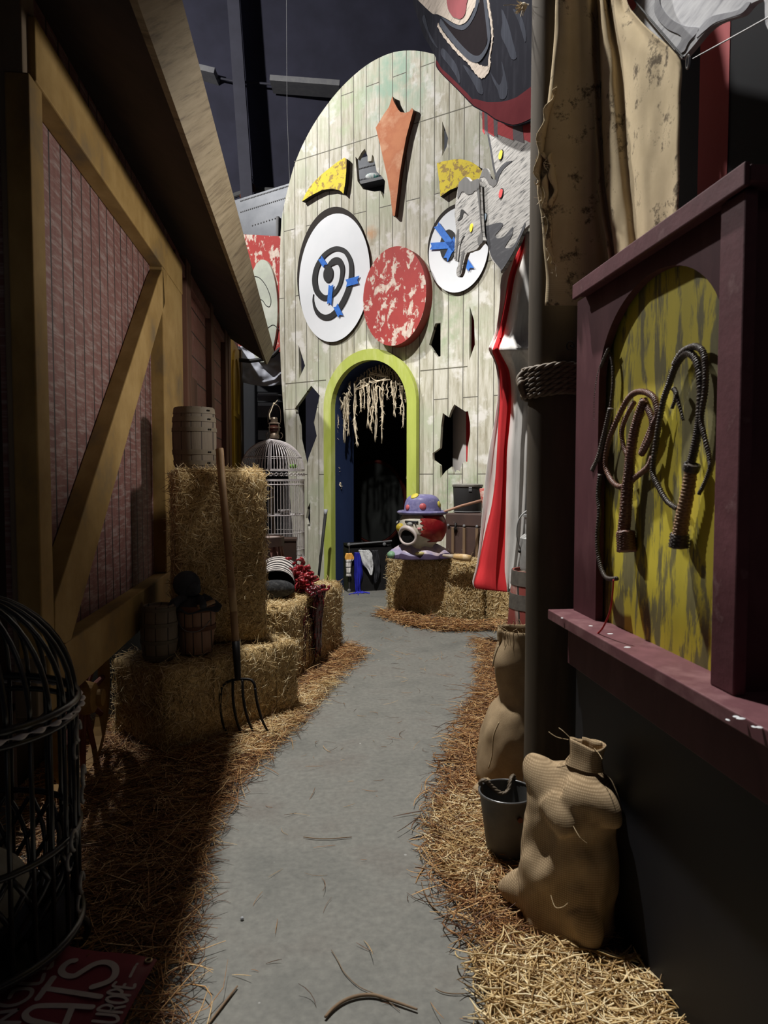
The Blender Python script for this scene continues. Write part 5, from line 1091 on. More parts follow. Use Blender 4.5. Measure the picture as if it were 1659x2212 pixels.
mb = MB(); mb.ball((0, 0, .352), .012, n=10, m=6); mb.tube(cr([(0, 0, .35), (.02, .0, .37), (.035, 0, .39)], 4), .003, 5); mb.tube(cr([(-.005, 0, .35), (-.03, -.01, .28), (-.045, -.02, .24), (-.04, -.02, .19)], 5), .005, 6); obj('tie_cord', mb, ROPE, t, True)
# near cage, lower left
CB2 = flat('black_gloss_iron', (.014, .013, .013), .32, .0, .6)
nc = Vector((-.985, 2.10, 0)); t = thing('bird_cage', 'big black domed wire cage close to the camera at the left edge', 'bird cage', nc)
r_ = .305; zs = .80
mb = MB()
for k in range(30): q = 2*PI*k/30+.05; mb.tube([(r_*math.cos(e)*math.cos(q), r_*math.cos(e)*math.sin(q), zs+.32*math.sin(e)) for e in np.linspace(0, PI/2-.05, 12)], .0075, 6)
obj('dome_bars', mb, CB2, t, True)
mb = MB()
for k in range(30): q = 2*PI*k/30+.05; mb.tube([(r_*math.cos(q), r_*math.sin(q), .14), (r_*math.cos(q), r_*math.sin(q), zs)], .0065, 6)
obj('wall_bars', mb, CB2, t, True)
mb = MB()
for k in range(24):
    for s_ in (-1, 1): mb.tube([((r_-.004-.10*(1-f)**2)*math.cos(2*PI*k/24+s_*f*.5), (r_-.004-.10*(1-f)**2)*math.sin(2*PI*k/24+s_*f*.5), .14+.26*f) for f in np.linspace(0, 1, 7)], .008, 6)
obj('lattice_skirt', mb, CB2, t, True)
for z, r in ((zs, .012), (zs-.04, .009), (.42, .010), (.14, .014)):
    mb = MB(); mb.tube([((r_+.004)*math.cos(q), (r_+.004)*math.sin(q), z) for q in np.linspace(0, 2*PI, 49)[:-1]], r, 8, closed=True); obj('ring', mb, CB2, t, True)
mb = MB(); mb.tube([((r_+.016+.004*math.cos(36*q))*math.cos(q), (r_+.016+.004*math.cos(36*q))*math.sin(q), zs-.02) for q in np.linspace(0, 2*PI, 289)[:-1]], [.005+.0035*math.cos(36*q) for q in np.linspace(0, 2*PI, 289)[:-1]], 6, closed=True); obj('beaded_band', mb, CG, t, True)
mb = MB(); mb.lathe([(.02, .12), (r_-.01, .125), (r_, .145), (.02, .14)], n=40); obj('floor_pan', mb, CB2, t, True, auto=35)
for k in range(4): q = PI/2*k+.3; mb = MB(); mb.tube(cr([((r_-.02)*math.cos(q), (r_-.02)*math.sin(q), .13), ((r_+.02)*math.cos(q), (r_+.02)*math.sin(q), .08), ((r_-.0)*math.cos(q), (r_-.0)*math.sin(q), .012)], 5), .011, 8); obj('foot', mb, CB2, t, True)
WSV = mat('worn_silver', (.30, .28, .26), (.16, .15, .14), 25, rough=.4, metal=.3)   # pale scroll ornaments towards the aisle
for k in range(4):
    z = .72-.15*k; q0x = -.02+.16*math.sin(k*2.1)
    mb = MB(); mb.tube([((r_+.022)*math.cos(q0x+.05*math.cos(f)), (r_+.022)*math.sin(q0x+.05*math.cos(f)), z+.028*math.sin(f)) for f in np.linspace(0, 4.6, 14)], .006, 6); obj('scroll_ornament', mb, WSV, t, True)
    mb = MB(); mb.tube([((r_+.026)*math.cos(q0x-.10+.03*math.cos(f)), (r_+.026)*math.sin(q0x-.10+.03*math.cos(f)), z-.045+.022*math.sin(f)) for f in np.linspace(1, 5.4, 12)], .005, 6); obj('scroll_ornament', mb, WSV, t, True)
mb = MB(); mb.ball((-.02, -.02, .26), .2, .18, .12, 24, 14); obj('nest_bundle', mb, mat('pale_bundle', (.36, .34, .28), (.24, .22, .18), 12, rough=.95, bmp=.5), t, True)
# ================================================================== animal haunch, gore, drum
ZEB, nt_, b_ = newmat('zebra_fur')
v_ = coords(nt_); mp_ = nt_.nodes.new('ShaderNodeMapping'); mp_.inputs['Rotation'].default_value = (0, 0, 0); nt_.links.new(v_, mp_.inputs[0])
wv = N(nt_, 'ShaderNodeTexWave', Scale=3.9, Distortion=2.4, bands_direction='Y'); wv.inputs['Detail'].default_value = 3; wv.inputs['Detail Scale'].default_value = 1.6; nt_.links.new(mp_.outputs[0], wv.inputs[0])
fz = noisef(nt_, v_, 70, 4)
c_ = ramp(nt_, wv.outputs['Fac'], [(.46, (.03, .026, .026)), (.64, (.50, .45, .42)), (.9, (.64, .59, .55))]).outputs[0]
nt_.links.new(mixc(nt_, .4, c_, ramp(nt_, fz, [(.3, (.2, .2, .2)), (.7, (.75, .75, .75))]).outputs[0], 'OVERLAY'), b_.inputs['Base Color']); b_.inputs['Roughness'].default_value = .95; bump(nt_, b_, fz, .7, .006)
za, zb_ = P(603, 1212, 5.75), P(596, 1266, 5.08)
ax = (zb_-za); axh = Vector((ax.x, ax.y, 0)).normalized()
t = thing('animal_haunch', 'severed black and white striped animal haunch lying on the blood stained bale', 'animal prop', (za.x+(zb_.x-za.x)*.5, za.y+(zb_.y-za.y)*.5, .575), math.atan2(axh.y, axh.x)+PI/2)
L_ = ax.length; rows = []
for i in range(17):
    f = i/16; y = L_*(.5-f); k = .135*(1 - .12*f + .05*math.sin(f*7)); k *= (0.55+.45*min(1, f/.12)) ; zc_ = .125 - .03*f
    rows.append([(k*1.08*math.cos(q)*(1+.05*nz(f*4, q, 2)), y+.012*math.sin(q*3), max(.004, zc_ + k*.88*math.sin(q))) for q in np.linspace(0, 2*PI, 29)[:-1]])
mb = MB(); mb.loft(rows, closed=True, cap0=True); obj('striped_hide', mb, ZEB, t, True)
mb = MB(); mb.ball((0, -L_*.5, .070), .137, .045, .066, 24, 12); obj('cut_end', mb, mat('black_fur', (.03, .03, .032), (.10, .10, .10), 40, rough=.9, bmp=.8, lo=.45, hi=.8), t, True)
GORE = mat('wet_gore', (.38, .015, .025), (.14, .004, .008), 30, rough=.22, bmp=.4, c3=(.50, .08, .09), spec=.6)
GORED = mat('dark_gore', (.085, .004, .007), (.03, .001, .003), 30, rough=.25, bmp=.4, c3=(.20, .01, .02), spec=.6)
fr_ = dq; nrm = Vector((dq.y, -dq.x, 0))                            # along the bale front, out of the front
edge = lambda s_: q0_ + fr_*s_
g = random.Random(9)
mb = MB()
topP = [P(622, 1203, 5.75), P(634, 1220, 5.62), P(645, 1238, 5.50), P(652, 1256, 5.38), P(664, 1272, 5.30)]
tp = cr([tuple(p) for p in topP], 8)
for i in range(150):
    k = g.randrange(len(tp)); c = Vector(tp[k]); c = Vector((c.x+g.gauss(0, .035), c.y+g.gauss(0, .04), .575+abs(g.gauss(0, 1))*.06+(.09 if k < 24 else .03)*g.random()))
    pts = [c]
    for _ in range(4): pts.append(pts[-1]+Vector((g.gauss(0, .022), g.gauss(0, .022), g.gauss(-.004, .016))))
    pts = [Vector((p.x, p.y, max(p.z, .588))) for p in pts]
    mb.tube(cr(pts, 3), .008+.008*g.random(), 6)
o = obj('entrail_heap', mb, GORE, smooth=True); tag(o, 'heap of wet red entrails spilling off the striped haunch', 'entrails', kind='stuff')
mb = MB(); sB = (P(672, 1290, 5.25)-q0_).dot(fr_)
for i in range(70):
    s_ = sB + g.gauss(.02, .045); zt_ = .60+g.random()*.03; ln = g.choice((.12, .2, .3, .42)) + g.random()*.08; off = .03+.03*g.random()
    pts = []; sx = s_
    for j in range(7):
        f = j/6; sx += g.gauss(.004, .008); pts.append(edge(sx)+nrm*(off*(1-.3*f)+.008*g.random() - .05*(f == 0)) + Vector((0, 0, zt_-ln*f)))
    mb.tube(cr(pts, 3), [.010*(1-.6*i2/18)+.004*g.random() for i2 in range(19)], 6)
for i in range(60):
    s_ = sB+g.gauss(.0, .06); c = edge(s_)+nrm*(.0+.05*g.random())+Vector((0, 0, .585+.05*g.random())); mb.ball(c, .012+.012*g.random(), n=8, m=5)
o = obj('hanging_gore', mb, GORED, smooth=True); tag(o, 'dark clotted gore hanging down the front of the blood stained bale', 'gore', kind='stuff')
mb = MB()
for i in range(26):
    s_ = sB + g.uniform(-.22, .06); z_ = .52-.1*g.random(); x_ = [edge(s_+.006*math.sin(j))+nrm*.012+Vector((0, 0, z_-(.12+.4*((i*7) % 10)/10)*j/5*.9)) for j in range(6)]
    x_ = [Vector((p.x, p.y, max(.01, p.z))) for p in x_]; mb.tube(x_, [.004, .0035, .003, .003, .003, .002], 5)
o = obj('blood_runs', mb, GORED, smooth=True); tag(o, 'thin dark blood runs down the straw below the entrails', 'blood', kind='stuff')
mb = MB(); c = F(692, 1463); mb.ext([[(x*1.0, y) for x, y in [( .13*math.cos(q)*(1+.25*nz(math.cos(q)*2, math.sin(q)*2, 5)), .06*math.sin(q)*(1+.3*nz(math.cos(q)*3, math.sin(q)*3, 9))) for q in np.linspace(0, 2*PI, 40)[:-1]]]], -.001, .001)
mb.v = [(x, z, y+.0015) for x, y, z in mb.v]; mb.f = [f[::-1] for f in mb.f]
o = obj('blood_stain', mb, mat('blood_floor', (.20, .02, .04), (.12, .012, .02), 9, rough=.3)); o.location = (c.x, c.y, 0); o.rotation_euler = (0, 0, .9); tag(o, 'small red blood stain on the concrete by the hay bale', 'stain')
bl0 = [P(655, 1238, 5.75), P(668, 1247, 5.68), P(698, 1268, 5.50), P(680, 1270, 5.46)]
mb = MB(); zz = .583; q = [Vector((p.x, p.y, zz+.006*k)) for k, p in enumerate(bl0)]; mb.add([*q, *[p+Vector((0, 0, .006)) for p in q]], [(3, 2, 1, 0), (4, 5, 6, 7), (0, 1, 5, 4), (1, 2, 6, 5), (2, 3, 7, 6), (3, 0, 4, 7)])
tag(obj('machete', mb, mat('dull_blade', (.30, .29, .29), (.22, .21, .21), 9, rough=.4, metal=.5)), 'flat grey metal machete lying on the bale beside the entrails', 'machete')
dc = P(566, 1165, 5.98)
t = thing('hide_drum', 'round drum with brown fur hanging from its rim behind the striped haunch', 'drum', (dc.x, dc.y, .575))
mb = MB(); mb.lathe([(.155, 0), (.165, .1), (.168, .30)], n=36); obj('shell', mb, mat('fur_brown', (.16, .075, .06), (.30, .24, .22), 26, (1, 1, .25), .95, .6, lo=.42, hi=.7), t, True)
mb = MB(); mb.lathe([(.172, .295), (.186, .295), (.186, .37), (.172, .375), (.168, .36)], n=40, cap=False); obj('rim', mb, mat('rim_dark', (.07, .045, .035), (.045, .03, .025), 9, rough=.5), t, True, auto=35)
mb = MB(); mb.lathe([(.003, .36), (.172, .358), (.172, .363), (.003, .366)], n=40); obj('drumhead', mb, mat('drum_skin', (.30, .20, .17), (.42, .36, .33), 6, rough=.6), t, True)
for k in range(9):
    q = -2.4+.33*k; mb = MB(); mb.add([(.17*math.cos(q-.12), .17*math.sin(q-.12), .30), (.17*math.cos(q+.12), .17*math.sin(q+.12), .30), (.188*math.cos(q), .188*math.sin(q), .16+.03*(k % 3)), (.158*math.cos(q), .158*math.sin(q), .2)], [(0, 2, 1), (0, 1, 3), (0, 3, 2), (1, 2, 3)]); obj('fur_tuft', mb, MATS['fur_brown'], t)
bx = P(626, 1165, 6.55); t = thing('dark_box', 'small dark brown box behind the drum in front of the bird cage', 'box', (bx.x, bx.y, 0)); obj('box_body', MB().box((-.12, -.10, 0), (.06, .12, .86)), DW, t, bevel=.006); obj('box_lid', MB().box((-.125, -.105, .86), (.065, .125, .885)), DW, t, bevel=.004)
mb = MB(); a, b = P(704, 1100, 8.75), P(684, 1320, 8.62); a_ = a+(b-a)*.06; mb.tube([a_, P(697, 1170, 8.72), b+(b-a)*.0], .016, 8)
t = thing('black_cane', 'black walking cane with a pale tip leaning on the clown face left of the doorway', 'cane', (b.x, b.y, 0))
b2 = b.copy(); b2.z = 0.0; mb = MB(); mb.tube([a_, b2], [.020, .014], 8); obj('shaft', mb, BLK, t, True, world=True)
mb = MB(); mb.tube([a, a_], [.024, .02], 8); obj('pale_tip', mb, LGT, t, True, world=True)

# ================================================================== trunk of clothes in the doorway
ta, tb_ = P(752, 1281, 8.87), P(846, 1275, 9.07); TF = Frame(ta, math.atan2(tb_.y-ta.y, tb_.x-ta.x)); TL = math.hypot(tb_.x-ta.x, tb_.y-ta.y); TH = .60
t = thing('costume_trunk', 'open black trunk with metal corners standing in the arched doorway', 'trunk', TF.o, TF.a)
TBK = mat('trunk_black', (.02, .019, .019), (.014, .013, .013), 9, rough=.5, bmp=.1)
mb = MB(); mb.box((0, 0, 0), (TL, .02, TH-.05)); mb.box((0, .18, 0), (TL, .2, TH)); mb.box((0, .02, 0), (.02, .18, TH-.05)); mb.box((TL-.02, .02, 0), (TL, .18, TH-.05)); mb.box((.02, .02, 0), (TL-.02, .18, .02)); obj('box_body', mb, TBK, t)
mb = MB(); mb.tube([(0, .0, TH), (TL, .0, TH+.03)], .010, 8); obj('lid_edge', mb, GREYM, t)
obj('lid', MB().box((0, .01, TH-.02), (TL, .2, TH+.01)), TBK, t)
for x, z in ((.012, TH), (.012, .02), (TL-.1, TH-.01)): mb = MB(); mb.ball((x, -.004, z), .024, .012, .024, 10, 6); obj('metal_corner', mb, GREYM, t, True)
mb = MB(); mb.tube([(.014, -.004, .03), (.014, -.004, TH-.02)], .006, 6); obj('edge_trim', mb, IRON, t)
mb = MB(); mb.tube([(.13, -.01, TH-.09), (.16, -.02, TH-.055), (.19, -.01, TH-.09)], .006, 6); obj('latch', mb, GREYM, t)
def drape(name, label, cat, tr, m, off=.02, amp=.012, parts=None):
    """tr: rows (px left, px right, y)"""
    rows = []
    for (l, r, y) in cr(tr, 3):
        rows.append([TF.w(TF.uv(l+(r-l)*k/9, y, -off)[0], -off-.012*math.sin(k*2.1)-amp*nz(k*.7, y*.07, off*30)-.012*math.sin(PI*k/9), TF.uv(l+(r-l)*k/9, y, -off)[1]) for k in range(10)])
    mb = MB(); mb.loft(rows); return tag(obj(name, mb, m, None, True, solid=.006), label, cat, 'clothes over the trunk edge')
drape('striped_sleeve', 'orange and white puffed sleeve hanging left over the black trunk', 'garment', [(748, 759, 1195), (745, 764, 1203), (746, 763, 1209), (747, 759, 1213), (747, 758, 1225), (748, 757, 1236), (748, 759, 1245)], peel('orange_white', (.72, .68, .64), (.80, .36, .06), 1, .5), .03, .02)
SLV = bpy.data.objects['striped_sleeve']; m_, nt_, b_ = newmat('sleeve_bands'); v_ = coords(nt_); sx_ = nt_.nodes.new('ShaderNodeSeparateXYZ'); nt_.links.new(v_, sx_.inputs[0])
z1_, z2_ = TF.uv(752, 1246, -.03)[1], TF.uv(752, 1194, -.03)[1]; mr = nt_.nodes.new('ShaderNodeMapRange'); mr.inputs[1].default_value = z1_; mr.inputs[2].default_value = z2_; nt_.links.new(sx_.outputs[2], mr.inputs[0])
rp = ramp(nt_, mr.outputs[0], [(0, (.74, .70, .66)), (.14, (.02, .02, .02)), (.18, (.74, .70, .66)), (.38, (.02, .02, .02)), (.42, (.74, .70, .66)), (.60, (.02, .02, .02)), (.635, (.74, .70, .66)), (.72, (.85, .42, .08))], 'CONSTANT'); nt_.links.new(rp.outputs[0], b_.inputs['Base Color']); SLV.data.materials[0] = m_
drape('blue_sash', 'long blue satin sash hanging over the black trunk to the floor', 'garment', [(766, 779, 1193), (765, 783, 1205), (765, 782, 1222), (765, 783, 1240), (766, 780, 1258), (767, 778, 1272), (768, 780, 1279)], mat('blue_satin', (.03, .035, .42), (.018, .02, .22), 7, (3, 3, .4), .35, .3), .025, .02)
drape('lace_shawl', 'white lace shawl hanging over the middle of the black trunk', 'garment', [(775, 796, 1188), (777, 803, 1196), (781, 804, 1208), (784, 806, 1219), (792, 806, 1228), (797, 805, 1238), (799, 803, 1242)], mat('white_lace', (.82, .82, .82), (.70, .70, .70), 30, rough=.9, bmp=.3, c3=(.10, .10, .10), lo=.40, hi=.72), .05, .02)
drape('black_shawl', 'black fringed shawl hanging over the right of the black trunk', 'garment', [(802, 816, 1188), (804, 818, 1200), (806, 820, 1215), (809, 821, 1230), (808, 820, 1245), (807, 812, 1260)], mat('black_lace', (.03, .03, .034), (.02, .02, .022), 30, rough=.6, bmp=.5, c3=(.25, .25, .26), lo=.5, hi=.85), .03, .03)
mb = MB(); g = random.Random(4)
for i in range(26): c = F(773+g.gauss(4, 5), 1281+g.gauss(0, 1.6)); d = Vector((g.gauss(0, .06), g.gauss(0, .05), 0)); mb.tube([Vector((c.x, c.y, .006)), Vector((c.x+d.x*.5, c.y+d.y*.5, .012)), Vector((c.x+d.x, c.y+d.y, .005))], .005, 5)
tag(obj('sash_fringe', mb, mat('blue_fringe', (.06, .07, .62), (.04, .04, .4), 9)), 'blue fringe threads spread on the floor below the sash', 'fringe', kind='stuff')

# ================================================================== clown bust on the bale
bp = P(905, 1203, 7.28); LIL = mat('lilac_paint', (.19, .175, .34), (.14, .13, .26), 7, rough=.38, bmp=.15, c3=(.30, .28, .44)); CRM = mat('cream_paint', (.62, .56, .46), (.48, .45, .37), 8, rough=.42, bmp=.2, c3=(.36, .35, .28), lo=.36, hi=.75)
t = thing('clown_bust', 'painted clown head with a lilac bowler hat and gaping mouth on the hay bale', 'clown bust', (bp.x, bp.y, .612), -YAW)
f_ = math.radians(208)                                       # the way the face looks (local)
fd = Vector((math.cos(f_), math.sin(f_), 0)); fs = Vector((-fd.y, fd.x, 0))
# collar with scallops
n = 72; mb = MB(); rows = []
for r, z, amp in ((.02, .0, 0), (.27, .0, .02), (.315, .012, .05), (.31, .055, .05), (.27, .085, .05), (.19, .135, .02), (.15, .155, 0), (.02, .155, 0)):
    rows.append([((r+amp*(abs(math.sin(q*4))-.5))*math.cos(q)*1.02, (r+amp*(abs(math.sin(q*4))-.5))*math.sin(q)*.66, z+(.012*math.sin(q*8) if .05 < z < .14 else 0)) for q in np.linspace(0, 2*PI, n+1)[:-1]])
mb.loft(rows, closed=True); nf = n
mb.mi = [(1 if i//nf < 3 else 0) for i in range(len(mb.f))]
obj('collar', mb, [mat('lilac_collar', (.42, .38, .52), (.33, .29, .44), 7, rough=.4, bmp=.1, c3=(.60, .48, .50)), mat('dark_purple', (.085, .06, .11), (.06, .04, .08), 9, rough=.45)], t, True, auto=50)
mb = MB(); mb.ball((-.285, -.085, .045), .045, .07, .04, 14, 8); obj('green_patch', mb, mat('green_paint', (.18, .34, .20), (.30, .44, .30), 9, rough=.4), t, True)
mb = MB(); mb.ball((.0, -.19, .07), .05, .02, .02, 12, 6); obj('yellow_patch', mb, flat('pale_yellow', (.62, .55, .25), .4), t, True)
# head: one continuous surface
hc = Vector((.035, 0, .325)); mb = MB(); prof = []
for i in range(25):
    e = -PI/2+PI*i/24; r = .238*math.cos(e)**.85 if math.cos(e) > 1e-3 else .004; z = .205*math.sin(e)
    if z < -.10: r = max(r*.93, .135)
    prof.append((max(r, .004), z))
prof = [(.135, -.215)] + [p for p in prof if p[1] > -.19]; mb.lathe(prof, (0, 0, 0), 48)
vv = []
for p in mb.v:
    P_ = Vector(p); c = P_.x*fd.x+P_.y*fd.y; s_ = P_.x*fs.x+P_.y*fs.y; w_ = max(0, c/.238)
    P_ += fd*(.03*w_*max(0, -P_.z/.2+.1) + .012*w_) + fd*.0
    cheek = math.exp(-((abs(s_)-.11)/.06)**2-((P_.z+.02)/.07)**2)*w_; P_ += (fd*.7+Vector((0, 0, .1)))*.02*cheek
    vv.append(tuple(P_+hc))
mb.v = vv; obj('head', mb, CRM, t, True)
# red hair cap round the back and side
mb = MB(); rows = []
for i in range(15):
    e = -.72+1.35*i/14; half = 2.12+.07*(-1)**i - (.32 if i < 3 else 0) - .05*math.sin(i)
    rr_ = .246*math.cos(e)**.85; rows.append([hc+Vector((rr_*math.cos(f_+PI+a), rr_*math.sin(f_+PI+a), .212*math.sin(e))) for a in np.linspace(-half, half, 33)])
mb.loft(rows); obj('hair', mb, mat('red_hair_paint', (.26, .014, .018), (.19, .010, .013), 5, rough=.28, bmp=.1, c3=(.32, .05, .035)), t, True, solid=.008)
def onhead(az, e, out=0): rr_ = (.238*math.cos(e)**.85)+out; return hc+Vector((rr_*math.cos(f_+az), rr_*math.sin(f_+az), (.205+out*.5)*math.sin(e)))
mb = MB(); c = onhead(.0, .0, .022); mb.ball(c, .045, .042, .045, 16, 12); mb.ball(c-Vector((0, 0, .032))-fd*.01, .026, .03, .028, 12, 8); obj('nose', mb, mat('yellow_nose', (.58, .44, .06), (.46, .34, .04), 8, rough=.35), t, True)
mo = onhead(.40, -.40, .034)
mn = Vector((math.cos(f_+.38), math.sin(f_+.38), -.10)).normalized(); mx = mn.cross(Vector((0, 0, 1))).normalized(); my = mx.cross(mn)
ringp = [mo + mx*(.100*math.cos(q)) + my*(.084*math.sin(q)*(1.0+.12*math.sin(q))) + mn*(.012-.02*math.cos(q)**2) for q in np.linspace(0, 2*PI, 33)[:-1]]
mb = MB(); mb.tube(ringp, [.013+.012*max(0, math.sin(q)) for q in np.linspace(0, 2*PI, 33)[:-1]], 10, closed=True); obj('lips', mb, mat('lip_cream', (.68, .60, .56), (.55, .46, .43), 9, rough=.35), t, True)
mb = MB(); k0 = [mo + mx*(.096*math.cos(q)) + my*(.080*math.sin(q)*(1+.12*math.sin(q))) + mn*(.008-.02*math.cos(q)**2) for q in np.linspace(0, 2*PI, 33)[:-1]]; k1 = [mo + mx*(.05*math.cos(q)) + my*(.04*math.sin(q)) + mn*.012 for q in np.linspace(0, 2*PI, 33)[:-1]]; mb.loft([k0, k1], closed=True, cap1=True); obj('mouth_dark_disc', mb, flat('mouth_black', (.008, .007, .007), .9), t)  # bulging matte black disc, its colour gives the dark of an opening
for s_ in (-1, 1):
    c = onhead(.50*s_, .20, .004); mb = MB(); mb.ball(c, .034, .034, .024, 14, 8); e_ = obj('eye', mb, mat('eye_grey', (.34, .34, .32), (.25, .25, .24), 9, rough=.4), t, True)
    mb = MB(); mb.tube([onhead(s_*a, .30, .012) for a in np.linspace(.25, .85, 8)], .012, 8); obj('eyelid', mb, BLK, e_, True)
    for k in range(4):
        a = s_*(.34+.13*k); mb = MB(); mb.tube([onhead(a, .27, .014), onhead(a+.03*s_, .17, .02), onhead(a+.06*s_, .10, .016)], [.007, .005, .002], 6); obj('eyelash', mb, BLK, e_, True)
mb = MB(); mb.tube([onhead(a, -.30+.1*math.sin(a*9), .003) for a in np.linspace(.95, 1.15, 6)], .006, 6); mb.ball(onhead(.9, -.02, .0), .022, .022, .014, 10, 6); obj('cheek_spot', mb, flat('cheek_pink', (.62, .22, .24), .4), t, True)
# bowler hat
hz = .475; mb = MB(); mb.lathe([(.16, -.02), (.235, -.022), (.262, -.006), (.262, .006), (.245, .018), (.205, .010), (.195, .012)], (.035, 0, hz), 56, sx=1.0, sy=.92, cap=False)
hat = bpy.data.objects.new('bowler_hat', None); C.objects.link(hat); hat.parent = t; hat.location = (0, 0, 0)
obj('brim', mb, LIL, hat, True)
prof = [(.192, .0), (.187, .05), (.176, .10), (.155, .14), (.115, .165), (.06, .175), (.004, .176)]; prof = [tuple(p) for p in cr(prof, 4)]
mb = MB(); mb.lathe(prof, (.035, 0, hz+.008), 48, sy=.92); obj('crown', mb, LIL, hat, True)
def ondot(az, z, rx, m):
    i = min(range(len(prof)), key=lambda k: abs(prof[k][1]-z)); r = prof[i][0]; mb = MB(); c = Vector((.035+(r-.002)*math.cos(az), (r-.002)*.92*math.sin(az), hz+.008+z))
    nn = Vector((math.cos(az), math.sin(az), .25+ (1.2 if z > .14 else 0))).normalized(); qd = Vector((0, 0, 1)).rotation_difference(nn).to_matrix()
    mb.lathe([(rx, -.004), (rx*.9, .006), (.003, .008)], n=18); mb.v = [tuple(c+qd @ Vector(p)) for p in mb.v]; obj('hat_spot', mb, m, hat, True)
RDOT = mat('red_spot', (.48, .10, .10), (.38, .08, .09), 9, rough=.4); YDOT = mat('yellow_spot', (.62, .52, .08), (.50, .42, .06), 9, rough=.4)
ondot(-PI/2-.03, .058, .036, RDOT); ondot(-PI/2-1.0, .045, .032, RDOT); ondot(-PI/2+1.15, .075, .036, YDOT); ondot(-PI/2-.75, .160, .045, YDOT); ondot(PI/2, .06, .036, RDOT)

# ================================================================== club, trunk, hat box, mallet
CLW = mat('club_wood', (.56, .38, .17), (.44, .28, .11), 7, (1, 1, .4), .45, .1, c3=(.66, .52, .33))
a, b = P(957, 1180, 7.12), P(1017, 1201, 6.98); a.z = .66; b.z = .645; d = (b-a); Lc = d.length
t = thing('juggling_club', 'worn wooden juggling club lying on the hay bale beside the clown bust', 'club', a)
mb = MB(); mb.lathe([(.004, -.005), (.013, 0), (.018, .06*Lc/.3), (.024, .40*Lc)], axis=d, n=20); obj('club_grip', mb, mat('club_white', (.62, .56, .48), (.50, .40, .30), 14), t, True)
mb = MB(); mb.lathe([(.026, .39*Lc), (.030, .42*Lc), (.036, .65*Lc), (.036, .82*Lc), (.030, Lc), (.004, Lc+.002)], axis=d, n=20); obj('club_body', mb, CLW, t, True)
s0c = P(963, 1110, 7.66); TK = Frame(s0c, FA.a); tw = .52
t = thing('steamer_trunk', 'scuffed brown trunk with wooden slats standing behind the clown bust', 'trunk', TK.o, TK.a)
TBR = peel('scuffed_brown', (.055, .03, .024), (.45, .42, .37), 13, .70, (1, 1, 1), (.075, .04, .03), soft=.015); zt_ = P(1000, 1109, 7.6).z
obj('box_body', MB().box((0, 0, 0), (tw, .28, zt_-.14)), TBR, t, bevel=.008); obj('lid', MB().box((-.006, -.006, zt_-.137), (tw+.006, .286, zt_)), TBR, t, bevel=.012)
for u in (.075, .21, .36): obj('slat', MB().box((u, -.016, .02), (u+.032, 0, zt_-.15)), mat('slat_tan', (.22, .145, .085), (.15, .095, .055), 8, (1, 1, .3)), t, bevel=.004); 
for u in (.02, .21, .36): mb = MB(); mb.ball((u+.016, -.012, zt_-.13), .016, .01, .016, 10, 6); obj('rivet', mb, GREYM, t)
mb = MB(); mb.tube([(.125, -.012, zt_-.10), (.125, -.012, zt_-.2)], .012, 8); mb.ball((.125, -.014, zt_-.165), .022, .01, .022, 12, 6); obj('latch', mb, BIR, t, True)
hb = P(1010, 1105, 7.80); t = thing('hat_box', 'round black lidded box with a clasp on top of the slatted brown trunk', 'hat box', (hb.x, hb.y, zt_+.002))
SBK = peel('scuffed_black', (.018, .017, .017), (.4, .38, .36), 15, .71, (1, 1, 1), (.025, .023, .022), soft=.012); hh = .30
mb = MB(); mb.lathe([(.145, 0), (.150, .01), (.160, hh-.02), (.158, hh)], n=40); obj('box_body', mb, SBK, t, True, auto=35)
mb = MB(); mb.lathe([(.164, hh-.022), (.168, hh-.016), (.168, hh+.004), (.15, hh+.012), (.004, hh+.016)], n=40); obj('lid', mb, mat('lid_grey', (.26, .25, .22), (.16, .15, .13), 9, rough=.5), t, True, auto=35)
mb = MB(); mb.tube([(.152*math.cos(q), .152*math.sin(q), .01) for q in np.linspace(0, 2*PI, 33)[:-1]], .005, 6, closed=True); obj('bottom_ring', mb, GREYM, t)
mb = MB()
for k in range(3): mb.box((-.025, -.166, hh-.065+.018*k), (.008, -.158, hh-.057+.018*k))
obj('clasp', mb, LGT, t)
mh, mt = P(1034, 1083, 7.30), P(957, 1106, 7.16)
t = thing('carnival_mallet', 'wooden mallet with a red and white head half hidden by the tent curtain', 'mallet', mt)
mb = MB(); mb.tube([mt, (mt+mh)/2+Vector((0, 0, .006)), mh+(mh-mt)*.08], [.011, .014, .015], 10); obj('handle', mb, mat('mallet_handle', (.42, .26, .18), (.34, .19, .13), 8), t, True, world=True)
d = (P(1050, 1092, 7.32)-P(1046, 1056, 7.32)).normalized(); mb = MB(); c = P(1047, 1054, 7.32); mb.lathe([(.05, 0), (.055, .01), (.05, .20), (.045, .21)], c, 24, axis=d); obj('mallet_head', mb, mat('mallet_red', (.52, .12, .10), (.62, .50, .42), 10, (1, 1, 3), .6, .1, lo=.45, hi=.6), t, True, world=True, auto=35)

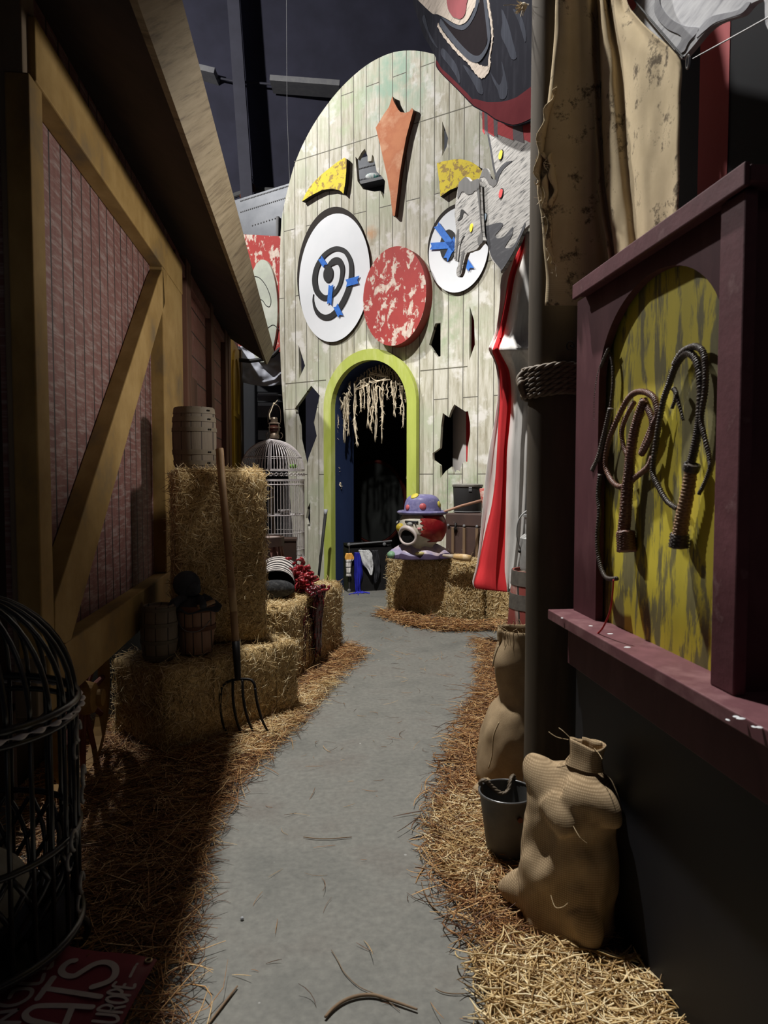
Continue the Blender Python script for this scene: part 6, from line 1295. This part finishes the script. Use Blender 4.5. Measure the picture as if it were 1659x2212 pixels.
# ================================================================== sacks and bucket
BUR = weave('burlap', (.50, .37, .225), (.25, .175, .10), 560, bmp=.9)
BURT = mat('burlap_thread', (.50, .38, .23), (.38, .28, .16), 30, rough=.95)
def sack(name, label, base, ang, rows, n=64, wr=.012, seed=0, ears=None, m=None, neck=None):
    """rows: z, half width, half depth, shift x, shift y, squareness"""
    t = thing(name, label, 'sack', (base[0], base[1], 0), ang); rr_ = cr(rows, 5); R_s = []
    for j, (z, a, b, sx, sy, sq) in enumerate(rr_):
        ring_ = []
        for k in range(n):
            q = 2*PI*k/n; c, s_ = math.cos(q), math.sin(q); e = 2/ max(1.2, sq)
            x = a*math.copysign(abs(c)**e, c); y = b*math.copysign(abs(s_)**e, s_)
            w_ = wr*(nz(x*9+seed, y*9, z*7) + .6*nz(x*19, y*19+seed, z*13) + .5*math.sin(z*34+3*q)*abs(nz(q, z*4, seed)))
            rad = Vector((x, y, 0)).normalized(); ring_.append(Vector((x+sx, y+sy, z))+rad*w_ + Vector((0, 0, .4*w_ if z > .05 else 0)))
        R_s.append(ring_)
    mb = MB(); mb.loft(R_s, closed=True, cap0=True, cap1=bool(ears))
    if ears:
        for pts, r in ears:
            q = cr([(*p, x) for p, x in zip(pts, r)], 5); mb.tube([p[:3] for p in q], [p[3] for p in q], 16)
        mb.uv = None
    o = obj('sack_cloth', mb, m or BUR, t, True)
    if ears:
        md = o.modifiers.new('fuse', 'REMESH'); md.mode = 'VOXEL'; md.voxel_size = .007; md.use_smooth_shade = True
        md = o.modifiers.new('relax', 'SMOOTH'); md.iterations = 9; md.factor = .5
    else: o.modifiers.new('smooth', 'SUBSURF').render_levels = 1
    return t, R_s
# near sack leaning on the booth front
b1, b2 = F(1096, 1985), F(1284, 2094); sa = math.atan2(b2.y-b1.y, b2.x-b1.x); ctr = (b1+b2)/2; bk = Vector((-math.sin(sa), math.cos(sa), 0)); ctr = ctr + bk*.095
BURO = weave('burlap_object', (.54, .40, .245), (.25, .175, .10), 300, bmp=.5, ob=True)
t, R_s = sack('burlap_sack', 'full tan burlap sack in the foreground leaning against the plum booth front', ctr, sa, [
    (.004, .125, .085, 0, 0, 3.0), (.03, .152, .105, 0, 0, 3.0), (.10, .160, .112, -.006, .0, 2.8), (.18, .158, .110, -.010, .004, 2.7), (.27, .152, .104, -.008, .010, 2.6), (.345, .146, .098, -.002, .016, 2.5), (.405, .148, .098, .006, .020, 2.5), (.455, .148, .092, .006, .024, 2.4),
    (.492, .136, .080, .0, .030, 2.3), (.516, .102, .062, .012, .036, 2.1), (.534, .066, .045, .030, .040, 2), (.552, .056, .036, .036, .043, 2)], seed=3, wr=.020, m=BURO, ears=[
    ([(-.03, -.01, .42), (-.095, -.005, .475), (-.130, .0, .500), (-.150, .002, .518), (-.158, .003, .524)], (.075, .062, .046, .026, .010)),
    ([(-.07, -.02, .10), (-.145, -.03, .085), (-.195, -.035, .066), (-.228, -.038, .056), (-.240, -.038, .052)], (.085, .066, .045, .024, .010)),
    ([(.03, -.01, .44), (.100, -.005, .455), (.140, .0, .432), (.160, .005, .405), (.164, .006, .392)], (.075, .06, .046, .028, .012)),
    ([(-.02, -.05, .43), (.03, -.075, .40), (.06, -.085, .36)], (.05, .045, .03)), ([(.09, -.05, .12), (.13, -.07, .07), (.15, -.075, .045)], (.06, .045, .02))])
mb = MB(); nk = []
for z, a_, b_x, sx, sy in ((.535, .066, .042, .031, .040), (.56, .057, .036, .036, .043), (.585, .058, .035, .039, .045), (.604, .061, .034, .041, .046), (.612, .060, .032, .041, .046), (.604, .054, .027, .041, .046), (.56, .048, .022, .038, .044)):
    nk.append([(sx+a_*math.cos(q)+.004*math.sin(3*q+z*40), sy+b_x*math.sin(q)+.003*math.cos(4*q), z+.006*math.sin(2*q)*(z > .58)) for q in np.linspace(0, 2*PI, 41)[:-1]])
mb.loft(nk, closed=True); obj('sack_neck', mb, BURO, t, True)
mat('burlap_lump', (.44, .325, .195), (.33, .24, .14), 90, rough=.95, bmp=.6, bd=.001)
def lump(t, pts, rr_, m, nm, n=14):
    q = cr([(*p, r) for p, r in zip(pts, rr_)], 5); mb = MB(); mb.tube([p[:3] for p in q], [p[3] for p in q], n); mb.v = [tuple(Vector(v)+noise.noise_vector(Vector(v)*22)*.008) for v in mb.v]; return obj(nm, mb, m, t, True)
mb = MB(); mb.loft([[(.018+.01*k, .05+.004*math.sin(k), .585+.012*j) for k in range(8)] for j in range(4)]); obj('neck_flap', mb, BURO, t, True, solid=.004)
mb = MB()
for pts in ([(-.02, .03, .607), (-.05, .01, .612), (-.075, 0, .625)], [(.0, .03, .607), (-.03, .02, .632), (-.05, .02, .64)], [(.08, .02, .61), (.11, .0, .605), (.125, -.01, .598)], [(.02, -.115, .17), (.05, -.135, .155), (.075, -.13, .165), (.09, -.118, .185)], [(.08, -.09, .40), (.11, -.10, .38), (.12, -.08, .36)]): mb.tube(cr(pts, 5), .0013, 4)
obj('loose_thread', mb, BURT, t, kind='stuff')
# tall open sack behind the post
sp2 = P(1116, 1700, 3.24)
rws = []
for z, xl, hd in ((.004, 1036, .12), (.05, 1027, .15), (.12, 1026, .155), (.22, 1033, .155), (.31, 1043, .15), (.385, 1062, .13), (.42, 1076, .125), (.47, 1075, .125), (.53, 1068, .12), (.60, 1064, .115), (.66, 1068, .11), (.71, 1076, .105), (.745, 1075, .10)):
    w0 = (1180-xl)/2/1534*3.24; cx_ = ((1180+xl)/2-1116)/1534*3.24; rws.append((z, w0, hd, cx_, 0, 2.4))
rws += [(.748, rws[-1][1]-.006, .092, rws[-1][3], 0, 2.4), (.70, rws[-1][1]-.01, .088, rws[-1][3], 0, 2.4), (.62, rws[-1][1]-.012, .085, rws[-1][3], 0, 2.4)]
t, _ = sack('burlap_sack', 'tall open brown burlap sack standing behind the timber post and bucket', sp2, -YAW, rws, seed=8, wr=.010)
lump(t, [(-.09, -.06, .09), (-.15, -.10, .055), (-.205, -.13, .035), (-.225, -.14, .03)], (.06, .045, .028, .012), MATS['burlap_lump'], 'corner_ear')
mb = MB(); g = random.Random(12)
for i in range(60):
    q = 2*PI*i/60; w0 = rws[12][1]; c = Vector((rws[12][3]+w0*math.cos(q), .10*math.sin(q), .748)); d = Vector((g.gauss(0, .012), g.gauss(0, .012), g.uniform(.004, .03))); mb.tube([c, c+d*.5, c+d+Vector((g.gauss(0, .006), 0, 0))], .0014, 4)
obj('frayed_rim', mb, BURT, t, kind='stuff')
lump(t, [(rws[12][3]-rws[12][1]+.004, -.02, .70), (rws[12][3]-rws[12][1]-.004, -.02, .735), (rws[12][3]-rws[12][1], -.015, .755)], (.014, .013, .008), BURT, 'rolled_corner')
# seam lines of the tall sack
mb = MB(); mb.tube(cr([P(1077, 1395, 3.10), P(1068, 1420, 3.10), P(1064, 1440, 3.10)], 5), .0035, 6); mb2 = MB(); mb2.tube(cr([P(1078, 1560, 3.09), P(1066, 1590, 3.09), P(1063, 1630, 3.085), P(1055, 1660, 3.085)], 5), .0035, 6)
obj('seam', mb, BURT, t, True, world=True); obj('seam', mb2, BURT, t, True, world=True)
# bucket
bc = P(1094, 1840, 2.63); t = thing('metal_bucket', 'grey metal bucket with a rope handle between the two burlap sacks', 'bucket', (bc.x, bc.y, 0), 0)
BKM = mat('zinc_bucket', (.13, .13, .125), (.09, .09, .088), 9, rough=.45, bmp=.08, metal=.3); hb_ = .262
mb = MB(); mb.lathe([(.066, .0), (.070, .004), (.104, hb_), (.101, hb_), (.067, .012), (.003, .012)], n=40, cap=False); mb.lathe([(.003, .001), (.066, 0), (.066, .003), (.003, .004)], n=32); obj('pail', mb, BKM, t, True, auto=35)
mb = MB(); mb.tube([(.104*math.cos(q), .104*math.sin(q), hb_) for q in np.linspace(0, 2*PI, 41)[:-1]], .0045, 8, closed=True); obj('rolled_rim', mb, mat('rim_steel', (.2, .2, .2), (.14, .14, .14), 9, rough=.3, metal=.6), t, True)
pts = cr([(-.085, .055, hb_-.03), (-.088, .058, hb_+.016), (-.07, .055, hb_+.02), (-.045, .06, hb_-.005), (-.01, .05, hb_-.03), (.02, .055, hb_-.02), (.035, .075, hb_+.012), (.052, .095, hb_+.016), (.062, .088, hb_-.02)], 7)
mb = MB()
for ph in (0, 2.1, 4.2): mb.tube([Vector(p)+Vector((.0045*math.cos(i*.8+ph), .0045*math.sin(i*.8+ph), .003*math.cos(i*.8+ph))) for i, p in enumerate(pts)], .0052, 6)
obj('rope_handle', mb, ROPEB, t, True)
mb = MB(); mb.tube([(.02, -.098, .20), (.02, -.108, .20)], .010, 8); obj('bolt', mb, RUST, t)

# ================================================================== floor sign
t0 = F(325, 2078, .075); e2 = (F(135, 2045, .075)-t0); e2.z = 0; e1 = (t0-F(250, 2212, .075)); e1.z = 0
SG = mat('maroon_banner', (.22, .030, .050), (.16, .022, .040), 3, rough=.55, bmp=.05)
tg = thing('banner_sign', 'maroon banner with hand painted white lettering lying on straw at the lower left', 'banner', (t0.x, t0.y, .06))
ea, eb = e2.normalized(), e1.normalized()
def fs_(b_, a_): 
    p = t0 + eb*b_ + ea*a_; return Vector((p.x, p.y, .075 - .02*max(0, a_) ))
mb = MB(); rows = [[fs_(.012-.07*j, -.015+.06*k) + Vector((0, 0, .004*math.sin(k*1.3+j*.9))) for k in range(11)] for j in range(13)]; mb.loft(rows, flip=False); sgo = obj('banner_sheet', mb, SG, tg, True, world=True, solid=.004)
LET = mat('cream_lettering', (.52, .46, .44), (.42, .37, .36), 12, rough=.6, bmp=0)
zs_ = lambda a, b: (a/4.879, 1800+b/4.879)
def letter(nm, strokes, w, m=LET, k=zs_, up=.004):
    mb = MB()
    for s_ in strokes:
        q = cr([k(*p) for p in s_], 6) if len(s_) > 2 else [k(*p) for p in s_]
        pts = [F(a, b, .077) for a, b in q]
        # put every point on the tilted sheet
        pts = [Vector((p.x, p.y, fs_((p-t0).dot(eb), (p-t0).dot(ea)).z+up)) for p in pts]
        L, R = ribbon([(p.x, p.y) for p in pts], w); n = len(L); vs = [(a, b, p.z) for (a, b), p in zip(L, pts)]+[(a, b, p.z) for (a, b), p in zip(R, pts)]
        vs += [(x, y, z+.0012) for x, y, z in vs]
        fs2 = []
        for i in range(n-1): fs2 += [(i, i+1, n+i+1, n+i), (2*n+n+i, 2*n+n+i+1, 2*n+i+1, 2*n+i), (i, 2*n+i, 2*n+i+1, i+1), (n+i+1, 3*n+i+1, 3*n+i, n+i)]
        mb.add(vs, fs2)
        for p in (pts[0], pts[-1]): mb.lathe([(w/2, 0), (w/2, .0011)], p, 12)
    obj(nm, mb, m, tg, world=True)
letter('letter', [[(790, 1335), (735, 1345), (668, 1395), (648, 1450), (690, 1492), (780, 1500), (870, 1450), (980, 1385), (1080, 1358), (1170, 1375), (1218, 1430), (1205, 1510), (1130, 1572), (975, 1622)]], .019)
letter('letter', [[(562, 1515), (398, 1735)], [(470, 1628), (760, 1675), (1055, 1728)]], .017)
letter('letter', [[(970, 1838), (700, 1818), (420, 1815), (325, 1842), (265, 1900), (300, 1958), (420, 1995), (650, 2050)], [(760, 1835), (690, 2010)]], .017)
letter('letter', [[(310, 1395), (510, 1415), (548, 1350), (520, 1295), (430, 1285)]], .012)
letter('letter', [[(225, 1480), (185, 1560), (410, 1572), (465, 1475)], [(195, 1560), (50, 1592)]], .011)
letter('letter', [[(100, 1720), (150, 1645), (260, 1625), (335, 1645), (310, 1715), (200, 1785), (80, 1808), (-20, 1790)]], .011)
letter('letter', [[(-60, 1885), (180, 1853)], [(180, 1853), (-20, 1985)], [(-20, 1985), (200, 1990)]], .011)
xb = lambda y: 1232+(2005-y)*(212/445); xt = lambda y: 985+(2005-y)*(262/445)
def cell(y0, y1):
    """map (s along the line 0..1, h up 0..1) into the crop"""
    return lambda s_, h: ((xb(y0+(y1-y0)*s_))*(1-h)+xt(y0+(y1-y0)*s_)*h, (y0+(y1-y0)*s_)-26*h)
GL = {'U': [[(0, 1), (0, .25), (.35, 0), (.8, .1), (.95, .3), (.95, 1)]], 'R': [[(0, 0), (0, 1), (.6, 1), (.9, .75), (.6, .5), (0, .5)], [(.4, .5), (.95, 0)]], 'O': [[(.5, 1), (.1, .8), (0, .5), (.1, .2), (.5, 0), (.9, .2), (1, .5), (.9, .8), (.5, 1)]], 'P': [[(0, 0), (0, 1), (.6, 1), (.95, .72), (.6, .45), (0, .45)]], 'E': [[(.9, 1), (.05, 1), (0, .5), (.05, 0), (.9, 0)], [(0, .5), (.7, .5)]]}
for ch, y0, y1 in (('U', 2015, 1935), ('R', 1902, 1835), ('O', 1812, 1742), ('P', 1722, 1672), ('E', 1648, 1600)):
    cf = cell(y0, y1); letter('letter', [[cf(*p) for p in s_] for s_ in GL[ch]], .0085, up=.0045)
letter('dash', [[(1372, 1520), (1425, 1412)]], .008); letter('dash', [[(1440, 1392), (1448, 1382)]], .007)
mb = MB(); c = F(1565/4.879, 1800+1350/4.879, .078); mb.tube([c+Vector((.0085*math.cos(q), .0085*math.sin(q), .003)) for q in np.linspace(0, 2*PI, 21)[:-1]], .003, 8, closed=True); obj('grommet', mb, flat('brass_grommet', (.5, .42, .25), .3, .8), tg, True, world=True)

# ================================================================== straw on the floor
fp = lambda *pts: [tuple(F(a, b).xy) for a, b in pts]
straw_pile('straw_litter', 'brown pine straw strewn along the wagon side of the aisle', fp((745, 1395), (778, 1412), (735, 1455), (700, 1475), (655, 1540), (600, 1600), (540, 1660), (475, 1740), (440, 1810), (420, 1890), (392, 1990), (372, 2090), (350, 2210), (330, 2420), (250, 2420), (345, 2085), (120, 2040), (60, 1900), (60, 1730), (120, 1600), (250, 1560), (330, 1570), (365, 1640), (470, 1600), (645, 1520), (650, 1485), (720, 1420)), 13000, (.08, .26), .0017, .05, PINE, .04, 'floor straw')
straw_pile('straw_litter', 'lighter straw at the foot of the low hay bale and pitchfork', fp((460, 1625), (590, 1555), (660, 1500), (735, 1468), (700, 1500), (640, 1560), (575, 1620), (500, 1660)), 2300, (.05, .17), .0015, .06, STRAW, .03, 'floor straw')
straw_pile('straw_litter', 'golden straw along the right of the aisle below the sacks', fp((1030, 1380), (1050, 1430), (1040, 1490), (1000, 1560), (975, 1640), (955, 1730), (930, 1790), (945, 1880), (985, 1960), (1030, 2040), (1110, 2080), (1290, 2080), (1330, 2000), (1200, 1800), (1120, 1600), (1090, 1400)), 6800, (.06, .22), .0020, .04, PINE, .045, 'floor straw')
straw_pile('straw_litter', 'thick pale straw heap in front of the near sack at the bottom right', fp((1040, 2080), (1120, 2070), (1290, 2085), (1400, 2120), (1450, 2190), (1475, 2290), (1500, 2450), (1080, 2450), (1090, 2230), (1060, 2150)), 3300, (.05, .17), .0028, .06, STRAW, .03, 'floor straw')
straw_pile('straw_litter', 'pale straw beside the bucket and near sack', fp((960, 1740), (1030, 1720), (1060, 1800), (1075, 1900), (1060, 1960), (1000, 1920), (940, 1850)), 1500, (.05, .15), .0018, .045, STRAW, .03, 'floor straw')
straw_pile('straw_litter', 'orange straw round the foot of the bale under the clown bust', fp((815, 1328), (840, 1325), (900, 1338), (1030, 1352), (1100, 1350), (1080, 1362), (960, 1364), (880, 1352)), 2600, (.06, .24), .0028, .05, PINE, .04, 'floor straw')
xy_n = 420
straw_pile('straw_litter', 'few loose straw bits scattered over the open concrete', fp((740, 1300), (830, 1330), (1030, 1400), (980, 1600), (930, 1760), (950, 1950), (1030, 2100), (1060, 2400), (420, 2400), (460, 1800), (640, 1580), (760, 1440)), 170, (.02, .12), .0011, .004, PINE, .05, 'floor straw')
STK = mat('stalk_brown', (.26, .18, .11), (.20, .13, .08), 12, rough=.7)
z5b = lambda a, b: (600+a/3.318, 1900+b/3.318)
def stalk(label, pts, r, k=None, m=STK):
    q = cr([F(*(k(*p) if k else p), .004+r) for p in pts], 6); n = len(q); mb = MB(); mb.tube([p for p in q], [r*(.45+.55*math.sin(PI*(.15+.8*i/n))) for i in range(n)], 7)
    tag(obj('dry_stalk', mb, m, smooth=True), label, 'stalk', 'single stalks on the concrete')
stalk('thick curved dry stalk at the bottom centre of the floor', [(340, 985), (400, 920), (480, 865), (580, 832), (690, 828), (800, 860), (900, 895), (1000, 930)], .0052, z5b)
stalk('long hair thin stem curving up from the thick bottom stalk', [(385, 505), (430, 580), (480, 670), (580, 765), (700, 820), (800, 880), (875, 940)], .0013, z5b)
stalk('short thin stalk right of the thick bottom stalk', [(1130, 780), (1180, 805), (1260, 818), (1375, 815)], .0016, z5b)
stalk('straight dry stalk near the banner at the lower left', [(450, 2212), (478, 2175), (513, 2130)], .0034)
stalk('pale twig lying across the aisle level with the bucket', [(655, 1808), (700, 1812), (760, 1808)], .0022)
stalk('thin straw stem looped on the concrete left of the bucket', [(910, 1905), (925, 1945), (960, 1980), (1000, 1985)], .0022)
mb = MB(); c = F(523, 1984, .006); mb.ball(c, .006, n=10, m=6); tag(obj('pebble', mb, LGT), 'tiny white pebble on the dark concrete', 'pebble')
